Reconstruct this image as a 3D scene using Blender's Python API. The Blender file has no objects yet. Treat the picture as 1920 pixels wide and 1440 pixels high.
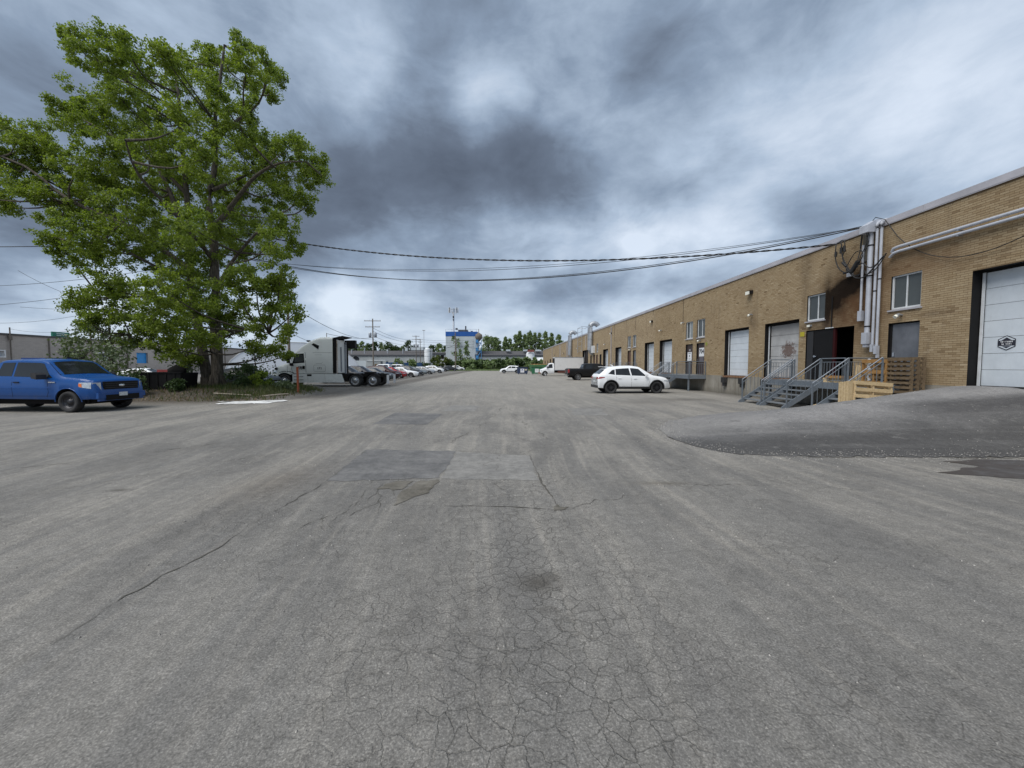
import bpy, math, random
import numpy as np
from mathutils import Vector, Matrix
random.seed(7)
rng = np.random.default_rng(7)
sc = bpy.context.scene
COL = sc.collection
R = math.radians

# ------------------------------------------------------------------ camera
cam_d = bpy.data.cameras.new('camera')
cam = bpy.data.objects.new('camera', cam_d)
COL.objects.link(cam)
cam_d.sensor_width = 36.0
cam_d.lens = 13.5
cam_d.clip_start = 0.05
cam_d.clip_end = 5000
cam.location = (0, 0, 1.7)
cam.rotation_euler = (R(90 - 2.75), 0, R(-1.59))
sc.camera = cam

# ------------------------------------------------------------------ exposure
sc.view_settings.view_transform = 'Standard'
sc.view_settings.look = 'None'
sc.view_settings.gamma = 1
sc.view_settings.use_curve_mapping = False
EXPO = 1.2
sc.view_settings.exposure = EXPO
sc.cycles.max_bounces = 6
sc.cycles.transparent_max_bounces = 12
SUN_EL, SUN_AZ = 57.0, 228.0      # azimuth clockwise from +Y

# ------------------------------------------------------------------ node helper
class G:
    """small wrapper round a node tree"""
    def __init__(s, nt):
        s.nt = nt
        nt.nodes.clear()
    def n(s, t, **kw):
        nd = s.nt.nodes.new(t)
        for k, v in kw.items():
            setattr(nd, k, v)
        return nd
    def l(s, a, b):
        s.nt.links.new(a, b)
    def put(s, sock, v):
        if isinstance(v, bpy.types.NodeSocket):
            s.l(v, sock)
        elif v is not None:
            sock.default_value = v
    def m(s, op, a, b=None, c=None, clamp=False):
        nd = s.n('ShaderNodeMath', operation=op, use_clamp=clamp)
        s.put(nd.inputs[0], a); s.put(nd.inputs[1], b)
        if c is not None: s.put(nd.inputs[2], c)
        return nd.outputs[0]
    def vm(s, op, a, b=None):
        nd = s.n('ShaderNodeVectorMath', operation=op)
        s.put(nd.inputs[0], a)
        if b is not None: s.put(nd.inputs[1], b)
        return nd.outputs[1] if op in ('DOT_PRODUCT', 'LENGTH', 'DISTANCE') else nd.outputs[0]
    def xyz(s, v):
        nd = s.n('ShaderNodeSeparateXYZ'); s.l(v, nd.inputs[0])
        return nd.outputs
    def cxyz(s, x, y, z):
        nd = s.n('ShaderNodeCombineXYZ')
        for i, q in enumerate((x, y, z)): s.put(nd.inputs[i], q)
        return nd.outputs[0]
    def mix(s, f, a, b, blend='MIX'):
        nd = s.n('ShaderNodeMix', data_type='RGBA', blend_type=blend)
        s.put(nd.inputs[0], f)
        s.put(nd.inputs[6], rgba(a)); s.put(nd.inputs[7], rgba(b))
        return nd.outputs[2]
    def noise(s, vec, scale, detail=4, rough=.55, dist=0.0, out=0):
        nd = s.n('ShaderNodeTexNoise')
        s.put(nd.inputs['Vector'], vec)
        nd.inputs['Scale'].default_value = scale
        nd.inputs['Detail'].default_value = detail
        nd.inputs['Roughness'].default_value = rough
        nd.inputs['Distortion'].default_value = dist
        return nd.outputs[out]
    def voro(s, vec, scale, feature='F1', out='Distance', rnd=1.0):
        nd = s.n('ShaderNodeTexVoronoi', feature=feature)
        s.put(nd.inputs['Vector'], vec)
        nd.inputs['Scale'].default_value = scale
        nd.inputs['Randomness'].default_value = rnd
        return nd.outputs[out]
    def ramp(s, f, stops, interp='LINEAR'):
        nd = s.n('ShaderNodeValToRGB')
        nd.color_ramp.interpolation = interp
        el = nd.color_ramp.elements
        while len(el) < len(stops): el.new(0.5)
        for e, (p, c) in zip(el, stops):
            e.position = p
            e.color = rgba(c)
        s.put(nd.inputs[0], f)
        return nd.outputs[0]
    def rmp(s, f, a, b, c=0.0, d=1.0, smooth=False):
        nd = s.n('ShaderNodeMapRange')
        if smooth: nd.interpolation_type = 'SMOOTHSTEP'
        s.put(nd.inputs[0], f)
        for i, q in enumerate((a, b, c, d)): nd.inputs[i + 1].default_value = q
        return nd.outputs[0]
    def pos(s):
        return s.n('ShaderNodeNewGeometry').outputs['Position']
    def obj(s):
        return s.n('ShaderNodeTexCoord').outputs['Object']

def rgba(c):
    if isinstance(c, bpy.types.NodeSocket): return c
    if isinstance(c, (int, float)): return (c, c, c, 1)
    return tuple(c) + (1,) if len(c) == 3 else tuple(c)

# ------------------------------------------------------------------ world: broken overcast
world = bpy.data.worlds.new('World')
sc.world = world
world.use_nodes = True
g = G(world.node_tree)
skyt = g.n('ShaderNodeTexSky', sky_type='NISHITA')
skyt.sun_disc = False
skyt.sun_elevation = R(SUN_EL)
skyt.sun_rotation = R(SUN_AZ)
skyt.dust_density = 1.5
D = g.n('ShaderNodeTexCoord').outputs['Generated']
dx, dy, dz = g.xyz(D)[:3]
zc = g.m('MAXIMUM', g.m('ADD', dz, 0.13), 0.10)
px = g.m('DIVIDE', dx, zc)
py = g.m('DIVIDE', dy, zc)
P = g.cxyz(px, py, 0.0)
warp = g.noise(P, 0.8, 3, .5, out=1)
Pw = g.vm('ADD', P, g.vm('MULTIPLY', g.vm('SUBTRACT', warp, (.5, .5, .5)), (1.1, 1.1, 0)))
# broad billows, finer wisps
Ps = g.vm('MULTIPLY', Pw, (1.0, .8, 1))
n1 = g.noise(g.vm('ADD', Ps, (3.1, 7.7, 0)), 0.85, 7, .52)
n2 = g.noise(g.vm('ADD', g.vm('MULTIPLY', D, (1, 1, 1.7)), (11.3, 2.2, 4.0)), 4.2, 7, .55, .35)
n3 = g.noise(g.vm('ADD', g.vm('MULTIPLY', P, (1.6, .5, 1)), (1.3, 9.2, 2.0)), 1.5, 5, .55)
v = g.m('MULTIPLY', g.m('SUBTRACT', n1, .5), .62)
v = g.m('ADD', v, g.m('MULTIPLY', g.m('SUBTRACT', n2, .5), .72))
v = g.m('ADD', v, g.m('MULTIPLY', g.m('SUBTRACT', n3, .5), .12))
n5 = g.noise(g.vm('ADD', g.vm('MULTIPLY', D, (1, 1, 2.2)), (3.3, 8.2, 1.0)), 10.0, 6, .62, .5)
v = g.m('ADD', v, g.m('MULTIPLY', g.m('SUBTRACT', n5, .5), .26))
# the large cloud masses: (x/y, z/y) of the direction, angular size, weight
Dw = g.vm('NORMALIZE', g.vm('ADD', D, g.vm('MULTIPLY', g.vm('SUBTRACT', g.noise(D, 2.7, 7, .58, out=1), (.5, .5, .5)), (.27, .27, .20))))
def mass(a, e, size, w):
    c = Vector((a, 1, e)).normalized()
    k = 1.0 / (size * size)
    d = g.m('MULTIPLY_ADD', g.vm('DOT_PRODUCT', Dw, tuple(c)), k, -k)
    return g.m('MULTIPLY_ADD', g.m('EXPONENT', d), w, v)
#SKYMASSES
MASSES = [(-0.278, 0.445, 0.14, -0.373), (-1.028, 0.445, 0.14, -0.173), (0.389, 0.320, 0.06, 0.596), (1.056, 0.882, 0.09, 0.195), (0.806, 0.382, 0.06, -0.265), (0.306, 0.570, 0.09, 0.028), (0.056, 0.695, 0.06, 0.163), (-0.361, 0.195, 0.06, 0.273), (0.056, 0.507, 0.06, -0.323), (-0.944, 0.132, 0.06, 0.615), (-0.444, 0.757, 0.09, 0.155), (-0.111, 1.008, 0.09, -0.140), (-0.611, 0.382, 0.06, -0.199), (0.139, 0.195, 0.06, -0.234), (0.139, 0.320, 0.06, 0.189), (0.556, 0.320, 0.06, 0.379), (-1.278, 0.382, 0.06, -0.214), (-0.194, 0.320, 0.06, 0.147), (-0.861, 0.382, 0.06, -0.113), (0.222, 0.445, 0.06, -0.299), (0.472, 0.945, 0.09, -0.019), (0.722, 0.695, 0.06, 0.178), (0.472, 0.507, 0.06, -0.042), (0.472, 0.257, 0.06, -0.277), (-0.611, 0.132, 0.06, 0.427), (-1.278, 0.132, 0.06, 0.179), (-0.028, 0.320, 0.06, 0.170), (-0.111, 0.445, 0.06, 0.010), (-0.028, 0.632, 0.06, 0.241), (-0.778, 0.070, 0.14, -0.270), (0.806, 0.257, 0.06, 0.196), (-0.444, 0.320, 0.06, -0.064), (0.472, 0.132, 0.06, 0.280), (0.472, 0.070, 0.22, -0.192), (1.389, 0.382, 0.06, 0.105), (-0.194, 0.570, 0.06, -0.009), (0.306, 0.132, 0.06, 0.372), (0.639, 0.132, 0.06, 0.181), (-0.111, 0.070, 0.06, 0.124), (0.306, 0.195, 0.06, -0.263), (0.222, 0.320, 0.06, 0.138), (0.972, 0.132, 0.06, 0.079), (-0.778, 0.695, 0.06, 0.083), (-0.361, 0.132, 0.06, 0.359), (-1.111, 0.070, 0.06, -0.100), (-0.278, 0.070, 0.14, -0.153), (0.389, 0.445, 0.06, -0.172), (0.972, 0.632, 0.06, 0.068), (0.139, 0.070, 0.06, 0.060), (1.056, 0.445, 0.06, -0.063), (1.389, 0.757, 0.06, 0.049), (0.139, 0.945, 0.06, -0.073), (-0.528, 0.195, 0.06, -0.072), (0.389, 0.757, 0.06, -0.135), (0.722, 0.945, 0.06, -0.091), (1.389, 0.070, 0.09, -0.030), (-0.278, 0.757, 0.06, 0.191), (-0.194, 0.757, 0.06, -0.177), (-0.278, 1.008, 0.06, -0.068), (-0.111, 0.507, 0.06, -0.241), (-0.194, 0.070, 0.06, 0.112), (-0.278, 0.320, 0.06, 0.092)]
MASSES += [(.03, .70, .14, -.20), (-.45, .33, .2, -.04), (.30, .345, .09, .10), (.95, .55, .2, .06)]
for a_, e_, s_, w_ in MASSES:
    v = mass(a_, e_, s_, w_)
# lighter towards the horizon, slightly lighter overhead
hor = g.m('MULTIPLY', g.m('EXPONENT', g.m('MULTIPLY', g.m('MAXIMUM', dz, 0.0), -7.0)), .38)
v = g.m('ADD', g.m('ADD', v, hor), .595)
k = 10.0 / (2 ** EXPO)
def kc(c): return tuple(q * k for q in c)
cloud = g.ramp(v, [(0.0, (.092, .116, .162)), (.28, (.148, .188, .258)), (.50, (.258, .334, .450)), (.72, (.44, .54, .68)), (1.0, (.74, .82, .93))])
cloud = g.mix(1.0, cloud, (k, k, k), 'MULTIPLY')
cloudn = cloud.node
cloudn.clamp_result = False
# thin places let some of the clear sky through
thin = g.rmp(v, .62, 1.05, 0.0, .12)
sky = g.mix(thin, cloud, skyt.outputs[0])
bg = g.n('ShaderNodeBackground')
g.l(sky, bg.inputs[0])
bg.inputs[1].default_value = 0.1
g.l(bg.outputs[0], g.n('ShaderNodeOutputWorld').inputs[0])
world.cycles.sampling_method = 'MANUAL'
world.cycles.sample_map_resolution = 512

sun_d = bpy.data.lights.new('sun', 'SUN')
sun = bpy.data.objects.new('sun', sun_d)
COL.objects.link(sun)
sun_d.energy = 1.5
sun_d.angle = R(45)
sun_d.color = (1.0, .965, .91)
sun.rotation_euler = (R(90 - SUN_EL), 0, R(180 - SUN_AZ))
sun.location = (0, -20, 60)

# ------------------------------------------------------------------ objects
def tag(o, label=None, cat=None, group=None, kind=None):
    if label: o['label'] = label
    if cat: o['category'] = cat
    if group: o['group'] = group
    if kind: o['kind'] = kind
    return o

def empty(name, loc=(0, 0, 0), rz=0.0, label=None, cat=None, group=None, parent=None):
    o = bpy.data.objects.new(name, None)
    COL.objects.link(o)
    o.location = loc
    o.rotation_euler = (0, 0, rz)
    o.empty_display_size = .2
    if parent: o.parent = parent
    return tag(o, label, cat, group)

def link(name, me, parent=None, loc=None):
    o = bpy.data.objects.new(name, me)
    COL.objects.link(o)
    if parent: o.parent = parent
    if loc is not None: o.location = loc
    return o

def copy_tree(o, parent=None):
    c = o.copy()
    COL.objects.link(c)
    c.parent = parent
    for ch in list(o.children):
        copy_tree(ch, c)
    return c

class MB:
    """collects shapes and links them as ONE mesh object"""
    def __init__(s):
        s.v = []; s.f = []; s.mi = []; s.sm = []
    def add(s, vs, fs, mi=0, smooth=False):
        o = len(s.v)
        s.v.extend(tuple(q) for q in vs)
        for f in fs:
            s.f.append(tuple(o + i for i in f)); s.mi.append(mi); s.sm.append(smooth)
        return s
    def box(s, a, b, mi=0):
        x0, y0, z0 = a; x1, y1, z1 = b
        return s.add([(x0, y0, z0), (x1, y0, z0), (x1, y1, z0), (x0, y1, z0), (x0, y0, z1), (x1, y0, z1), (x1, y1, z1), (x0, y1, z1)],
                     [(0, 3, 2, 1), (4, 5, 6, 7), (0, 1, 5, 4), (1, 2, 6, 5), (2, 3, 7, 6), (3, 0, 4, 7)], mi)
    def cbox(s, c, d, rot=None, mi=0, bev=0.0):
        """box by centre, size, optional rotation matrix"""
        hx, hy, hz = d[0] / 2, d[1] / 2, d[2] / 2
        vs = [Vector(q) for q in [(-hx, -hy, -hz), (hx, -hy, -hz), (hx, hy, -hz), (-hx, hy, -hz), (-hx, -hy, hz), (hx, -hy, hz), (hx, hy, hz), (-hx, hy, hz)]]
        if rot is not None: vs = [rot @ q for q in vs]
        c = Vector(c)
        return s.add([c + q for q in vs], [(0, 3, 2, 1), (4, 5, 6, 7), (0, 1, 5, 4), (1, 2, 6, 5), (2, 3, 7, 6), (3, 0, 4, 7)], mi)
    def bar(s, p, q, w, h=None, mi=0):
        """square bar between two points"""
        h = h or w
        p, q = Vector(p), Vector(q)
        d = q - p
        L = d.length
        if L < 1e-6: return s
        rot = d.to_track_quat('X', 'Z').to_matrix()
        return s.cbox((p + q) / 2, (L, w, h), rot, mi)
    def tube(s, pts, r, n=8, mi=0, cap=True, smooth=True):
        pts = [Vector(p) for p in pts]
        rs = r if isinstance(r, (list, tuple)) else [r] * len(pts)
        vs, fs = [], []
        ref = Vector((0, 0, 1))
        for i, p in enumerate(pts):
            t = (pts[min(i + 1, len(pts) - 1)] - pts[max(i - 1, 0)]).normalized()
            a = t.cross(ref)
            if a.length < .05: a = t.cross(Vector((1, 0, 0)))
            a.normalize(); b = t.cross(a)
            for j in range(n):
                an = 2 * math.pi * j / n
                vs.append(p + (a * math.cos(an) + b * math.sin(an)) * rs[i])
        for i in range(len(pts) - 1):
            for j in range(n):
                k2 = (j + 1) % n
                fs.append((i * n + j, i * n + k2, (i + 1) * n + k2, (i + 1) * n + j))
        s.add(vs, fs, mi, smooth)
        if cap:
            s.add(vs[:n], [tuple(range(n))], mi)
            s.add(vs[-n:], [tuple(range(n - 1, -1, -1))], mi)
        return s
    def lathe(s, prof, n=24, axis='Y', c=(0, 0, 0), mi=0, smooth=True):
        """profile of (radius, height along axis)"""
        vs, fs = [], []
        for (r, h) in prof:
            for j in range(n):
                an = 2 * math.pi * j / n
                x, y = r * math.cos(an), r * math.sin(an)
                if axis == 'Y': q = (x, h, y)
                elif axis == 'X': q = (h, x, y)
                else: q = (x, y, h)
                vs.append((q[0] + c[0], q[1] + c[1], q[2] + c[2]))
        for i in range(len(prof) - 1):
            for j in range(n):
                k2 = (j + 1) % n
                fs.append((i * n + j, i * n + k2, (i + 1) * n + k2, (i + 1) * n + j))
        return s.add(vs, fs, mi, smooth)
    def poly(s, pts, mi=0):
        return s.add(pts, [tuple(range(len(pts)))], mi)
    def prism(s, pts, d, mi=0):
        """extrude a planar polygon by vector d"""
        n = len(pts); d = Vector(d)
        vs = [Vector(p) for p in pts] + [Vector(p) + d for p in pts]
        fs = [tuple(range(n)), tuple(range(2 * n - 1, n - 1, -1))]
        for i in range(n):
            j = (i + 1) % n
            fs.append((i, i + n, j + n, j))
        return s.add(vs, fs, mi)
    def mesh(s, name, mats):
        me = bpy.data.meshes.new(name)
        me.from_pydata(s.v, [], s.f)
        for m_ in (mats if isinstance(mats, (list, tuple)) else [mats]):
            me.materials.append(m_)
        me.polygons.foreach_set('material_index', s.mi)
        me.polygons.foreach_set('use_smooth', s.sm)
        me.update()
        return me
    def build(s, name, mats, parent=None, loc=None, fix=True):
        me = s.mesh(name, mats)
        if fix:
            import bmesh
            bm = bmesh.new(); bm.from_mesh(me)
            bmesh.ops.recalc_face_normals(bm, faces=bm.faces)
            bm.to_mesh(me); bm.free()
        return link(name, me, parent, loc)

def npmesh(name, V, F, mat, attrs=None, smooth=False):
    """fast mesh: V (n,3), F (m,k) all faces of k corners; attrs: name -> per-face float"""
    V = np.asarray(V, dtype=np.float32); F = np.asarray(F, dtype=np.int32)
    m, k_ = F.shape
    me = bpy.data.meshes.new(name)
    me.vertices.add(len(V)); me.vertices.foreach_set('co', V.ravel())
    me.loops.add(m * k_); me.loops.foreach_set('vertex_index', F.ravel())
    me.polygons.add(m)
    me.polygons.foreach_set('loop_start', np.arange(0, m * k_, k_, dtype=np.int32))
    me.polygons.foreach_set('use_smooth', np.full(m, bool(smooth)))
    me.update(calc_edges=True)
    for an, av in (attrs or {}).items():
        at = me.attributes.new(an, 'FLOAT', 'FACE')
        at.data.foreach_set('value', np.asarray(av, dtype=np.float32))
    if mat: me.materials.append(mat)
    return me

# ------------------------------------------------------------------ materials
def mat(name):
    m_ = bpy.data.materials.new(name)
    m_.use_nodes = True
    return m_, G(m_.node_tree)

def finish(g_, color, rough=.6, metal=0.0, spec=.5, bump=None, bump_d=.01, bump_s=1.0, coat=0.0, alpha=None, trans=None, emit=None):
    b = g_.n('ShaderNodeBsdfPrincipled')
    g_.put(b.inputs['Base Color'], rgba(color))
    g_.put(b.inputs['Roughness'], rough)
    g_.put(b.inputs['Metallic'], metal)
    g_.put(b.inputs['Specular IOR Level'], spec)
    if coat:
        b.inputs['Coat Weight'].default_value = coat
        b.inputs['Coat Roughness'].default_value = .04
    if bump is not None:
        bn = g_.n('ShaderNodeBump')
        bn.inputs['Distance'].default_value = bump_d
        bn.inputs['Strength'].default_value = bump_s
        g_.put(bn.inputs['Height'], bump)
        g_.l(bn.outputs[0], b.inputs['Normal'])
    if emit:
        b.inputs['Emission Color'].default_value = rgba(emit[0]); b.inputs['Emission Strength'].default_value = emit[1]
    o = g_.n('ShaderNodeOutputMaterial')
    g_.l(b.outputs[0], o.inputs[0])
    return b

def simple(name, col, rough=.6, metal=0.0, var=.12, scale=3.0, spec=.5, coat=0.0, dirt=0.0, dirtcol=(.16, .14, .12)):
    m_, q = mat(name)
    p = q.obj()
    n_ = q.noise(p, scale, 5, .6)
    c = q.mix(q.rmp(n_, .3, .7, 0, 1), tuple(x * (1 - var) for x in col), tuple(min(1, x * (1 + var)) for x in col))
    if dirt:
        d = q.noise(q.vm('MULTIPLY', p, (1, 1, .5)), scale * 1.7, 7, .65)
        c = q.mix(q.rmp(d, .5, .72, 0, dirt), c, dirtcol)
    finish(q, c, q.rmp(n_, .3, .7, max(.02, rough - .08), min(1, rough + .08)), metal, spec, coat=coat)
    return m_

M = {}
M['black'] = simple('black_paint', (.009, .0085, .009), .6, var=.3, spec=.2)
M['blackmatte'] = simple('black_matte', (.012, .011, .011), .85, var=.3, spec=.2)
M['rubber'] = simple('rubber', (.022, .022, .023), .8, var=.3, scale=9, dirt=.35, dirtcol=(.07, .065, .06))
M['white'] = simple('white_paint', (.80, .80, .80), .45, dirt=.15)
M['frame_white'] = simple('window_frame_white', (.62, .64, .66), .5, dirt=.25)
M['galv'] = simple('galvanised', (.36, .38, .41), .5, .5, dirt=.2)
M['conduit'] = simple('conduit_grey', (.43, .45, .50), .55, .1, dirt=.15)
M['steelblue'] = simple('grey_blue_steel', (.155, .18, .208), .55, .2, dirt=.25)
M['tread'] = simple('tread_plate', (.20, .22, .24), .6, .3, dirt=.35)
M['rail'] = simple('rail_worn', (.25, .275, .31), .45, .5)
M['flash'] = simple('roof_flashing', (.42, .41, .44), .5, .1, scale=1.0, dirt=.15)
M['wood_pale'] = None
M['chrome'] = simple('chrome', (.62, .63, .65), .15, 1.0, var=.05)
M['alloy'] = simple('alloy_rim', (.42, .43, .45), .3, .8, var=.1)
M['darkalloy'] = simple('dark_alloy_rim', (.05, .05, .055), .4, .6, var=.15)
M['plastic'] = simple('black_plastic', (.022, .022, .024), .6, var=.2)
M['red_lens'] = simple('red_lens', (.30, .015, .018), .2, var=.1)
M['amber'] = simple('amber_lens', (.70, .16, .03), .25)
M['lens'] = simple('clear_lens', (.50, .54, .58), .15, .3, var=.25, scale=12)
M['cable'] = simple('cable_black', (.014, .014, .015), .6, var=.2)
M['plate'] = simple('plate_white', (.55, .57, .58), .5, scale=30, var=.25)
M['brown_door'] = simple('brown_door', (.045, .028, .026), .55, dirt=.2)
M['grey_door'] = simple('grey_door', (.13, .14, .16), .5, scale=2.0, var=.25, dirt=.35, dirtcol=(.06, .06, .07))
M['red_inside'] = simple('red_wall', (.03, .003, .004), .7, spec=.2)
M['pole'] = simple('weathered_pole', (.17, .145, .12), .9, scale=6, var=.3)
M['paper'] = simple('paper', (.72, .73, .75), .8, var=.04)
M['ink'] = simple('ink', (.02, .022, .035), .7)
M['orange'] = simple('rusty_orange_paint', (.30, .075, .03), .75, dirt=.4, scale=8)
M['blue_bin'] = simple('blue_bin', (.018, .035, .085), .5, dirt=.3)
M['green_bin'] = simple('green_bin', (.02, .14, .065), .5, dirt=.3)
M['lamp'] = simple('lamp_glass', (.80, .79, .70), .3, var=.05)

def paint(name, col, dirt=.10, flake=0.0, rough=.36):
    m_, q = mat(name)
    p = q.obj()
    n_ = q.noise(p, 1.4, 5, .6)
    z = q.xyz(p)[2]
    low = q.rmp(z, .15, .75, .45, 0.0)
    d = q.m('MULTIPLY', q.rmp(q.noise(p, 5, 6, .6), .35, .7, .2, 1), q.m('ADD', low, dirt))
    c = q.mix(q.m('MULTIPLY', q.m('MINIMUM', d, .6), .35 if max(col) < .15 else .8), col, (.16, .145, .125))
    finish(q, c, q.rmp(n_, .3, .7, rough - .06, rough + .1), flake, .35, coat=.14 if max(col) > .02 else .06)
    return m_

def glassdark(name, col=(.02, .024, .028), rough=.05):
    m_, q = mat(name)
    n_ = q.noise(q.obj(), 1.3, 4, .6)
    finish(q, q.mix(n_, tuple(x * .6 for x in col), tuple(x * 1.5 for x in col)), q.rmp(n_, .3, .7, rough, rough + .1), 0, .42)
    return m_
M['glass'] = glassdark('vehicle_glass', (.016, .019, .022))
M['pane'] = glassdark('window_pane', (.060, .068, .068), .10)
M['pane_light'] = glassdark('window_pane_blind', (.20, .22, .22), .15)
# ================================================================== GROUND
def sm(t):
    t = max(0.0, min(1.0, t)); return t * t * (3 - 2 * t)
def verge_h(x, y):
    a = sm((x + 27) / 3.0) * sm((-10.9 - x) / 2.8) * sm((y - 18.6) / 3.2) * sm((29.5 - y) / 3.0)
    return .40 * a
def gz(x, y):
    near = max(0.0, 1 - y / 60.0)
    w = .018 * math.sin(x * .55 + y * .13) * math.cos(y * .31 - x * .1) * near
    return w + verge_h(x, y)
RAMP_FOOT = [(3.95, 8.6), (4.1, 7.75), (4.5, 7.15), (5.2, 6.98), (6.5, 6.9), (8.0, 6.82), (9.7, 6.76), (11.5, 6.7), (13.7, 6.6)]
RAMP_BACK = [(3.95, 8.9), (4.2, 10.1), (4.9, 11.3), (6.5, 12.6), (8.5, 13.7), (10.5, 14.5), (12.0, 15.1), (13.7, 15.7)]
def ip(tab, x):
    return float(np.interp(x, [a for a, b in tab], [b for a, b in tab]))
def ramp_h(x, y):
    yf, yb = ip(RAMP_FOOT, x), ip(RAMP_BACK, x)
    if y < yf or y > yb: return 0.0
    H = 1.10 * (min(1.0, max(0, (x - 4.0) / 9.2))) ** .95
    t_ = max(0, min(1, (y - yf) / 3.3)); a = .65 * t_ + .35 * sm(t_) ; b = max(0, min(1, (yb - y) / (4.85 * (yb - yf) / 9.0)))
    b = b * .75 + sm(b) * .25
    return H * a * b
def surf(x, y):
    return gz(x, y) + ramp_h(x, y)

def asphalt(name, ramp=False):
    m_, q = mat(name)
    P = q.pos()
    x, y, z = q.xyz(P)[:3]
    P2 = q.cxyz(x, y, 0.0)
    # distance-neutral grain: aggregate, seen close up
    gr1 = q.noise(P2, 70, 3, .75)
    gr2 = q.voro(P2, 95)
    gr3 = q.noise(P2, 14, 6, .7)
    gr4 = q.noise(q.vm('ADD', P2, (3, 6, 0)), 5.5, 10, .86)
    q_tr = .42
    big = q.noise(P2, .16, 6, .6)
    mid = q.noise(q.vm('ADD', P2, (9, 4, 0)), .75, 6, .62, .3)
    # wheel tracks run along the yard, curving off to the left near the camera
    bend = q.m('MULTIPLY', q.m('POWER', q.m('MAXIMUM', q.m('SUBTRACT', 16.0, y), 0.0), 2.0), -.012)
    wob = q.m('MULTIPLY', q.noise(q.cxyz(q.m('MULTIPLY', x, .05), q.m('MULTIPLY', y, .05), 3.0), 1.0, 2), 3.0)
    xt = q.m('ADD', q.m('ADD', x, q.m('MULTIPLY', bend, q.rmp(x, -8, 1, 1.0, 0.0))), wob)
    tr = q.noise(q.cxyz(q.m('MULTIPLY', xt, 1.15), q.m('MULTIPLY', y, .055), 0.0), 1.0, 6, .6)
    tr2 = q.noise(q.cxyz(q.m('MULTIPLY', xt, 5.0), q.m('MULTIPLY', y, .16), 7.0), 1.0, 5, .65)
    if ramp:
        base = q.mix(q.rmp(mid, .3, .7), (.18, .183, .193), (.27, .27, .278))
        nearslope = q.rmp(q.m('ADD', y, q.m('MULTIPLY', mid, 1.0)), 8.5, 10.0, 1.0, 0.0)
        shadepatch = q.m('MULTIPLY', q.rmp(x, 9.6, 11.0), q.m('MULTIPLY', q.rmp(y, 8.3, 8.9), q.rmp(q.m('ADD', y, q.m('MULTIPLY', x, .10)), 10.5, 10.9, 1, 0)))  # dark shade patch near the large door, painted into the ramp colour
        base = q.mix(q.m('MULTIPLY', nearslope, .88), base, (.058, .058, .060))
        base = q.mix(q.m('MULTIPLY', shadepatch, .8), base, (.058, .058, .062))
        base = q.mix(q.m('MULTIPLY', q.rmp(x, 4.2, 7.5, .6, 0), q.rmp(y, 8.5, 9.5)), base, (.24, .236, .228))
        tk = q.noise(q.cxyz(q.m('MULTIPLY', x, .12), q.m('MULTIPLY', q.m('ADD', y, q.m('MULTIPLY', x, .12)), 2.2), 1.0), 1.0, 6, .65)
        base = q.mix(q.rmp(tk, .5, .72, 0, .3), base, (.28, .28, .285))
        base = q.mix(q.rmp(q.noise(P2, 2.2, 9, .82), .56, .70, 0, .5), base, (.34, .34, .335))
        base = q.mix(q.rmp(q.noise(P2, 6, 8, .75), .62, .75, 0, .55), base, (.33, .33, .34))
        base = q.mix(q.rmp(q.noise(P2, 1.2, 6, .75), .3, .42, .6, 0), base, (.055, .055, .06))
    else:
        base = q.mix(q.rmp(big, .3, .7), (.232, .227, .216), (.305, .294, .272))
        base = q.mix(q.rmp(tr, .36, .66), base, q.mix(.72, base, (.140, .142, .146)))
        base = q.mix(q.rmp(tr2, .49, .70, 0, .62), base, (.38, .362, .33))
        base = q.mix(q.rmp(mid, .52, .78, 0, .40), base, (.14, .142, .148))
        # paler towards the middle distance, darker lot at the left
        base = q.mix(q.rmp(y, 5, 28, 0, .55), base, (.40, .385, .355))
        mot = q.noise(q.cxyz(q.m('MULTIPLY', xt, .9), q.m('MULTIPLY', y, .32), 5.0), 1.0, 7, .7)
        base = q.mix(q.m('MULTIPLY', q.rmp(mot, .44, .60, 0, .6), q.rmp(y, 9, 22, 1, .3)), base, (.125, .124, .124))
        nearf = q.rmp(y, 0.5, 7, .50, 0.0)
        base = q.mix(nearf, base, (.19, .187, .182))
        lot = q.m('MULTIPLY', q.rmp(q.m('ADD', x, q.m('MULTIPLY', mid, 2.5)), -10.6, -8.8, 1, 0), q.rmp(y, 22, 26))
        base = q.mix(q.m('MULTIPLY', lot, .75), base, (.16, .156, .15))
        xe = q.m('ADD', q.m('ADD', x, q.m('MULTIPLY', mid, 1.6)), q.m('MULTIPLY', gr3, .5))
        strip = q.m('MULTIPLY', q.m('MULTIPLY', q.rmp(xe, -10.6, -9.6), q.rmp(xe, -8.3, -7.4, 1, 0)), q.rmp(y, 18.5, 21))
        base = q.mix(q.m('MULTIPLY', strip, .72), base, (.085, .076, .066))
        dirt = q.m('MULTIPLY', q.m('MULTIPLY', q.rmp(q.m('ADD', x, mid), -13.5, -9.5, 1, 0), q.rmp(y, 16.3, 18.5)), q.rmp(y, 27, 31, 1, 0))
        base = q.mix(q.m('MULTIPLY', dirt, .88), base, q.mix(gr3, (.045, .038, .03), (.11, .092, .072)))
        # alligator cracking in the middle of the yard and fainter elsewhere
        wv = q.vm('ADD', P2, q.vm('MULTIPLY', q.noise(P2, 4.0, 5, .6, out=1), (.20, .20, 0)))
        ck = q.voro(wv, 8.2, 'DISTANCE_TO_EDGE')
        ck2 = q.voro(q.vm('ADD', wv, (5, 5, 0)), 4.2, 'DISTANCE_TO_EDGE')
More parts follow.
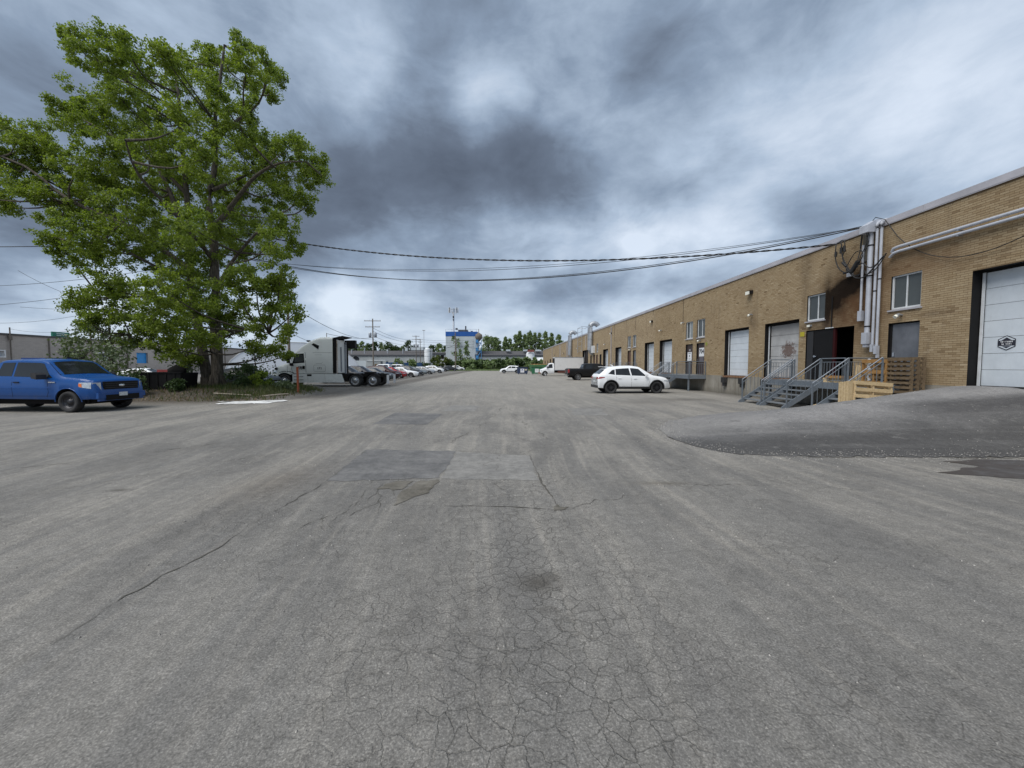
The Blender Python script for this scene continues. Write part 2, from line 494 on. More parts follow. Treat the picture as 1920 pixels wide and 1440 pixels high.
        zone = q.m('MULTIPLY', q.rmp(q.m('ADD', q.m('ABSOLUTE', q.m('SUBTRACT', x, .25)), q.m('MULTIPLY', mid, 1.2)), .8, 2.4, 1, 0), q.rmp(y, 6, 9, 1, 0))
        patchy = q.rmp(q.noise(q.vm('ADD', P2, (2, 8, 0)), .55, 4, .6), .46, .62)
        zone = q.m('MAXIMUM', zone, q.m('MULTIPLY', patchy, .8))
        cn = q.rmp(q.noise(P2, 2.2, 3, .6), .28, .5)
        cw = q.m('MULTIPLY', q.m('MULTIPLY', q.rmp(ck, .004, .040, 1, 0), zone), cn)
        cw2 = q.m('MULTIPLY', q.m('MULTIPLY', q.rmp(ck2, .008, .05, 1, 0), q.m('MULTIPLY', zone, patchy)), .7)
        cw = q.m('MAXIMUM', cw, cw2)
        base = q.mix(q.m('MULTIPLY', cw, .40), base, (.085, .08, .072))
        # oil spot and small dark spots
        def spot(cx_, cy_, rx, ry, w_, col=(.06, .055, .048)):
            ex = q.m('DIVIDE', q.m('ADD', q.m('SUBTRACT', x, cx_), q.m('MULTIPLY', q.m('SUBTRACT', gr3, .5), rx * 1.4)), rx)
            ey = q.m('DIVIDE', q.m('ADD', q.m('SUBTRACT', y, cy_), q.m('MULTIPLY', q.m('SUBTRACT', mid, .5), ry * 1.4)), ry)
            d = q.m('ADD', q.m('MULTIPLY', ex, ex), q.m('MULTIPLY', ey, ey))
            return q.m('MULTIPLY', q.m('EXPONENT', q.m('MULTIPLY', d, -1.0)), w_), col
        for a in [(.28, 2.92, .16, .13, .75), (.40, 3.00, .07, .05, .4), (-5.2, 5.3, .14, .06, .7), (2.3, 5.4, .35, .10, .45, (.10, .085, .06)), (6.4, 17.5, 1.2, 1.0, .35), (9.2, 19.0, 1.6, .8, .5), (10.2, 24, 1.8, 1.0, .5), (10.9, 27, 1.6, 1.4, .35), (-3.3, 5.6, .5, 1.0, .3, (.13, .10, .07))]:
            f, c_ = spot(*a)
            base = q.mix(f, base, c_)
        wallfoot = q.m('MULTIPLY', q.rmp(x, 12.0, 13.5), q.rmp(y, 15, 18))  # ground colour darkens towards the foot of the brick wall
        base = q.mix(q.m('MULTIPLY', wallfoot, .6), base, (.075, .07, .062))
    # aggregate contrast
    k1 = q.rmp(gr1, .30, .70, .58, 1.42)
    base = q.mix(1.0, base, q.cxyz(k1, k1, k1), 'MULTIPLY')
    k2 = q.rmp(gr2, .0, .55, 1.30, .80)
    base = q.mix(1.0, base, q.cxyz(k2, k2, k2), 'MULTIPLY')
    base = q.mix(q.rmp(q.voro(P2, 38, out='Distance'), .06, .11, .55, 0), base, (.42, .41, .39))
    k4 = q.rmp(gr4, .36, .64, .80, 1.20)
    base = q.mix(1.0, base, q.cxyz(k4, k4, k4), 'MULTIPLY')
    k3 = q.rmp(gr3, .25, .75, .80, 1.20)
    base = q.mix(1.0, base, q.cxyz(k3, k3, k3), 'MULTIPLY')
    base = q.mix(1.0, base, (.95, .925, .885), 'MULTIPLY')
    h = q.m('ADD', q.m('MULTIPLY', gr1, .6), q.m('MULTIPLY', gr3, .6))
    if not ramp: h = q.m('SUBTRACT', h, q.m('MULTIPLY', cw, .8))
    finish(q, base, .86, 0, .35, bump=h, bump_d=.012, bump_s=.7)
    return m_
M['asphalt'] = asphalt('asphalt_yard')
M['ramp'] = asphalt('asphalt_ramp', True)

def span(a, b, n): return list(np.linspace(a, b, n))
xs = [-900, -400, -200, -120, -80, -60, -48, -40, -34] + span(-30, 16, 116) + [18, 24, 40, 80, 200, 500, 900]
ys = [-60, -25, -10, -5] + span(-2, 34, 92) + span(36, 60, 18) + [66, 75, 90, 110, 140, 180, 260, 400, 700, 1500]
V = [(x, y, gz(x, y)) for y in ys for x in xs]
nx = len(xs)
F = [(j * nx + i, j * nx + i + 1, (j + 1) * nx + i + 1, (j + 1) * nx + i) for j in range(len(ys) - 1) for i in range(nx - 1)]
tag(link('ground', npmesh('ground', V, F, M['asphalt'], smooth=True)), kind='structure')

# loading ramp up to the large overhead door
V, F = [], []
NU, NV = 72, 64
for i in range(NU + 1):
    x = 3.95 + (13.69 - 3.95) * (i / NU) ** 1.25
    yf, yb = ip(RAMP_FOOT, x), ip(RAMP_BACK, x)
    for j in range(NV + 1):
        t = j / NV
        jag = (random.random() - .5) * .13 if j in (0, NV) else 0
        y = yf + (yb - yf) * t + jag
        zz = gz(x, y) + ramp_h(x, y) + .006 + (.014 * sm(min(t, 1 - t) * 14)) + random.uniform(-.004, .004)
        if x > 12.4: zz = max(zz, 0.0) 
        V.append((x, y, zz))
for i in range(NU):
    for j in range(NV):
        a = i * (NV + 1) + j
        F.append((a, a + NV + 1, a + NV + 2, a + 1))
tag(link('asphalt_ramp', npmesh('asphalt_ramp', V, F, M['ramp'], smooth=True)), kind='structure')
# flat landing of the ramp inside the door recess
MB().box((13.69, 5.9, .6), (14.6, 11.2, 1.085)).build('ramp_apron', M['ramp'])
tag(bpy.data.objects['ramp_apron'], kind='structure')

# cracks and sealed joints, as narrow strips 4 mm above the asphalt
m_, q = mat('crack_fill')
finish(q, q.mix(q.noise(q.pos(), 9, 6, .7), (.035, .033, .03), (.13, .12, .10)), .9, bump=q.noise(q.pos(), 60, 3), bump_d=.01)
M['crack'] = m_
def crack(pts, w, wob=.03, step=.07, name='pavement_crack'):
    P = [Vector((a, b, 0)) for a, b in pts]
    out = []
    for a, b in zip(P[:-1], P[1:]):
        L = (b - a).length
        n = max(2, int(L / step))
        for i in range(n): out.append(a + (b - a) * (i / n))
    out.append(P[-1])
    off = 0
    V, F = [], []
    for i, p in enumerate(out):
        d = (out[min(i + 1, len(out) - 1)] - out[max(0, i - 1)]).normalized()
        nrm = Vector((-d.y, d.x, 0))
        off = off * .8 + random.uniform(-wob, wob) * .5
        c = p + nrm * off
        ww = w * .62 * max(.12, random.uniform(.1, 1.25) * (.65 + .6 * math.sin(i * .23 + w * 999))) * (min(1, (i + .4) / 4, (len(out) - i - .6) / 4))
        for s_ in (-1, 1):
            q_ = c + nrm * (s_ * ww / 2)
            V.append((q_.x, q_.y, gz(q_.x, q_.y) + .005))
    for i in range(len(out) - 1):
        F.append((2 * i, 2 * i + 2, 2 * i + 3, 2 * i + 1))
    tag(link(name, npmesh(name, V, F, M['crack'])), kind='structure')
crack([(-2.9, 1.0), (-2.72, 2.0), (-2.80, 2.7), (-2.68, 3.55), (-2.65, 4.3), (-2.56, 5.58)], .026, .05)
crack([(-2.56, 5.55), (-2.62, 6.6), (-2.70, 7.8)], .02, .02)
crack([(-1.3, 4.63), (-.59, 4.61), (.13, 4.55), (.66, 4.44)], .035)
crack([(.68, 4.42), (.58, 5.49), (.54, 7.23)], .055, .02)
crack([(-.9, 7.6), (-.2, 7.45), (.54, 7.25)], .04, .05)
crack([(-7.4, 4.4), (-6.2, 5.2), (-5.0, 6.6), (-3.9, 8.0)], .02, .06)
crack([(-8.5, 6.1), (-7.0, 7.4), (-5.6, 9.2), (-4.2, 11.2)], .03, .08)
crack([(.62, 4.4), (1.5, 4.9), (2.3, 5.35), (3.6, 5.3), (5.0, 5.1)], .018, .12)
crack([(-5.5, 12.2), (-3.4, 12.4), (-.5, 12.1), (3.2, 12.2)], .03, .08)
crack([(-1.2, 8.2), (-.6, 10.5), (-.2, 13.5), (.2, 17.0)], .03, .12)
crack([(1.2, 8.4), (.8, 10.2), (.4, 13), (.2, 16)], .03, .14)
crack([(-6, 16.5), (0, 17.2), (5.5, 16.9)], .04, .15)
for i in range(14):
    x0 = random.uniform(-.2, 3.0); y0 = random.uniform(5, 9)
    crack([(x0, y0), (x0 + random.uniform(-.6, .6), y0 + random.uniform(.2, .8)), (x0 + random.uniform(-1, 1), y0 + random.uniform(.7, 1.6))], .014, .08)
for i in range(10):
    x0 = random.uniform(-2.5, -1.2); y0 = random.uniform(3.6, 6)
    crack([(x0, y0), (x0 + random.uniform(-.3, .3), y0 + random.uniform(.2, .6)), (x0 + random.uniform(-.4, .4), y0 + random.uniform(.5, 1.2))], .012, .06)
crack([(4.15, 8.5), (4.3, 7.7), (4.7, 7.1), (5.4, 6.93), (7, 6.84), (8.6, 6.76), (10.5, 6.7), (13.6, 6.58)], .05, .04, .09)

# newer asphalt patches, puddles, grit
def patchmat(name, c0, c1, rough=.85, spec=.3):
    m_, q = mat(name)
    P = q.pos()
    c = q.mix(q.rmp(q.noise(P, 1.4, 6, .65), .35, .65), c0, c1)
    g1 = q.rmp(q.noise(P, 7, 10, .86), .34, .66, .66, 1.34)
    c = q.mix(q.rmp(q.noise(P, 1.1, 6, .7), .5, .75, 0, .5), c, tuple(k_ * 1.2 for k_ in c1))
    c = q.mix(1.0, c, q.cxyz(g1, g1, g1), 'MULTIPLY')
    finish(q, c, rough, 0, spec, bump=q.noise(P, 60, 3), bump_d=.008, bump_s=.5)
    return m_
M['patch'] = patchmat('asphalt_patch', (.100, .099, .100), (.165, .162, .158))
M['patch2'] = patchmat('asphalt_patch_faded', (.165, .161, .153), (.225, .218, .204))
M['damp'] = patchmat('damp_mud', (.075, .068, .055), (.17, .158, .135), .8)
M['plaster'] = patchmat('spilled_plaster', (.55, .55, .54), (.74, .74, .73))
m_, q = mat('puddle_water')
nn = q.noise(q.pos(), 3.5, 4)
finish(q, q.mix(nn, (.040, .035, .033), (.075, .066, .062)), q.rmp(nn, .35, .7, .30, .65), 0, .22, bump=nn, bump_d=.003)
M['puddle'] = m_
def flat(name, pts, mt, z=.004, jag=.04, label=None, cat=None, step=.25):
    P = [Vector((a, b, 0)) for a, b in pts]
    out = []
    for i, a in enumerate(P):
        b = P[(i + 1) % len(P)]
        n = max(1, int((b - a).length / step))
        for j in range(n):
            t = j / n
            p = a + (b - a) * t
            if jag: p += Vector((random.uniform(-jag, jag), random.uniform(-jag, jag), 0))
            out.append((p.x, p.y, gz(p.x, p.y) + z))
    # fan from the centre keeps it close to the ground
    cx_ = sum(p[0] for p in out) / len(out); cy_ = sum(p[1] for p in out) / len(out)
    rings = [out]
    for f_ in (.66, .33):
        rings.append([(cx_ + (p[0] - cx_) * f_, cy_ + (p[1] - cy_) * f_, 0) for p in out])
        rings[-1] = [(a, b, gz(a, b) + z) for a, b, _ in rings[-1]]
    V = [p for r_ in rings for p in r_] + [(cx_, cy_, gz(cx_, cy_) + z)]
    n = len(out); F = []
    for r_ in range(2):
        for i in range(n):
            j = (i + 1) % n
            F.append((r_ * n + i, r_ * n + j, (r_ + 1) * n + j)); F.append((r_ * n + i, (r_ + 1) * n + j, (r_ + 1) * n + i))
    for i in range(n): F.append((2 * n + i, 2 * n + (i + 1) % n, 3 * n))
    o = link(name, npmesh(name, V, F, mt, smooth=True))
    tag(o, label, cat, kind=None if cat else 'structure')
    return o
flat('asphalt_patch', [(-2.55, 5.62), (-.95, 5.78), (-.9, 6.6), (-.93, 7.62), (-2.72, 7.75)], M['patch'], jag=.035, step=.12)
flat('asphalt_patch', [(-3.72, 11.15), (-2.16, 11.08), (-2.05, 13.5), (-3.85, 13.95)], M['patch'], jag=.02)
flat('asphalt_patch', [(-.9, 5.72), (.56, 5.6), (.52, 7.2), (-.88, 7.55)], M['patch2'], z=.003, jag=.03, step=.12)
flat('asphalt_patch', [(-2.2, 14.3), (-1.0, 14.2), (-.9, 16.2), (-2.1, 16.4)], M['patch2'], jag=.03)
flat('asphalt_patch', [(2.5, 13.0), (3.6, 12.8), (3.9, 15.0), (2.7, 15.2)], M['patch2'], jag=.05)
flat('damp_patch', [(-1.28, 4.62), (-.98, 5.1), (-.92, 5.66), (-1.2, 5.6), (-1.35, 5.1), (-1.32, 4.8)], M['damp'], z=.006, jag=.03, step=.1)
flat('damp_patch', [(-1.75, 5.3), (-1.4, 5.2), (-1.3, 5.6), (-1.55, 5.62)], M['damp'], z=.006, jag=.05, step=.08)
flat('damp_patch', [(.6, 4.4), (.76, 4.42), (.8, 4.5), (.7, 4.52), (.68, 4.6), (.62, 4.52)], M['damp'], z=.006, jag=.015, step=.05)
flat('puddle', [(6.9, 5.86), (7.5, 5.62), (8.4, 5.30), (10, 5.1), (13.6, 5.0), (13.6, 6.50), (11, 6.60), (9.5, 6.60), (8.4, 6.62), (7.8, 6.5), (8.1, 6.25), (7.7, 6.08)], M['puddle'], z=.006, jag=.05, step=.18)
flat('spilled_plaster', [(-13.1, 18.1), (-12.0, 18.5), (-10.6, 18.8), (-9.9, 18.3), (-10.6, 17.5), (-11.6, 17.0), (-12.3, 17.1), (-12.6, 17.6)], M['plaster'], z=.02, jag=.24, step=.2, label='flat white smear of dried plaster on the asphalt in front of the large tree', cat='spill')

# loose stones on the yard
V, F, A = [], [], []
for i in range(4600):
    if i < 1500: x, y = rng.normal(0, 3.2), rng.uniform(1.0, 12)
    elif i < 2000: x, y = rng.uniform(-15, -8), rng.uniform(15, 23)
    elif i < 2600: x, y = rng.uniform(3.5, 13.5), rng.uniform(6.2, 16)
    elif i < 4000:
        x = rng.uniform(3.8, 13.6); y = ip(RAMP_FOOT, x) + abs(rng.normal(0, .22)) * (1 if rng.random() < .55 else -1)
    else:
        y = rng.uniform(7.2, 11.5); x = float(np.interp(y, [7.2, 8.5, 10.1, 11.5], [4.4, 3.95, 4.25, 5.2])) + rng.normal(0, .22)
    r = rng.uniform(.003, .008) * (1 + .10 * y)
    z0 = surf(x, y) + (.02 if ramp_h(x, y) > 0 else 0)
    o = len(V)
    for k_ in range(4):
        an = k_ * math.pi / 2 + rng.uniform(0, 1)
        V.append((x + r * math.cos(an), y + r * math.sin(an), z0))
    V.append((x, y, z0 + r * .9))
    for k_ in range(4): F.append((o + k_, o + (k_ + 1) % 4, o + 4)); A.append(rng.random())
m_, q = mat('grit')
finish(q, q.mix(q.n('ShaderNodeAttribute', attribute_name='tint').outputs['Fac'], (.05, .05, .05), (.42, .40, .37)), .9)
tag(link('loose_gravel', npmesh('loose_gravel', V, F, m_, {'tint': A})), label='loose grit scattered over the asphalt', kind='stuff')
# ================================================================== THE LONG BRICK BUILDING ON THE RIGHT
WX = 13.70           # face of the wall
Y0B, Y1B = -6.0, 126.0
ZB, ZT = 1.085, 6.69

def brickmat(name, near=True):
    m_, q = mat(name)
    P = q.pos()
    x, y, z = q.xyz(P)[:3]
    Q2 = q.cxyz(y, z, 0.0)
    if near:
        t = q.n('ShaderNodeAttribute', attribute_name='tint').outputs['Fac']
        c = q.ramp(t, [(0, (.215, .150, .085)), (.25, (.37, .275, .160)), (.55, (.42, .322, .195)), (.8, (.46, .36, .225)), (1, (.54, .43, .28))])
        gr = q.noise(q.vm('MULTIPLY', P, (1, 1, 3)), 22, 4, .7)
        c = q.mix(q.rmp(gr, .35, .75, 0, .25), c, (.20, .14, .08))
    else:
        bt = q.n('ShaderNodeTexBrick')
        q.l(Q2, bt.inputs['Vector'])
        bt.inputs['Color1'].default_value = (0, 0, 0, 1); bt.inputs['Color2'].default_value = (1, 1, 1, 1)
        bt.inputs['Mortar'].default_value = (.5, .5, .5, 1)
        bt.inputs['Scale'].default_value = 1.0
        bt.inputs['Mortar Size'].default_value = .005
        bt.inputs['Brick Width'].default_value = .2032
        bt.inputs['Row Height'].default_value = .0677
        c = q.ramp(bt.outputs[0], [(0, (.33, .24, .14)), (.5, (.42, .322, .195)), (1, (.49, .385, .245))])
        c = q.mix(bt.outputs['Fac'], c, (.22, .165, .10))
    big = q.noise(q.cxyz(q.m('MULTIPLY', y, .5), z, 0.0), .9, 5, .6)
    c = q.mix(q.rmp(big, .42, .72, 0, .30), c, (.19, .125, .070))
    c = q.mix(q.rmp(q.noise(q.cxyz(q.m('MULTIPLY', y, 2.2), q.m('MULTIPLY', z, .25), 0.0), 1.2, 5, .6), .56, .74, 0, .35), c, (.13, .095, .065))
    # browner wall above the door and a soot plume beside it
    def bl(cy, cz, ry, rz, w, tilt=0.0):
        ey = q.m('DIVIDE', q.m('ADD', q.m('SUBTRACT', y, cy), q.m('MULTIPLY', q.m('SUBTRACT', z, cz), tilt)), ry)
        ez = q.m('DIVIDE', q.m('SUBTRACT', z, cz), rz)
        d = q.m('ADD', q.m('MULTIPLY', ey, ey), q.m('MULTIPLY', ez, ez))
        return q.m('MULTIPLY', q.m('EXPONENT', q.m('MULTIPLY', d, -1.0)), w)
    nz = q.rmp(q.noise(Q2, 2.4, 5, .65), .25, .65, .55, 1.15)
    c = q.mix(q.m('MULTIPLY', bl(14.7, 4.1, 1.5, 1.5, 1.05), nz), c, (.15, .082, .042))
    c = q.mix(q.m('MULTIPLY', bl(12.6, 5.1, 1.8, .55, .6), nz), c, (.17, .095, .05))
    def b2(cy, cz, ry, rz, w, sl):
        ey = q.m('DIVIDE', q.m('SUBTRACT', y, cy), ry)
        ez = q.m('DIVIDE', q.m('ADD', q.m('SUBTRACT', z, cz), q.m('MULTIPLY', q.m('SUBTRACT', y, cy), sl)), rz)
        return q.m('MULTIPLY', q.m('EXPONENT', q.m('MULTIPLY', q.m('ADD', q.m('MULTIPLY', ey, ey), q.m('MULTIPLY', ez, ez)), -1.0)), w)
    soot = q.m('MAXIMUM', b2(15.05, 4.78, 1.0, .42, 1.7, .28), q.m('MAXIMUM', b2(15.90, 4.15, .22, .95, 1.4, 0.0), b2(15.6, 4.40, .6, .6, 1.3, .1)))
    c = q.mix(q.m('MINIMUM', q.m('MULTIPLY', soot, q.rmp(q.noise(Q2, 3.5, 6, .7), .3, .6, .75, 1.2)), .95), c, (.012, .008, .006))
    c = q.mix(q.m('MULTIPLY', bl(17.1, 6.1, .35, 1.4, .40), nz), c, (.09, .065, .045))
    c = q.mix(q.m('MULTIPLY', bl(16.4, 3.4, 1.0, .28, .55), nz), c, (.08, .055, .04))
    c = q.mix(q.m('MULTIPLY', bl(20.6, 4.1, .28, .7, .45), nz), c, (.11, .075, .05))
    c = q.mix(q.m('MULTIPLY', bl(26.6, 3.9, .25, 1.0, .5), nz), c, (.10, .065, .045))
    c = q.mix(q.m('MULTIPLY', bl(11.9, 3.35, .5, .12, .5, .3), nz), c, (.12, .08, .05))
    c = q.mix(1.0, c, (.90, .905, .93), 'MULTIPLY')
    if near:
        finish(q, c, .9, 0, .1, bump=gr, bump_d=.003, bump_s=.4)
    else:
        finish(q, c, .85, 0, .25)
    return m_
M['brick'] = brickmat('buff_brick')
M['brickfar'] = brickmat('buff_brick_far', False)
M['mortar'] = patchmat('mortar', (.20, .145, .085), (.27, .20, .12))
m_, q = mat('cast_concrete')
x, y, z = q.xyz(q.pos())[:3]
Q2 = q.cxyz(y, z, 0.0)
c = q.mix(q.rmp(q.noise(Q2, 1.1, 6, .65), .3, .7), (.21, .195, .165), (.33, .31, .27))
st = q.noise(q.cxyz(q.m('MULTIPLY', y, 6), q.m('MULTIPLY', z, .4), 0.0), 1.0, 5, .7)
c = q.mix(q.rmp(st, .5, .68, 0, .55), c, (.10, .075, .05))
c = q.mix(q.rmp(z, .0, .35, .55, 0.0), c, (.10, .09, .07))
c = q.mix(q.rmp(q.noise(Q2, 3.5, 5, .7), .58, .7, 0, .4), c, (.20, .12, .06))
finish(q, c, .9, 0, .2, bump=q.noise(q.pos(), 25, 4), bump_d=.006, bump_s=.6)
M['concrete'] = m_

# openings in the brick (y0, y1, z0, z1)
OPEN = dict(
    garage=(7.0, 10.93, 1.085, 4.44), win2=(12.29, 13.27, 3.64, 4.81), door2=(12.28, 13.30, 1.085, 3.19),
    dark=(14.62, 16.98, 1.085, 3.25), win5=(16.02, 16.98, 3.66, 4.79), rust=(17.40, 19.70, 1.085, 3.84), d3=(21.0, 23.28, 1.085, 3.84),
    door8a=(25.62, 26.68, 1.085, 3.26), door8b=(27.22, 28.26, 1.085, 3.26), win8a=(25.62, 26.64, 3.64, 4.88), win8b=(27.25, 28.26, 3.64, 4.88),
    d9=(30.58, 32.98, 1.085, 3.84), d10=(34.25, 36.45, 1.085, 3.84),
    door10a=(38.86, 39.72, 1.085, 3.28), door10b=(40.38, 41.42, 1.085, 3.28), win10a=(38.82, 39.76, 3.62, 4.83), win10b=(40.44, 41.46, 3.62, 4.83),
    d11=(43.62, 45.9, 1.085, 3.84), d12=(49.1, 51.5, 1.085, 3.84),
    door13a=(52.3, 53.3, 1.085, 3.25), door13b=(54.3, 55.2, 1.085, 3.25), door13c=(55.9, 56.9, 1.085, 3.25), door13d=(58.0, 58.9, 1.085, 3.25), win13=(54.2, 55.1, 3.62, 4.83),
    d14=(60.4, 64.6, 1.085, 4.2), door15=(69.0, 70.2, 2.2, 3.3), d16=(75.5, 77.6, 1.085, 3.3), door17=(81, 83.5, 1.085, 3.2),
    d18=(92.0, 94.2, 1.085, 3.5), door19=(99.0, 100.5, 1.085, 3.2), d20=(106, 108.4, 1.085, 3.5), door21=(112.5, 114.0, 1.085, 3.2), door22=(119, 121, 1.085, 3.2))
OL = sorted(OPEN.values())

bld = empty('brick_warehouse', (0, 0, 0), label='long low buff brick warehouse along the right of the yard with loading doors', cat='building')

def wall_faces(mb, ya, yb, za, zb, holes, X, mi=0):
    yc = sorted({ya, yb, *[h for o in holes for h in o[:2] if ya < h < yb]})
    zc_ = sorted({za, zb, *[h for o in holes for h in o[2:] if za < h < zb]})
    for i in range(len(yc) - 1):
        for j in range(len(zc_) - 1):
            cy, cz = (yc[i] + yc[i + 1]) / 2, (zc_[j] + zc_[j + 1]) / 2
            if any(o[0] < cy < o[1] and o[2] < cz < o[3] for o in holes): continue
            mb.poly([(X, yc[i + 1], zc_[j]), (X, yc[i], zc_[j]), (X, yc[i], zc_[j + 1]), (X, yc[i + 1], zc_[j + 1])], mi)

YB = 34.0     # bricks are modelled up to here
mb = MB()
wall_faces(mb, Y0B, YB, ZB, ZT, OL, WX + .003, 0)
wall_faces(mb, YB, Y1B, ZB, ZT, OL, WX, 1)
# reveals of all openings
for (a, b, c_, d_) in OL:
    dep = .75
    mi = 2
    mb.poly([(WX + .003, a, c_), (WX + dep, a, c_), (WX + dep, a, d_), (WX + .003, a, d_)], mi)
    mb.poly([(WX + .003, b, c_), (WX + .003, b, d_), (WX + dep, b, d_), (WX + dep, b, c_)], mi)
    mb.poly([(WX + .003, a, d_), (WX + dep, a, d_), (WX + dep, b, d_), (WX + .003, b, d_)], mi)
    mb.poly([(WX + .003, a, c_), (WX + .003, b, c_), (WX + dep, b, c_), (WX + dep, a, c_)], mi)
# the other walls
mb.poly([(WX, Y1B, 0), (WX + 40, Y1B, 0), (WX + 40, Y1B, ZT), (WX, Y1B, ZT)], 1)
mb.poly([(WX + 40, Y0B, 0), (WX, Y0B, 0), (WX, Y0B, ZT), (WX + 40, Y0B, ZT)], 1)
mb.poly([(WX + 40, Y1B, 0), (WX + 40, Y0B, 0), (WX + 40, Y0B, ZT), (WX + 40, Y1B, ZT)], 1)
wall = mb.build('wall', [M['brick'], M['brickfar'], M['black']], bld, fix=False)
MB().poly([(WX, Y0B, ZT + .05), (WX + 40, Y0B, ZT + .05), (WX + 40, Y1B, ZT + .05), (WX, Y1B, ZT + .05)]).build('roof', simple('roof_gravel', (.20, .195, .18), .9), bld, fix=False)

# bricks: the 300 nearest in view one by one, the rest joined
BL, BH, JT = .2032, .0677, .0085
bricks = []
row = 0
z = ZB
while z + BH <= ZT + .001:
    off = 0 if row % 2 else BL / 2
    n0 = int((Y0B - off) / BL)
    y = 3.0 + off
    while y < YB:
        a, b = y, min(y + BL - JT, YB)
        zc_ = z + BH / 2
        segs = [(a, b)]
        for (o0, o1, z0, z1) in OL:
            if z0 - .01 < zc_ < z1 + .01:
                ns = []
                for (p_, q_) in segs:
                    if q_ <= o0 or p_ >= o1: ns.append((p_, q_))
                    else:
                        if p_ < o0: ns.append((p_, o0))
                        if q_ > o1: ns.append((o1, q_))
                segs = ns
        for (p_, q_) in segs:
            if q_ - p_ > .03: bricks.append((p_, q_, z, z + BH - JT))
        y += BL
    z += BH; row += 1
def vis(bk):
    yc = (bk[0] + bk[1]) / 2; zc_ = bk[2]
    return 10.05 < yc and zc_ < 1.7 + .52 * math.hypot(WX, yc) and bk[1] - bk[0] > .15
order = sorted(range(len(bricks)), key=lambda i: (0 if vis(bricks[i]) else 1, bricks[i][0] * 1.0 + abs(bricks[i][2] - 1.7) * .12))
single = set(order[:290])
def brick_geo(a, b, z0, z1, pr, bev=.001):
    X1 = WX + .02; X0 = WX - pr
    v_ = [(X1, a, z0), (X1, b, z0), (X1, b, z1), (X1, a, z1), (X0, a + bev, z0 + bev), (X0, b - bev, z0 + bev), (X0, b - bev, z1 - bev), (X0, a + bev, z1 - bev)]
    return v_, [(4, 7, 6, 5), (0, 4, 5, 1), (1, 5, 6, 2), (2, 6, 7, 3), (3, 7, 4, 0)]
V, F, A = [], [], []
for i, bk in enumerate(bricks):
    if i in single: continue
    v_, f_ = brick_geo(*bk, rng.uniform(.0, .002))
    o = len(V); V.extend(v_); F.extend([tuple(o + k_ for k_ in ff) for ff in f_])
    t_ = min(1, max(0, rng.normal(.52, .17))); A.extend([t_] * 5)
o = link('brick_facing', npmesh('brick_facing', V, F, M['brick'], {'tint': A}), wall)
o['kind'] = 'stuff'
variants = {}
for i in sorted(single):
    a, b, z0, z1 = bricks[i]
    key = (round(b - a, 3), rng.integers(0, 12))
    if key not in variants:
        v_, f_ = brick_geo(-(b - a) / 2, (b - a) / 2, -(z1 - z0) / 2, (z1 - z0) / 2, rng.uniform(.0, .002))
        v_ = [(p[0] - WX, p[1], p[2]) for p in v_]
        variants[key] = npmesh('brick', v_, f_, M['brick'], {'tint': [min(1, max(0, rng.normal(.52, .17)))] * 5})
    link('brick', variants[key], wall, (WX, (a + b) / 2, (z0 + z1) / 2))

# roof edge flashing, in lengths
for k_, ya in enumerate(np.arange(Y0B, Y1B, 3.05)):
    yb = min(ya + 3.045, Y1B)
    mb = MB()
    mb.box((WX - .055, ya, 6.70), (WX + .30, yb, 6.895)).box((WX - .048, ya, 6.672), (WX - .035, yb, 6.70))
    mb.build('roof_flashing', M['flash'], bld)

# concrete base wall with form joints
mb = MB()
for ya in list(np.arange(10.94, 126, 1.22)):
    yb = min(ya + 1.212, Y1B)
    mb.box((WX - .035 + random.uniform(0, .006), ya, -.3), (WX + .3, yb, 1.08))
mb.box((WX - .02, 10.94, -.3), (WX + .2, Y1B, 1.07))
mb.box((WX - .03, Y0B, -.3), (WX + .3, 6.98, 1.08))
mb.build('foundation', M['concrete'], bld)
# vertical control joints
for yj in (28.75, 39.0, 42.0, 46.4, 34.5):
    z0 = {28.75: 4.9, 39.0: 5.3, 42.0: 5.4, 46.4: 4.7, 34.5: 6.2}[yj]
    MB().box((WX - .012, yj, z0), (WX + .01, yj + .035, ZT)).build('control_joint', M['blackmatte'], bld)

# ---------------- overhead doors
m_, q = mat('sectional_door_white')
x, y, z = q.xyz(q.pos())[:3]
n_ = q.noise(q.cxyz(y, z, x), 2.2, 6, .65)
c = q.mix(q.rmp(n_, .3, .75), (.55, .60, .65), (.66, .71, .76))
c = q.mix(q.rmp(q.noise(q.cxyz(q.m('MULTIPLY', y, 3), q.m('MULTIPLY', z, .5), x), 3, 6, .7), .56, .75, 0, .22), c, (.33, .33, .31))
em = q.voro(q.pos(), 70)
finish(q, c, .5, 0, .4, bump=em, bump_d=.002, bump_s=.5)
M['door_white'] = m_
m_, q = mat('sectional_door_rusty')
x, y, z = q.xyz(q.pos())[:3]
n_ = q.noise(q.cxyz(y, z, x), 2.2, 6, .65)
c = q.mix(q.rmp(n_, .3, .75), (.33, .33, .33), (.50, .50, .50))
c = q.mix(q.rmp(z, 2.9, 3.5, 0, .6), c, (.22, .21, .205))
bl_ = q.m('ADD', q.m('POWER', q.m('ABSOLUTE', q.m('DIVIDE', q.m('SUBTRACT', y, 18.35), .85)), 2.0), q.m('POWER', q.m('ABSOLUTE', q.m('DIVIDE', q.m('SUBTRACT', z, 2.45), .70)), 2.0))
rs = q.m('SUBTRACT', q.m('EXPONENT', q.m('MULTIPLY', bl_, -1.0)), q.m('MULTIPLY', q.noise(q.cxyz(y, z, 0.0), 7, 8, .85), 1.9))
c = q.mix(q.rmp(rs, -.22, -.12, 0, .85), c, (.115, .065, .048))
c = q.mix(q.rmp(q.noise(q.cxyz(y, z, 2.0), 14, 6, .8), .62, .68, 0, .8), c, (.14, .10, .08))
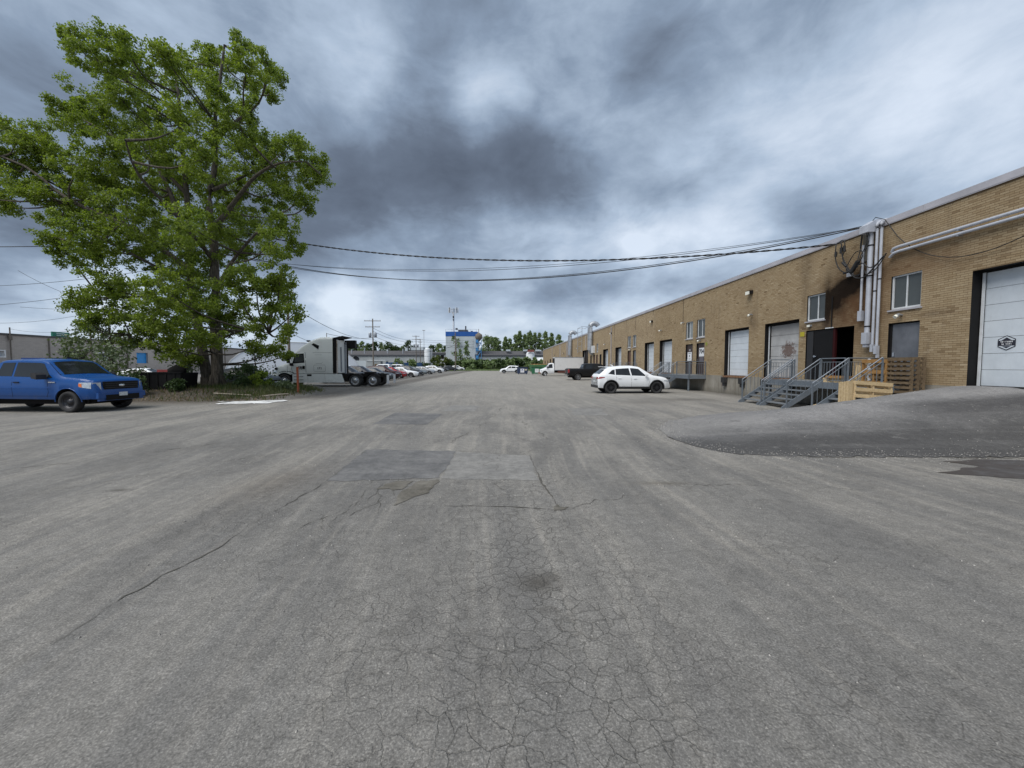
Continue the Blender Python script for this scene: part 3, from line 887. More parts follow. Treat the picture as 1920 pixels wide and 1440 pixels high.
finish(q, c, .6, 0, .4)
M['door_rusty'] = m_
M['door_brown'] = simple('sectional_door_dark', (.03, .022, .02), .6)

def overhead(key, n=7, dm='door_white', rec=.28, inset=.10, bump=True):
    a, b, z0, z1 = OPEN[key]
    d = empty('dock_door' if key != 'garage' else 'overhead_door', (0, 0, 0), parent=bld)
    X = WX + rec
    ps = (z1 - inset - z0 - .03) / n
    for k_ in range(n):
        za = z0 + .03 + k_ * ps
        mb = MB()
        mb.box((X, a + inset, za + .004), (X + .05, b - inset, za + ps - .006))
        if key in ('rust',):
            mb.box((X - .006, a + inset, za + .03), (X + .001, b - inset, za + ps - .03))
        mb.build('door_panel', M[dm], d)
    # black frame round the door, rails
    mb = MB()
    mb.box((X - .05, a + .002, z0 + .003), (X + .12, a + inset - .004, z1 - .002)).box((X - .05, b - inset + .004, z0 + .003), (X + .12, b - .002, z1 - .002))
    mb.box((X - .05, a + inset, z1 - inset + .004), (X + .12, b - inset, z1 - .002))
    mb.build('door_frame', M['blackmatte'], d)
    MB().box((X - .075, b - .085, z0 + .02), (X - .052, b - .02, z1 - inset)).build('door_track', M['frame_white'], d)
    MB().box((X - .01, a + inset, z0 + .003), (X + .05, b - inset, z0 + .03)).build('door_seal', M['rubber'], d)
    if key not in ('garage',) and b < 60:
        MB().box((WX - .07, a - .02, z0 - .09), (WX + .3, b + .02, z0 + .005)).build('door_sill', simple('rusty_sill', (.20, .105, .055), .85, scale=8, var=.4), d)
        if bump:
            for yy in (a + .12, b - .45):
                mb = MB()
                mb.box((WX - .25, yy, z0 - .42), (WX - .04, yy + .34, z0 - .1))
                mb.box((WX - .20, yy + .04, z0 - .62), (WX - .04, yy + .26, z0 - .42))
                mb.build('dock_bumper', M['rubber'], d)
    return d
gd = overhead('garage', 7, 'door_white', .36, .06)
overhead('rust', 5, 'door_rusty', .27, .12)
overhead('d3', 7, 'door_white', .30, .10)
overhead('d9', 7, 'door_white', .35, .12); overhead('d10', 7, 'door_white', .35, .12)
overhead('d11', 6, 'door_white', .4, .12); overhead('d12', 6, 'door_white', .4, .12)
overhead('d14', 5, 'door_brown', .4, .12, False)
for k_ in ('d16', 'd18', 'd20'): overhead(k_, 4, 'door_brown', .4, .12, False)
# hexagonal sticker on the large door
X = WX + .352
st = empty('sticker', (X, 0, 0), parent=gd)
cy_, cz_ = 10.34, 2.33
hexa = lambda r, s_: [(-s_, cy_ + r * math.cos(R(30 + 60 * k_)), cz_ + .95 * r * math.sin(R(30 + 60 * k_))) for k_ in range(6)]
MB().prism(hexa(.22, 0), (-.001, 0, 0)).build('sticker_border', M['ink'], st)
MB().prism(hexa(.195, .0015), (-.001, 0, 0)).build('sticker_field', M['door_white'], st)
mb = MB()
mb.prism([(-.003, cy_ + .19, cz_ + .07), (-.003, cy_ - .19, cz_ + .07), (-.003, cy_ - .19, cz_ - .08), (-.003, cy_ + .19, cz_ - .08)], (-.001, 0, 0))
mb.prism([(-.003, cy_ + .11, cz_ + .07), (-.003, cy_, cz_ + .155), (-.003, cy_ - .11, cz_ + .07)], (-.001, 0, 0))
mb.prism([(-.003, cy_ + .10, cz_ - .09), (-.003, cy_, cz_ - .15), (-.003, cy_ - .10, cz_ - .09)], (-.001, 0, 0))
mb.build('sticker_band', M['ink'], st)
mb = MB()
for zz, n_, w_ in ((.032, 9, .27), (-.035, 8, .22)):
    for k_ in range(n_):
        if n_ == 8 and k_ == 2: continue
        yy = cy_ + w_ / 2 - (k_ + .5) * w_ / n_
        mb.box((-.0055, yy - .010, cz_ + zz - .02), (-.0045, yy - .004, cz_ + zz + .02))
        mb.box((-.0055, yy - .004, cz_ + zz + random.choice([.012, -.02, -.004])), (-.0045, yy + .009, cz_ + zz + .02))
mb.build('sticker_letters', M['paper'], st)

# ---------------- windows
def window(key, split=.5, light=False, rec=.10):
    a, b, z0, z1 = OPEN[key]
    w = empty('window', (0, 0, 0), parent=bld)
    X = WX + rec
    f = .05
    mb = MB()
    mb.box((X - .05, a + .002, z0 + .002), (X + .05, a + f, z1 - .002)).box((X - .05, b - f, z0 + .002), (X + .05, b - .002, z1 - .002))
    mb.box((X - .05, a + f, z1 - f), (X + .05, b - f, z1 - .002)).box((X - .05, a + f, z0 + .002), (X + .05, b - f, z0 + f + .02))
    ym = a + (b - a) * split
    mb.box((X - .03, ym - .018, z0 + f + .02), (X + .03, ym + .018, z1 - f))
    mb.build('window_frame', M['frame_white'], w)
    MB().box((X - .002, a + f, z0 + f + .02), (X + .004, ym - .018, z1 - f)).build('window_pane', M['pane_light' if light else 'pane'], w)
    MB().box((X - .012, ym + .018, z0 + f + .02), (X - .006, b - f, z1 - f)).build('window_pane', M['pane'], w)
    MB().box((WX - .05, a - .06, z0 - .055), (WX + .10, b + .06, z0 - .002)).build('window_sill', M['flash'], w)
for k_, s_, l_ in (('win2', .52, False), ('win5', .45, False), ('win8a', .45, False), ('win8b', .55, True), ('win10a', .5, False), ('win10b', .5, False), ('win13', .5, False)):
    window(k_, s_, l_)

# ---------------- man doors
def mandoor(key, col, rec=.12, sign=None, parent=bld, handle=True):
    a, b, z0, z1 = OPEN[key]
    d = empty('side_door', (0, 0, 0), parent=parent)
    X = WX + rec
    mb = MB()
    mb.box((X - .04, a + .002, z0 + .002), (X + .06, a + .05, z1 - .002)).box((X - .04, b - .05, z0 + .002), (X + .06, b - .002, z1 - .002)).box((X - .04, a + .05, z1 - .05), (X + .06, b - .05, z1 - .002))
    mb.build('door_frame', M['blackmatte'], d)
    MB().box((X - .012, a + .053, z0 + .004), (X + .04, b - .053, z1 - .053)).build('door_leaf', col, d)
    if handle:
        MB().cbox((X - .035, b - .14, z0 + 1.0), (.04, .05, .14)).build('door_handle', M['chrome'], d)
    return d, X - .014
mandoor('door2', M['grey_door'], .12)
dA, XA = mandoor('door8a', M['brown_door'], .10)
dB, XB = mandoor('door8b', M['brown_door'], .10)
for k_ in ('door10a',): mandoor(k_, M['grey_door'], .10)
mandoor('door10b', simple('rust_brown_door', (.10, .05, .03), .6), .10)
for k_ in ('door13b', 'door13c'): mandoor(k_, simple('rust_brown_door', (.10, .045, .03), .6), .10)
for k_ in ('door13a', 'door13d', 'door15', 'door17', 'door19', 'door21', 'door22'): mandoor(k_, M['black'], .10, handle=False)

def text_mesh(name, s, size, mt, parent, loc, rot, shear=0.0, extrude=.001, bold=False):
    cu = bpy.data.curves.new(name, 'FONT')
    cu.body = s; cu.size = size; cu.align_x = 'CENTER'; cu.align_y = 'CENTER'; cu.extrude = extrude; cu.shear = shear
    if bold: cu.offset = size * .03
    tmp = bpy.data.objects.new(name, cu)
    COL.objects.link(tmp)
    bpy.context.view_layer.update()
    me = bpy.data.meshes.new_from_object(tmp.evaluated_get(bpy.context.evaluated_depsgraph_get()))
    bpy.data.objects.remove(tmp)
    me.name = name
    me.materials.clear(); me.materials.append(mt)
    o = link(name, me, parent, loc)
    o.rotation_euler = rot
    return o
RW = (R(90), 0, R(-90))      # text on the wall, facing the yard
s_ = MB().box((XB - .012, 27.5, 2.05), (XB - .004, 28.1, 2.68)).build('paper_sign', M['paper'], dB)
MB().cbox((XB - .014, 27.80, 2.40), (.004, .10, .13)).box((XB - .016, 27.63, 2.58), (XB - .012, 27.97, 2.62)).box((XB - .016, 27.66, 2.17), (XB - .012, 27.94, 2.20)).build('sign_print', M['ink'], s_)
text_mesh('door_number', '702', .17, M['paper'], dB, (XB - .004, 27.8, 2.82), RW)
s_ = MB().box((XA - .012, 25.80, 2.33), (XA - .004, 26.45, 2.92)).build('paper_sign', M['paper'], dA)
text_mesh('sign_print', '704', .40, M['ink'], s_, (XA - .014, 26.12, 2.66), RW, bold=True)
MB().box((XA - .012, 25.84, 1.95), (XA - .004, 26.40, 2.32)).build('paper_notice', simple('grey_notice', (.12, .11, .13), .7), dA)

# dark double doorway: black leaf at the left, open to a dark room at the right
a, b, z0, z1 = OPEN['dark']
dd = empty('double_door', (0, 0, 0), parent=bld)
MB().box((WX + .04, 15.62, z0 + .004), (WX + .09, 16.93, z1 - .03)).build('door_leaf', M['black'], dd)
MB().box((WX + .02, 16.60, z0 + .004), (WX + .035, 16.93, z1 - .05)).build('door_edge', M['plastic'], dd)
MB().cbox((WX + .0, 16.45, 2.1), (.05, .16, .035)).cbox((WX + .02, 16.50, 2.1), (.04, .04, .1)).build('door_handle', M['chrome'], dd)
MB().box((WX + .03, 15.50, z0 + .004), (WX + .12, 15.60, z1 - .005)).build('door_post', M['red_inside'], dd)
MB().box((WX - .02, 15.55, z1 - .0), (WX + .0, 15.95, z1 + .04)).build('door_closer', M['frame_white'], dd)
mb = MB()
mb.box((WX + .75, 14.0, z0 - .02), (WX + 5.0, 17.4, z0 - .001)).box((WX + 5.0, 14.0, z0), (WX + 5.1, 17.4, 3.6)).box((WX + .75, 13.9, z0), (WX + 5, 14.0, 3.6)).box((WX + .75, 17.4, z0), (WX + 5, 17.5, 3.6)).box((WX + .75, 14, 3.5), (WX + 5, 17.4, 3.6))
mb.build('entry_room', simple('dark_room', (.03, .028, .03), .9), dd)
MB().box((WX + 1.6, 14.5, z0), (WX + 2.1, 15.3, z0 + 1.4)).build('cabinet', simple('dull_green_cabinet', (.10, .12, .12), .5), dd)

# ---------------- conduits and pipes
def pipe(name, pts, r, mt='conduit', n=12, parent=bld, bands=()):
    o = MB().tube(pts, r, n).build(name, M[mt], parent)
    for z_ in bands:
        x_, y_ = pts[0][0], pts[0][1]
        MB().tube([(x_, y_, z_ - .02), (x_, y_, z_ + .02)], r * 1.18, n).build('pipe_clamp', M['blackmatte'], o)
    return o
xp = WX - .14
pipe('conduit', [(xp, 13.95, 6.55), (xp, 13.95, 2.9)], .082, bands=(3.15, 5.0, 6.1), mt='conduit')
mb = MB(); mb.box((xp - .12, 13.85, 2.50), (WX - .01, 14.05, 2.92)).box((xp - .08, 13.88, 2.38), (WX - .03, 14.02, 2.50))
mb.build('junction_box', M['conduit'], bld)
pipe('conduit', [(xp, 13.72, 6.62), (xp, 13.72, 2.45)], .045, bands=(4.4,))
pipe('conduit', [(xp, 13.56, 6.60), (xp, 13.56, 2.35)], .045, bands=(4.8,))
pipe('conduit', [(xp, 14.24, 6.2), (xp, 14.24, 3.75)], .04)
MB().box((xp - .06, 14.17, 3.38), (xp + .08, 14.31, 3.76)).build('junction_box', M['conduit'], bld)
MB().box((xp - .06, 13.51, 2.12), (xp + .06, 13.62, 2.42)).box((xp - .05, 13.67, 2.2), (xp + .06, 13.77, 2.48)).box((xp - .03, 13.50, 1.98), (xp + .06, 13.56, 2.11)).build('junction_box', M['conduit'], bld)
# tops: hood and two weatherheads
mb = MB()
mb.prism([(WX - .42, 13.80, 6.55), (WX - .42, 13.80, 6.80), (WX - .1, 13.80, 7.0), (WX + .15, 13.80, 7.0), (WX + .15, 13.80, 6.72), (WX - .06, 13.80, 6.55)], (0, .34, 0))
mb.build('cable_hood', M['conduit'], bld)
for yy in (13.72, 13.56):
    MB().tube([(xp, yy, 6.58), (xp, yy, 6.76), (xp + .05, yy + .02, 6.85), (xp + .16, yy + .02, 6.90), (xp + .26, yy, 6.86)], [.05, .06, .065, .06, .05], 10).build('weatherhead', M['conduit'], bld)
# grey backing board
MB().box((WX - .05, 14.02, 5.6), (WX - .012, 14.36, 6.66)).build('mounting_board', simple('weathered_board', (.14, .125, .10), .9), bld)
MB().box((WX - .1, 14.75, 5.18), (WX - .012, 14.95, 5.36)).build('meter_box', M['conduit'], bld)
for k_, z_ in enumerate((5.76, 5.60)):
    pipe('wall_conduit', [(WX - .10, 13.20 + .06 * k_, z_ - .12), (WX - .13, 13.12, z_ - .02), (WX - .13, 12.95, z_), (WX - .13, 3.0, z_)], .048)
    for yy in np.arange(4, 13, 2.4):
        MB().box((WX - .19, yy, z_ - .07), (WX - .01, yy + .03, z_ - .045)).build('pipe_bracket', M['galv'], bld)
# thin vertical pipe beside the soot
pipe('vent_pipe', [(WX - .04, 15.62, 4.55), (WX - .04, 15.62, 3.3)], .022, 'black', 6)

# ---------------- wall lights, cameras
def walllight(y, z, s_=1.0, kind='flood'):
    o = empty('wall_light', (WX, y, z), parent=bld)
    if kind == 'flood':
        MB().box((-.16 * s_, -.14 * s_, -.06 * s_), (0, .14 * s_, .08 * s_)).build('housing', M['blackmatte'] if s_ > 1 else M['galv'], o)
        MB().box((-.19 * s_, -.12 * s_, -.09 * s_), (-.16 * s_, .12 * s_, .05 * s_)).build('lens', M['lamp'], o)
    else:
        MB().tube([(0, 0, 0), (-.12, 0, .02), (-.2, .0, -.03)], [.03, .045, .075], 8).build('housing', M['galv'], o)
        MB().tube([(-.2, 0, -.03), (-.26, 0, -.07)], .062, 8).build('lens', M['lamp'], o)
for y_, z_, s_, kd in ((20.9, 5.69, 1.25, 'flood'), (20.73, 4.47, .8, 'spot'), (34.7, 5.69, 1.1, 'flood'), (12.85, 3.42, .9, 'spot'), (16.75, 3.46, .6, 'flood'), (26.1, 3.42, .7, 'spot'), (28.6, 4.9, .9, 'spot'),
                       (32.6, 4.7, .8, 'spot'), (47.6, 5.7, 1.1, 'flood'), (50.3, 4.5, .9, 'spot'), (60.0, 5.7, .9, 'flood'), (40.3, 3.4, .8, 'spot'), (69, 4.8, 1, 'flood'), (84, 4.4, 1.2, 'flood'), (98, 4.3, 1.2, 'flood')):
    walllight(y_, z_, s_, kd)
MB().box((WX - .02, 16.98 + .08, 3.02), (WX - .008, 17.30, 3.22)).build('number_sign', simple('yellow_sign', (.42, .36, .02), .6), bld)
MB().box((WX - .02, 25.28, 3.05), (WX - .008, 25.45, 3.25)).build('number_sign', simple('yellow_green_sign', (.25, .30, .03), .6), bld)

# ---------------- fume ducts and roof ladder far along the wall
def duct(y, z0, z1, r=.36):
    xd = WX - r - .12
    pts = [(xd, y, z0), (xd, y, z1)]
    for k_ in range(1, 9):
        an = R(k_ * 20)
        pts.append((xd + .62 * (1 - math.cos(an)), y, z1 + .62 * math.sin(an)))
    o = MB().tube(pts, r, 14).build('exhaust_duct', M['galv'], bld)
    MB().tube([(xd, y, z0 + .02), (xd + .2, y, z0 - .45), (WX + .05, y, z0 - .6)], [r * .95, r * .7, r * .6], 12).build('duct_elbow', M['galv'], o)
    for k_ in np.arange(z0 + .6, z1, 1.0): MB().tube([(xd, y, k_), (xd, y, k_ + .06)], r + .025, 14).build('duct_flange', M['galv'], o)
duct(57.2, 4.0, 7.35); duct(74.0, 3.7, 7.5)
ld = empty('roof_ladder', (WX - .25, 66, 0), parent=bld)
for yy in (-2.0, 1.6): MB().tube([(0, yy, 3.9), (0, yy, 8.2)], .04, 6).build('ladder_rail', M['galv'], ld)
for z_ in np.arange(4.2, 8.3, .8): MB().tube([(0, -2.0, z_), (0, 1.6, z_)], .03, 6).build('ladder_rung', M['galv'], ld)
MB().tube([(0, 1.6, 8.2), (1.2, 1.6, 8.2), (1.2, -2, 8.2), (0, -2, 8.2)], .03, 6).build('ladder_guard', M['galv'], ld)
MB().box((WX - .35, 56.0, 3.55), (WX - .02, 56.9, 4.6)).build('electric_cabinet', M['frame_white'], bld)
for yy, z0 in ((47.5, 2.0), (61.8, 4.6), (79, 3.0), (80.2, 3.0), (88, 2.4), (90, 3.2), (103, 3)):
    pipe('vent_pipe', [(WX - .07, yy, ZT - .2), (WX - .07, yy, z0)], .05, 'flash', 6)

# ================================================================== STEEL STAIRS
M['stair'] = M['steelblue']
def flight(root, yl, yr, xt=12.55, xb=11.35, zt=1.05, n=5):
    """flight descending towards -X between y=yr (near) and y=yl (far)"""
    for y_ in (yl - .02, yr + .02):
        MB().prism([(xt, y_ - .02, zt), (xt, y_ - .02, zt - .26), (xb - .08, y_ - .02, -.02), (xb - .30, y_ - .02, -.02), (xb - .26, y_ - .02, .08)], (0, .04, 0)).build('stringer', M['steelblue'], root)
    for k_ in range(n):
        z_ = zt - (k_ + 1) * zt / (n + 1)
        x_ = xt - (k_ + .5) * (xt - xb) / n
        t_ = MB().box((x_ - .15, yr + .045, z_ - .04), (x_ + .13, yl - .045, z_)).build('tread', M['tread'], root)
    dz = zt - .19
    for y_ in (yl, yr):
        h = empty('handrail', (0, 0, 0), parent=root)
        MB().tube([(xt, y_, zt + .92), (xb - .12, y_, .19 + .86)], .021, 8).build('rail', M['rail'], h)
        MB().tube([(xt, y_, zt + .78), (xb - .10, y_, .19 + .72)], .014, 6).build('rail', M['steelblue'], h)
        for k_ in range(8):
            t = k_ / 7
            x_ = xt + (xb - .10 - xt) * t
            top = zt + .92 + (.19 + .86 - zt - .92) * t
            bot = max(0.0, zt - .05 + (-.02 - zt) * t)
            if k_ in (0, 7):
                MB().bar((x_, y_, bot), (x_, y_, top), .042).build('rail_post', M['steelblue'], h)
            else:
                MB().tube([(x_, y_, bot + .1), (x_, y_, top - .14)], .009, 5).build('baluster', M['steelblue'], h)
def guard(root, p, q_, z0=1.05, bal=.12):
    h = empty('guard_rail', (0, 0, 0), parent=root)
    p, q_ = Vector((p[0], p[1], z0)), Vector((q_[0], q_[1], z0))
    up = Vector((0, 0, 1))
    MB().tube([p + up * .92, q_ + up * .92], .019, 8).build('rail', M['steelblue'], h)
    MB().tube([p + up * .78, q_ + up * .78], .013, 6).build('rail', M['steelblue'], h)
    MB().tube([p + up * .08, q_ + up * .08], .013, 6).build('rail', M['steelblue'], h)
    for e_ in (p, q_): MB().bar(e_, e_ + up * .92, .045).build('rail_post', M['steelblue'], h)
    n = int((q_ - p).length / bal)
    for k_ in range(1, n):
        b_ = p.lerp(q_, k_ / n)
        MB().tube([b_ + up * .08, b_ + up * .78], .009, 5).build('baluster', M['steelblue'], h)

def landing(root, y0, y1, x0=12.5, x1=WX - .045, z=1.05):
    MB().box((x0, y0, z - .05), (x1, y1, z)).build('landing_plate', M['tread'], root)
    mb = MB()
    mb.box((x0 - .03, y0 - .03, z - .24), (x0 + .02, y1 + .03, z + .01)).box((x0, y1 - .02, z - .24), (x1, y1 + .03, z + .01)).box((x0, y0 - .03, z - .24), (x1, y0 + .02, z + .01))
    mb.build('landing_frame', M['steelblue'], root)
    for yy in (y0 + .1, y1 - .1):
        MB().bar((x0 + .05, yy, -.02), (x0 + .05, yy, z - .24), .08).build('support_leg', M['steelblue'], root)

s1 = empty('steel_staircase', (0, 0, 0), label='wide grey blue steel staircase with two flights in front of the open black doorway', cat='stairs')
landing(s1, 13.65, 17.65)
flight(s1, 16.12, 14.80); flight(s1, 17.60, 16.28)
guard(s1, (12.55, 14.74), (12.55, 13.68)); guard(s1, (12.6, 13.65), (WX - .06, 13.65)); guard(s1, (12.6, 17.65), (WX - .06, 17.65))
s2 = empty('steel_staircase', (0, 0, 0), label='single flight of grey steel steps half hidden behind the wooden pallets on the ramp', cat='stairs')
landing(s2, 12.30, 13.58)
flight(s2, 13.56, 12.32)
s3 = empty('steel_staircase', (0, 0, 0), label='farther steel staircase under the two brown doors with paper signs', cat='stairs')
landing(s3, 25.3, 30.2)
flight(s3, 29.9, 28.6, n=5)
flight(s3, 28.4, 27.2, n=5)
guard(s3, (12.55, 27.15), (12.55, 25.35)); guard(s3, (12.6, 25.33), (WX - .06, 25.33)); guard(s3, (12.6, 30.2), (WX - .06, 30.2))
s4 = empty('steel_staircase', (0, 0, 0), label='distant steel landing with railing behind the white SUV', cat='stairs')
landing(s4, 38.4, 42.6); guard(s4, (12.55, 38.4), (12.55, 42.6), bal=.25); guard(s4, (12.6, 38.4), (WX - .06, 38.4), bal=.25)
flight(s4, 43.9, 42.7)

# ================================================================== PALLETS BY THE RAMP
def woodmat(name, c0, c1):
    m_, q = mat(name)
    p = q.obj()
    n_ = q.noise(q.vm('MULTIPLY', p, (9, 9, 9)), 1.0, 5, .65)
    r_ = q.n('ShaderNodeObjectInfo').outputs['Random']
    gr = q.noise(q.vm('ADD', q.vm('MULTIPLY', p, (3, 3, 22)), q.cxyz(r_, r_, 0.0)), 2.0, 5, .7)
    c = q.mix(q.rmp(n_, .3, .7), c0, c1)
    c = q.mix(q.rmp(gr, .5, .75, 0, .5), c, tuple(x * .5 for x in c0))
    c = q.mix(q.m('MULTIPLY', r_, .35), c, tuple(x * .65 for x in c0))
    finish(q, c, .85, 0, .2, bump=gr, bump_d=.004, bump_s=.5)
    return m_
M['wood_pale'] = woodmat('pale_pine', (.50, .37, .20), (.68, .53, .33))
M['wood_brown'] = woodmat('weathered_pine', (.115, .082, .052), (.23, .17, .105))
M['wood_orange'] = woodmat('orange_pine', (.30, .155, .055), (.42, .25, .10))

def pallet(loc, rot, mt, label, L=1.20, W=1.02, nb=7, group=None, fill=1.45):
    """pallet lying flat in its own frame: boards along X, three stringers along Y"""
    o = empty('wooden_pallet', loc, label=label, cat='pallet', group=group)
    o.rotation_euler = rot
    bw = W / (nb * fill)
    for k_ in range(nb):
        y_ = -W / 2 + bw / 2 + k_ * (W - bw) / (nb - 1)
        MB().box((-L / 2, y_ - bw / 2, .105), (L / 2, y_ + bw / 2, .125)).build('deck_board', mt, o)
    for k_ in range(3):
        y_ = -W / 2 + bw / 2 + k_ * (W - bw) / 2
        MB().box((-L / 2, y_ - bw / 2, 0), (L / 2, y_ + bw / 2, .018)).build('bottom_board', mt, o)
    for x_ in (-L / 2 + .02, 0, L / 2 - .02):
        MB().box((x_ - .02, -W / 2, .018), (x_ + .02, W / 2, .105)).build('stringer', mt, o)
    return o
# three weathered pallets leaning on the wall by the grey door: board direction along Y
for k_, x_ in enumerate((13.42, 13.25, 13.06)):
    base = surf(x_ - .1, 12.5) + .0
    pallet((x_ - .02, 12.36 + .03 * k_, base + .62), (R(90), R(0), R(-90 + 1.5 * k_)), M['wood_brown'],
           ['weathered brown pallet standing against the wall, the one nearest the grey door', 'weathered brown pallet standing in the middle of the three by the grey door', 'weathered brown pallet standing outermost of the three by the grey door'][k_],
           L=1.22, W=1.28, nb=9, fill=1.85)
# pale pallets standing on edge at the top of the ramp
for k_, (x_, y_) in enumerate(((11.88, 12.02), (11.92, 12.18))):
    base = surf(x_ , y_) - .20
    pallet((x_, y_, base + .36), (R(88), R(4), R(1 + 2 * k_)), M['wood_pale'],
           ['pale new pallet standing on its long edge on the ramp, in front', 'pale new pallet standing on its long edge on the ramp, behind the front one'][k_], L=1.25, W=.74, nb=4 if k_ == 0 else 3, fill=1.62)
# plank bundle at their left end
o = empty('plank_bundle', (11.16, 11.95, surf(11.1, 12.0) - .08), R(5), label='short pale planks strapped upright at the left end of the pale pallets', cat='planks')
for k_ in range(4):
    MB().box((-.10, -.02 + k_ * .085, 0), (.06 + .01 * k_, .055 + k_ * .085, .74 - .02 * k_)).build('plank', M['wood_pale'], o)
# orange pallet on its side on the landing and pale boards
pallet((12.86, 12.95, 1.05 + .43), (R(90), 0, R(90)), M['wood_orange'], 'orange brown pallet standing upright on the small landing behind the railing', L=.86, W=.86, nb=5)
o = empty('board_stack', (13.22, 13.35, 1.055), 0, label='pale yellow boards leaning in a stack against the wall on the landing', cat='boards')
for k_ in range(6):
    MB().cbox((.02 * k_ - .12, .13 * k_ - .1, .30 + .02 * (k_ % 3)), (.03, .12, .58 + .04 * (k_ % 3)), Matrix.Rotation(R(8), 3, 'Y')).build('board', M['wood_pale'], o)
o = empty('timber_offcut', (12.75, 14.15, 1.055), R(15), label='short grey timber lying on the staircase landing', cat='timber')
MB().box((-.12, -.5, 0), (.10, .5, .17)).build('beam', M['wood_pale'], o); MB().box((-.2, -.45, .17), (.02, .35, .26)).build('beam', M['wood_orange'], o)
# wooden sheet under the stairs
o = MB().cbox((12.0, 14.2, .12), (1.0, .8, .02), Matrix.Rotation(R(-14), 3, 'Y')).build('plywood_sheet', M['wood_pale'])
tag(o, 'pale plywood sheet lying tilted beneath the steel stairs', 'plywood')
# corrugated edge: old white strip standing beside the pallets
o = empty('ribbed_strip', (12.98, 13.20, .6), 0, label='white ribbed plastic strip standing along the left edge of the brown pallets', cat='strip')
mb = MB()
for k_ in range(14): mb.cbox((0, (.03 if k_ % 2 else -.01), .05 + k_ * .095), (.05, .07, .10), Matrix.Rotation(R(25 if k_ % 2 else -25), 3, 'X'))
mb.build('strip', M['frame_white'], o)
# broken concrete at the right edge of the ramp
mb = MB()
mb.prism([(11.3, 7.95, 0), (12.0, 7.35, 0), (13.4, 7.7, 0), (12.4, 8.3, 0)], (0, 0, 1))
o = mb.build('concrete_block', M['concrete'])
for v_ in o.data.vertices:
    v_.co.z = surf(v_.co.x, v_.co.y) + (-.3 if v_.co.z < .5 else .06) + random.uniform(-.03, .03)
tag(o, 'broken pale concrete block at the right edge of the ramp', 'block')
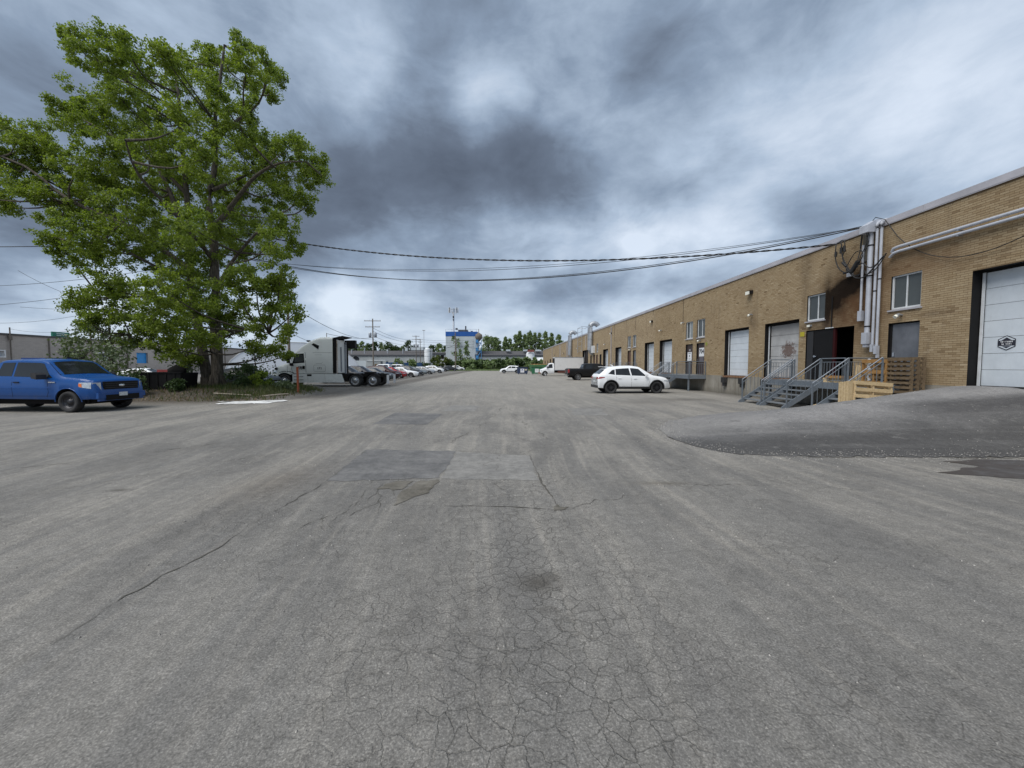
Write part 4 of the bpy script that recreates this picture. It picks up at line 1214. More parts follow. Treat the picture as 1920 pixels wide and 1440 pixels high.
# ================================================================== TREES
CROWN = [(-22.97,21.91,19.23,0.55),(-21.06,20.73,17.68,1.01),(-21.89,22.9,19.84,1.21),(-18.92,20.62,17.74,1),(-19.85,20.2,16.61,1.18),(-20.55,22.87,18.61,1.11),(-25.89,27.54,20.98,1.53),(-23.33,26.77,20.47,1.04),(-26.21,25.9,18.52,1.62),(-23.44,21.88,15.47,0.85),(-25.14,24.07,15.92,1.17),(-21.36,21.9,14.88,1.52),(-19.2,20.78,15.05,1.21),(-16.35,19.71,16.71,0.6),(-16.49,20.72,16.89,1.15),(-21.35,28.21,22.26,1.49),(-19.3,27.02,22.34,0.83),(-18.45,26.71,21.34,1.41),(-16.6,26.4,22.31,1.03),(-13.24,21.17,17.3,1.24),(-12.85,22.31,18.36,0.99),(-13.64,24.74,19.21,0.62),(-14.67,25.59,18.92,0.64),(-16.97,26.86,20.43,1.31),(-21.48,27.79,20.43,1.74),(-13.95,19.83,15.09,1.1),(-15.43,24.7,17.45,1.03),(-15.67,25.25,16.92,0.77),(-20.19,23.86,16.33,1.66),(-15.85,20.42,13.85,1.56),(-16.39,23.55,15.75,1.57),(-13.04,20.19,13.56,1.07),(-25.32,27.93,17.69,2.02),(-15.47,26.65,16.31,1.3),(-12.95,24.14,14.58,1.27),(-11.36,22.5,14.06,0.88),(-12.47,26.22,14.93,1.27),(-10.92,24.19,13.19,0.6),(-13.32,26.29,14.16,1.64),(-15.32,26.49,14.89,1.66),(-15.22,23.87,14.06,1.59),(-11.81,23.24,11.41,1.03),(-13.85,24.54,12.33,1.43),(-11.43,23.38,11.11,0.49),(-11.59,21.41,9.32,0.89),(-11.63,22.51,8.44,0.69),(-15.26,26.22,11.43,1.53),(-11.83,20.27,7.89,1.18),(-11.46,20.48,6.35,0.91),(-29.26,24.25,15.71,1.01),(-26.72,22.76,14.52,1.26),(-26.99,24.01,15.24,0.93),(-27.13,23.64,13.86,1.31),(-27.75,23.16,13.03,1.22),(-29.91,26.9,16.23,0.67),(-26.41,22.36,11.53,1.18),(-28.23,23.44,10.82,0.72),(-25.25,22.1,11.2,0.98),(-26.69,24.72,13.58,1.3),(-22.75,22.07,12.55,1.69),(-24.7,22.8,11.19,1.33),(-26.38,25.75,12.44,1.97),(-21.07,22.19,13.09,1.7),(-23.17,24.32,12.46,1.96),(-29.09,26.52,10.99,1.1),(-23.66,21.23,8.5,0.59),(-21.45,20.47,8.67,1.42),(-23.67,21.88,7.83,1.15),(-25.74,26.06,10.85,1.99),(-25.14,24.74,8.51,1.72),(-19.77,21.34,9.55,1.63),(-20.92,22.24,8.16,1.7),(-17.89,20.57,12.28,1.57),(-18.8,23.36,13.74,1.78),(-14.06,19.29,11.66,1.47),(-22.5,25.78,12.86,2.08),(-22.35,28.03,14.16,2.26),(-20.35,28.22,14.27,2.16),(-16.98,25.88,12.98,1.8),(-24.44,28.52,11.76,2.3),(-14.73,18.75,8.32,1.43),(-15.47,21.79,9.42,1.57),(-17.89,27.83,11.57,1.86),(-23.12,26.59,9.19,1.92),(-18.02,22.86,8.16,1.75),(-20.14,28.06,9.64,2.03),(-16.03,24.84,8.75,1.66),(-28.08,26.12,5.86,0.8),(-23.03,22.17,5.41,0.92),(-22.15,21.35,4.14,0.65),(-24,23.35,3.87,0.52),(-20.64,20.71,5.94,1.09),(-21.99,22.74,4.85,1.26),(-26.47,28.07,6.82,1.48),(-20.34,22.18,4.27,1.23),(-16.15,18.75,5.43,1.17),(-16.7,19.16,4.36,1.2),(-17.13,20.31,3.6,1.07),(-21.69,26.83,5.61,1.68),(-17.62,22.37,6.15,1.4),(-16.71,21.66,4.72,1.2),(-15.52,19.59,3.38,0.87),(-20.88,28.5,7.38,1.66),(-16.68,23.07,4.73,1.22),(-15.37,20.96,3.19,0.82),(-13.42,19.82,5.79,1.16),(-12.48,20.14,6.02,1.17),(-12.2,21.31,5.97,1.01),(-13.69,25.05,6.15,0.77),(-12.34,21.11,4.8,1.06),(-10.95,20.7,4.43,0.63),(-15.66,23.72,5.17,1.25),(-13.55,21.73,3.89,0.85),(-19.49,28.34,4.25,1.1),(-11.6,21.13,3.52,0.76),(-13.67,24.02,2.66,0.6),(-14.06,25.72,2.35,0.5),(-14.41,23.05,2.81,0.7),(-27.07,28.24,3.69,1.02),(-20.97,23.58,3.17,0.98),(-17.82,21.08,2.71,0.94),(-18.35,22.86,2.27,0.83),(-28.61,22.69,14.25,1.26),(-29.74,23.61,12.96,1.48),(-29.46,23.2,11.28,1.13)]
def leafmat(name, c0, c1, c2, trans=.25):
    m_, q = mat(name)
    t = q.n('ShaderNodeAttribute', attribute_name='tint').outputs['Fac']
    c = q.ramp(t, [(0, c0), (.5, c1), (1, c2)])
    cl = q.noise(q.pos(), .55, 3, .5)
    c = q.mix(q.rmp(cl, .35, .65, 0, .5), c, c2)
    b = q.n('ShaderNodeBsdfPrincipled')
    q.l(c, b.inputs['Base Color']); b.inputs['Roughness'].default_value = .5; b.inputs['Specular IOR Level'].default_value = .35
    tr = q.n('ShaderNodeBsdfTranslucent')
    q.l(q.mix(1.0, c, (1.15, 1.25, .5), 'MULTIPLY'), tr.inputs[0])
    mx = q.n('ShaderNodeMixShader'); mx.inputs[0].default_value = trans
    q.l(b.outputs[0], mx.inputs[1]); q.l(tr.outputs[0], mx.inputs[2])
    q.l(mx.outputs[0], q.n('ShaderNodeOutputMaterial').inputs[0])
    return m_
M['leaf'] = leafmat('cottonwood_leaf', (.075, .118, .020), (.165, .228, .034), (.26, .32, .05), .45)
M['leaf_far'] = leafmat('poplar_leaf', (.095, .145, .06), (.15, .215, .09), (.21, .27, .12))
M['leaf_dark'] = leafmat('dark_leaf', (.024, .045, .017), (.045, .080, .026), (.075, .12, .038))
M['leaf_willow'] = leafmat('grey_green_leaf', (.06, .09, .045), (.11, .15, .075), (.17, .21, .12))
M['leaf_olive'] = leafmat('olive_leaf', (.045, .055, .015), (.085, .105, .025), (.12, .16, .035))
m_, q = mat('bark')
p = q.obj()
n_ = q.noise(q.vm('MULTIPLY', p, (6, 6, 1.1)), 2.2, 7, .7)
c = q.mix(q.rmp(n_, .35, .65), (.040, .033, .026), (.16, .14, .115))
finish(q, c, .95, 0, .2, bump=n_, bump_d=.05, bump_s=1.0)
M['bark'] = m_

def leaves(centres, per, spread, size, matl, name, parent, droop=.0, aspect=1.15):
    """centres (n,3), spread (n,) - small folded leaf blades scattered round every centre"""
    C = np.repeat(np.asarray(centres, float), per, axis=0)
    S = np.repeat(np.asarray(spread, float), per)
    n = len(C)
    d = rng.normal(size=(n, 3)); d /= np.linalg.norm(d, axis=1)[:, None] + 1e-9
    rr = rng.random(n) ** .55
    Pc = C + d * (rr * S)[:, None] * np.array([1, 1, .8])
    sz = size * rng.uniform(.65, 1.25, n)
    u = rng.normal(size=(n, 3)); u[:, 2] -= .5 + droop; u /= np.linalg.norm(u, axis=1)[:, None]
    w = rng.normal(size=(n, 3)); w = np.cross(u, w); w /= np.linalg.norm(w, axis=1)[:, None] + 1e-9
    nn = np.cross(u, w)
    a = Pc
    b = Pc + u * (sz * .5)[:, None] + w * (sz * .5)[:, None] + nn * (sz * .12)[:, None]
    c_ = Pc + u * (sz * aspect)[:, None]
    d_ = Pc + u * (sz * .5)[:, None] - w * (sz * .5)[:, None] + nn * (sz * .12)[:, None]
    V = np.stack([a, b, c_, d_], axis=1).reshape(-1, 3)
    F = np.arange(n * 4).reshape(-1, 4)
    F3 = np.concatenate([F[:, [0, 1, 2]], F[:, [0, 2, 3]]])
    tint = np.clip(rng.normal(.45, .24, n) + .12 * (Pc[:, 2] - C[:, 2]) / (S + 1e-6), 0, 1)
    o = link(name, npmesh(name, V, F3, matl, {'tint': np.concatenate([tint, tint])}), parent)
    o['kind'] = 'stuff'
    return o

def limb(mb, pts, r0, r1, n=7, jit=.0):
    pts = [Vector(p) + Vector((random.uniform(-jit, jit), random.uniform(-jit, jit), random.uniform(-jit, jit) * .5)) if 0 < i < len(pts) - 1 else Vector(p) for i, p in enumerate(pts)]
    # subdivide smoothly
    out = []
    for i in range(len(pts) - 1):
        p0 = pts[max(0, i - 1)]; p1 = pts[i]; p2 = pts[i + 1]; p3 = pts[min(len(pts) - 1, i + 2)]
        for k_ in range(3):
            t = k_ / 3
            out.append(.5 * ((2 * p1) + (-p0 + p2) * t + (2 * p0 - 5 * p1 + 4 * p2 - p3) * t * t + (-p0 + 3 * p1 - 3 * p2 + p3) * t ** 3))
    out.append(pts[-1])
    L = len(out) - 1
    mb.tube(out, [r0 + (r1 - r0) * (i / L) ** .8 for i in range(L + 1)], n, cap=False)
    return out

# the large two-stemmed cottonwood
tree = empty('cottonwood_tree', (-17.4, 23.7, .35), label='tall leafy cottonwood with two trunks standing on the verge at the left', cat='tree')
O_ = Vector((-17.4, 23.7, .35))
T1 = [(-17.05, 23.6, .2), (-17.08, 23.6, 1.2), (-17.10, 23.6, 3.15), (-17.16, 23.6, 5.68), (-17.06, 23.7, 8.5), (-17.2, 23.6, 11.3), (-16.9, 23.8, 13.7), (-16.7, 23.6, 15.9), (-16.4, 23.7, 18.3), (-16.0, 23.6, 20.2)]
T2 = [(-17.70, 23.8, .2), (-17.88, 23.8, 1.2), (-18.13, 23.8, 3.15), (-18.63, 23.9, 6.3), (-18.76, 24.0, 8.5), (-18.82, 24.1, 10.65), (-18.9, 24.1, 12.8), (-19.1, 24.2, 15.2), (-19.2, 24.2, 17.9), (-19.4, 24.1, 20.2)]
skel = []
loc = lambda pts: [Vector(p) - O_ for p in pts]
mb = MB(); skel += [(p, .20) for p in limb(mb, loc(T1), .37, .05, 12)]
for an in range(5):
    a_ = an * 1.3
    mb.tube([Vector(T1[0]) - O_ + Vector((math.cos(a_) * .55, math.sin(a_) * .55, -.12)), Vector(T1[1]) - O_ + Vector((math.cos(a_) * .22, math.sin(a_) * .22, -.1))], [.06, .16], 6, cap=False)
mb.build('trunk', M['bark'], tree, fix=False)
mb = MB(); skel += [(p, .18) for p in limb(mb, loc(T2), .33, .05, 12)]
for an in range(4):
    a_ = an * 1.6 + .5
    mb.tube([Vector(T2[0]) - O_ + Vector((math.cos(a_) * .45, math.sin(a_) * .45, -.12)), Vector(T2[1]) - O_ + Vector((math.cos(a_) * .17, math.sin(a_) * .17, -.2))], [.05, .13], 6, cap=False)
mb.build('trunk', M['bark'], tree, fix=False)
LIMBS = [([(-18.73, 24, 9.1), (-19.98, 24.4, 12.2), (-21.4, 24.8, 14.9), (-22.2, 24.9, 17.3), (-22.95, 24.9, 19.6)], .17),
         ([(-18.79, 24, 7.5), (-21.3, 23.2, 9.7), (-24, 22.6, 10.9), (-26.3, 22.4, 12.7), (-29.5, 22.4, 13.8)], .17),
         ([(-16.9, 23.7, 10.0), (-15.4, 23.2, 11.4), (-13.8, 22.8, 12.5), (-12.3, 22.6, 13.1), (-11.0, 22.6, 13.2)], .16),
         ([(-16.8, 23.7, 14.9), (-15.85, 24.2, 16.5), (-14.9, 24.6, 17.7), (-14.2, 24.7, 19.2)], .12),
         ([(-17.1, 23.6, 5.7), (-15.5, 23.0, 7.6), (-13.9, 22.5, 9.1), (-12.7, 22.2, 10.1)], .14),
         ([(-17.1, 23.6, 3.15), (-16.0, 23.2, 3.45), (-14.7, 22.9, 3.8), (-13.5, 22.8, 3.6)], .08),
         ([(-18.4, 23.9, 5.0), (-20.3, 23.4, 5.7), (-22.4, 23.2, 5.7), (-24.6, 23.2, 5.5)], .13),
         ([(-18.3, 23.9, 3.8), (-19.7, 23.3, 3.85), (-21.6, 23.0, 3.5)], .08),
         ([(-18.8, 24.1, 11.9), (-20.5, 24.0, 13.7), (-22.9, 23.6, 15.2), (-24.9, 23.4, 16.2)], .13),
         ([(-17.1, 23.6, 8.0), (-17.4, 21.6, 9.6), (-17.6, 19.8, 11.0), (-17.2, 18.6, 12.0)], .13),
         ([(-18.8, 24.0, 9.0), (-18.6, 26.2, 11.0), (-18.2, 28.0, 13.0)], .12),
         ([(-17.0, 23.6, 12.0), (-15.6, 25.0, 13.8), (-14.6, 26.2, 15.5)], .11),
         ([(-18.7, 24, 6.5), (-20.4, 21.8, 7.8), (-22.0, 20.2, 9.0)], .11)]
for pts, r0 in LIMBS:
    mb = MB(); skel += [(p, r0 * .6) for p in limb(mb, loc(pts), r0, .03, 8, .12)]
    mb.build('limb', M['bark'], tree, fix=False)
# branches out to every leaf mass, twigs within it, leaves on the twigs
SK = np.array([list(p) for p, r in skel])
mbr = MB(); cen = []; spr = []
for (x, y, z, r) in CROWN:
    c0 = np.array([x, y, z]) - np.array(O_)
    d = np.linalg.norm(SK - c0, axis=1) + np.maximum(0, SK[:, 2] - c0[2] + .3) * 2.0
    s_ = SK[int(np.argmin(d))]
    mid = (s_ + c0) / 2 + np.array([random.uniform(-.3, .3), random.uniform(-.3, .3), -.25])
    limb(mbr, [tuple(s_), tuple(mid), tuple(c0)], min(.075, .03 + .02 * np.linalg.norm(s_ - c0)), .018, 5, .05)
    nt = int(6 + 12 * r * r)
    for k_ in range(nt):
        dv = rng.normal(size=3); dv /= np.linalg.norm(dv)
        rr = r * .84 * rng.random() ** .42
        tip = c0 + dv * rr * np.array([1, 1.1, .95])
        if rng.random() < .5:
            limb(mbr, [tuple(c0), tuple((c0 + tip) / 2 + rng.normal(0, .06, 3)), tuple(tip)], .014, .005, 3)
        cen.append(tip); spr.append(rng.uniform(.20, .44))
o = mbr.build('branches', M['bark'], tree, fix=False); o['kind'] = 'stuff'
leaves(cen, 88, spr, .096, M['leaf'], 'foliage', tree)

def bg_tree(name, x, y, z0, h, w, label, cat='tree', group=None, lm='leaf_far', leaf=.5, per=14, n=26, shape='poplar', trunk=True, crown0=.28):
    t_ = empty(name, (x, y, z0), label=label, cat=cat, group=group)
    mb = MB()
    if trunk:
        mb.tube([(0, 0, -.2), (w * .03, 0, h * .4), (0, 0, h * .9)], [h * .016, h * .011, h * .003], 6, cap=False)
    cs, sp = [], []
    for k_ in range(n):
        f = crown0 + (1 - crown0) * rng.random() ** .9
        if shape == 'poplar': wid = w * .5 * math.sin(math.pi * min(1, max(.05, (f - crown0) / (1 - crown0) * .86 + .14))) ** .7
        elif shape == 'round': wid = w * .5 * math.sqrt(max(.06, 1 - ((f - (crown0 + 1) / 2) / ((1 - crown0) / 2)) ** 2))
        elif shape == 'cone': wid = w * .5 * (1.05 - (f - crown0) / (1 - crown0))
        a_ = rng.uniform(0, 2 * math.pi); r_ = wid * rng.random() ** .5
        c_ = np.array([math.cos(a_) * r_, math.sin(a_) * r_, f * h])
        cs.append(c_); sp.append(w * rng.uniform(.10, .19))
        if trunk and k_ % 2: mb.tube([(0, 0, max(.1, f * h - w * .3)), tuple(c_)], [h * .004, h * .0015], 4, cap=False)
    if trunk: mb.build('trunk', M['bark'], t_, fix=False)
    leaves(cs, per, sp, leaf, M[lm], 'foliage', t_)
    return t_

# shrubs on the verge
SHR = [(-20.4, 20.6, 2.5, 2.6, 'leaf_willow', 'grey green willow shrub behind the bonnet of the blue pickup', .13, 'round'),
       (-22.3, 22.6, 4.3, 3.4, 'leaf_willow', 'tall loose grey green shrub left of the cottonwood trunks', .13, 'round'),
       (-19.9, 24.9, 3.9, 2.6, 'leaf_willow', 'grey green shrub growing close behind the cottonwood trunks', .12, 'round'),
       (-18.6, 19.7, 1.2, 1.5, 'leaf_dark', 'low dark green weeds beside the nose of the blue pickup', .09, 'round'),
       (-15.7, 24.9, 3.0, 2.2, 'leaf_willow', 'thin shrub growing right of the cottonwood trunks', .11, 'round'),
       (-15.2, 23.4, 1.35, 1.9, 'leaf_dark', 'dark brown green bush right of the cottonwood trunks', .10, 'round'),
       (-14.1, 22.8, 1.0, 1.1, 'leaf', 'small bright green bush in front of the grey sedan', .10, 'round'),
       (-12.9, 23.1, .5, 1.2, 'leaf_willow', 'low ragged weeds under the nose of the grey sedan', .09, 'round'),
       (-25.5, 24.0, 3.2, 3.0, 'leaf_willow', 'wide shrub behind the cab of the blue pickup', .13, 'round'),
       (-17.3, 21.0, .65, .9, 'leaf_dark', 'small weeds in front of the black skip', .08, 'round')]
for x, y, h, w, lm, lab, lf, shp in SHR:
    bg_tree('shrub', x, y, gz(x, y) - .05, h, w, lab, 'shrub', lm=lm, leaf=lf, per=int((26 + 5 * w) * (.42 if lm == 'leaf_willow' else 1)), n=int(30 + 14 * w), shape=shp, crown0=.05)
# young saplings with bare stems in front of the left building
# grass and weeds on the verge, as blades
def grass(name, n, xr, yr, hgt, label, dens=None, mt=None):
    X = rng.uniform(*xr, n); Y = rng.uniform(*yr, n)
    keep = np.array([dens(a, b) > rng.random() for a, b in zip(X, Y)]) if dens else np.ones(n, bool)
    X, Y = X[keep], Y[keep]; n = len(X)
    Z = np.array([gz(a, b) for a, b in zip(X, Y)])
    H = hgt * rng.uniform(.4, 1.3, n); A_ = rng.uniform(0, math.pi, n); W_ = rng.uniform(.008, .018, n) * (1 + Y * .02)
    lx, ly = rng.normal(0, .4, n) * H, rng.normal(0, .4, n) * H
    a = np.stack([X - np.cos(A_) * W_, Y - np.sin(A_) * W_, Z - .01], 1)
    b = np.stack([X + np.cos(A_) * W_, Y + np.sin(A_) * W_, Z - .01], 1)
    c_ = np.stack([X + lx, Y + ly, Z + H], 1)
    V = np.stack([a, b, c_], 1).reshape(-1, 3)
    o = link(name, npmesh(name, V, np.arange(n * 3).reshape(-1, 3), mt or M['leaf_grass'], {'tint': rng.random(n)}))
    tag(o, label, kind='stuff')
M['leaf_grass'] = leafmat('grass_blade', (.035, .06, .016), (.06, .095, .022), (.13, .13, .05))
def dens(a, b):
    e = sm((a + 27) / 2) * sm((-11.0 - a) / 1.3) * sm((b - 18.2 + .3 * math.sin(a * 2.1)) / 1.6) * sm((26.5 - b) / 2)
    bare = min(1, math.exp(-((a + 17.5) ** 2 / 12 + (b - 20.0) ** 2 / 4.5)) * 1.5)
    pt = .5 + .5 * math.sin(a * 2.3 + 1.3 * math.sin(b * 1.7))
    return e * (1 - .93 * bare) * (.25 + .75 * pt)
grass('grass', 52000, (-27, -9.5), (18.0, 28.5), .26, 'rough grass and weeds on the verge under the cottonwood', dens)
M['leaf_dry'] = leafmat('dry_leaf', (.10, .06, .03), (.17, .11, .06), (.24, .18, .10), .1)
grass('dry_litter', 5000, (-19, -11.5), (18.6, 24), .07, 'dry leaves and stalks scattered on the bare earth by the trunks', lambda a, b: .8, M['leaf_dry'])
M['dry_stick'] = simple('dry_stick', (.36, .31, .25), .9)
# fallen sticks
for pts, lab in (([(-14.9, 20.3, .26), (-13.9, 20.0, .24), (-12.7, 19.8, .20)], 'long pale stick lying in the grass right of the trunks'),
                 ([(-12.2, 19.9, .14), (-11.6, 20.2, .20), (-11.2, 20.5, .22)], 'short pale stick at the right end of the verge'),
                 ([(-16.6, 22.0, .42), (-15.9, 21.5, .36), (-15.3, 21.1, .42)], 'dark broken branch at the foot of the trunks')):
    tag(MB().tube(pts, [.045, .035, .025], 6).build('fallen_stick', M['dry_stick'] if 'pale' in lab else M['bark']), lab, 'stick')

ORD = 'first second third fourth fifth sixth seventh eighth ninth tenth eleventh twelfth thirteenth fourteenth fifteenth sixteenth seventeenth eighteenth nineteenth twentieth twenty-first twenty-second twenty-third rightmost'.split()
# ---------------- far trees: poplars, dark row, hedge
PX = [(916, 631, 24, 'round'), (930, 634, 16, 'round'), (948, 633, 10, 'poplar'), (956, 636, 12, 'poplar'), (967, 629, 14, 'poplar'), (975, 622, 10, 'poplar'), (984, 628, 11, 'poplar'), (993, 621, 12, 'poplar'),
      (1003, 625, 11, 'poplar'), (1012, 625, 10, 'poplar'), (1023, 623, 12, 'poplar'), (1034, 625, 11, 'poplar'), (1048, 628, 13, 'poplar')]
for i, (a, b, w, shp) in enumerate(PX):
    Y = 195 + 6 * math.sin(i * 2.4)
    X = (a - 940) / 720 * Y; h = 1.7 + (685.4 - b) / 720 * Y
    bg_tree('poplar_tree' if shp == 'poplar' else 'broadleaf_tree', X, Y, 0, h, w * 1.45 / 720 * Y, ORD[max(0, i - 2)] + ' slim pale poplar from the left in the row beyond the far sheds' if shp == 'poplar' else
            ('round loose tree at the left end of the far tree row' if i == 0 else 'broad darker tree second in the far tree row'), group='poplars beyond the far sheds' if shp == 'poplar' else None,
            leaf=.5, per=34, n=120, shape=shp, crown0=.10)
k_ = 0
DT = [(662, 648, 16), (672, 646, 14), (683, 641, 12), (694, 646, 16), (706, 642, 18), (718, 644, 16), (731, 643, 20), (744, 649, 16), (756, 651, 14), (768, 640, 22), (812, 648, 16), (824, 645, 18), (836, 650, 12), (650, 650, 14), (690, 650, 14), (738, 650, 18)]
for a, b, w in DT:
    Y = 235 + 8 * math.sin(k_ * 1.7); k_ += 1
    X = (a - 940) / 720 * Y; h = 1.7 + (685.4 - b) / 720 * Y
    bg_tree('broadleaf_tree', X, Y, 0, h, w * 1.2 / 720 * Y, 'dark green tree in the low row beyond the grey warehouse roof, ' + ORD[sorted(DT).index((a, b, w))] + ' from the left', group='dark trees beyond the grey warehouse', lm='leaf_dark' if k_ % 3 else 'leaf_far', leaf=.7, per=26, n=60, shape='round', crown0=.0)
# thin trees by the tall white building
bg_tree('young_tree', -17.5, 150, 0, 13.2, 4.6, 'sparse tree standing left of the tall white building', leaf=.45, per=9, n=26, shape='round', crown0=.35)
bg_tree('young_tree', -12.6, 141, 0, 10.8, 3.6, 'thin bushy tree in front of the blue stair tower', leaf=.5, per=16, n=34, shape='cone', crown0=.1)
bg_tree('young_tree', -15.0, 141, 0, 8.4, 3.2, 'small light green tree in front of the white building corner', leaf=.5, per=14, n=26, shape='cone', crown0=.1)
# hedge belt: individual bushes, each its own size
for i in range(24):
    a = 872 + i * 7.2
    Y = 138 + 4 * math.sin(i * 1.9)
    X = (a - 940) / 720 * Y
    top = float(np.interp(a, [870, 895, 925, 960, 985, 1010, 1040], [676, 676, 675, 672, 671, 675, 680])) + 1.5 * math.sin(i * 2.7)
    h = 1.7 + (685.4 - top) / 720 * Y
    bg_tree('bush', X, Y, -.1, h, 3.6 + .8 * math.sin(i), ('dense dark' if i % 2 else 'leafy lighter') + ' green bush in the far hedge, ' + ORD[i] + (' from the left' if i < 23 else ' of all'), 'bush', group='bushes at the far end of the yard', lm='leaf_dark' if i % 2 else 'leaf_far', leaf=.55, per=22, n=30, shape='round', trunk=False, crown0=.0)
for i, (a, top, lm) in enumerate([(748, 674, 'leaf_far'), (772, 674, 'leaf_far'), (800, 680, 'leaf_dark'), (814, 670, 'leaf_olive'), (824, 667, 'leaf_olive'), (836, 669, 'leaf_olive'), (846, 674, 'leaf_dark'), (856, 676, 'leaf_far'), (866, 675, 'leaf_dark'), (790, 682, 'leaf_dark')]):
    Y = 120 if a < 790 else 136 + 3 * math.sin(i)
    X = (a - 940) / 720 * Y; h = 1.7 + (685.4 - top) / 720 * Y
    bg_tree('bush', X, Y, -.1, h, 3.4, ['leafy bush growing in front of the blue container door', 'leafy bush growing over the blue container side', 'low bush left of the white silo foot', 'olive bush right of the white silo', 'olive brown bush, the middle one right of the silo', 'olive bush in front of the white building base',
            'dark bush under the tall white building', 'pale bush right of the light pole', 'dark bush at the left end of the hedge', 'low dark bush behind the parked pickups'][i], 'bush', lm=lm, leaf=.5, per=20, n=28, shape='round', trunk=False, crown0=.0)
# grass strip at the far end
def grassfar(x, y, w, d, h):
    pass
grass('grass_strip', 9000, (-30, 16), (124, 136), .55, 'strip of grass at the far end of the yard in front of the hedge', None, M['leaf_far'])
grass('grass_tuft', 900, (-17.2, -14.2), (122, 126), .6, 'grass tuft round the foot of the far light pole', None, M['leaf_far'])
# ================================================================== VEHICLES
def interp(tab, x):
    return float(np.interp(x, [a for a, b in tab], [b for a, b in tab]))
def smooth_tab(tab, w=.05):
    """round the corners of a piecewise linear profile"""
    xs_ = sorted(set([tab[0][0], tab[-1][0]] + [a + d for a, b in tab for d in (-w, -w / 2, 0, w / 2, w) if tab[0][0] <= a + d <= tab[-1][0]]))
    return [(x_, np.mean([interp(tab, min(max(x_ + d, tab[0][0]), tab[-1][0])) for d in (-w, -w / 2, 0, w / 2, w)]) if tab[0][0] < x_ < tab[-1][0] else interp(tab, x_)) for x_ in xs_]

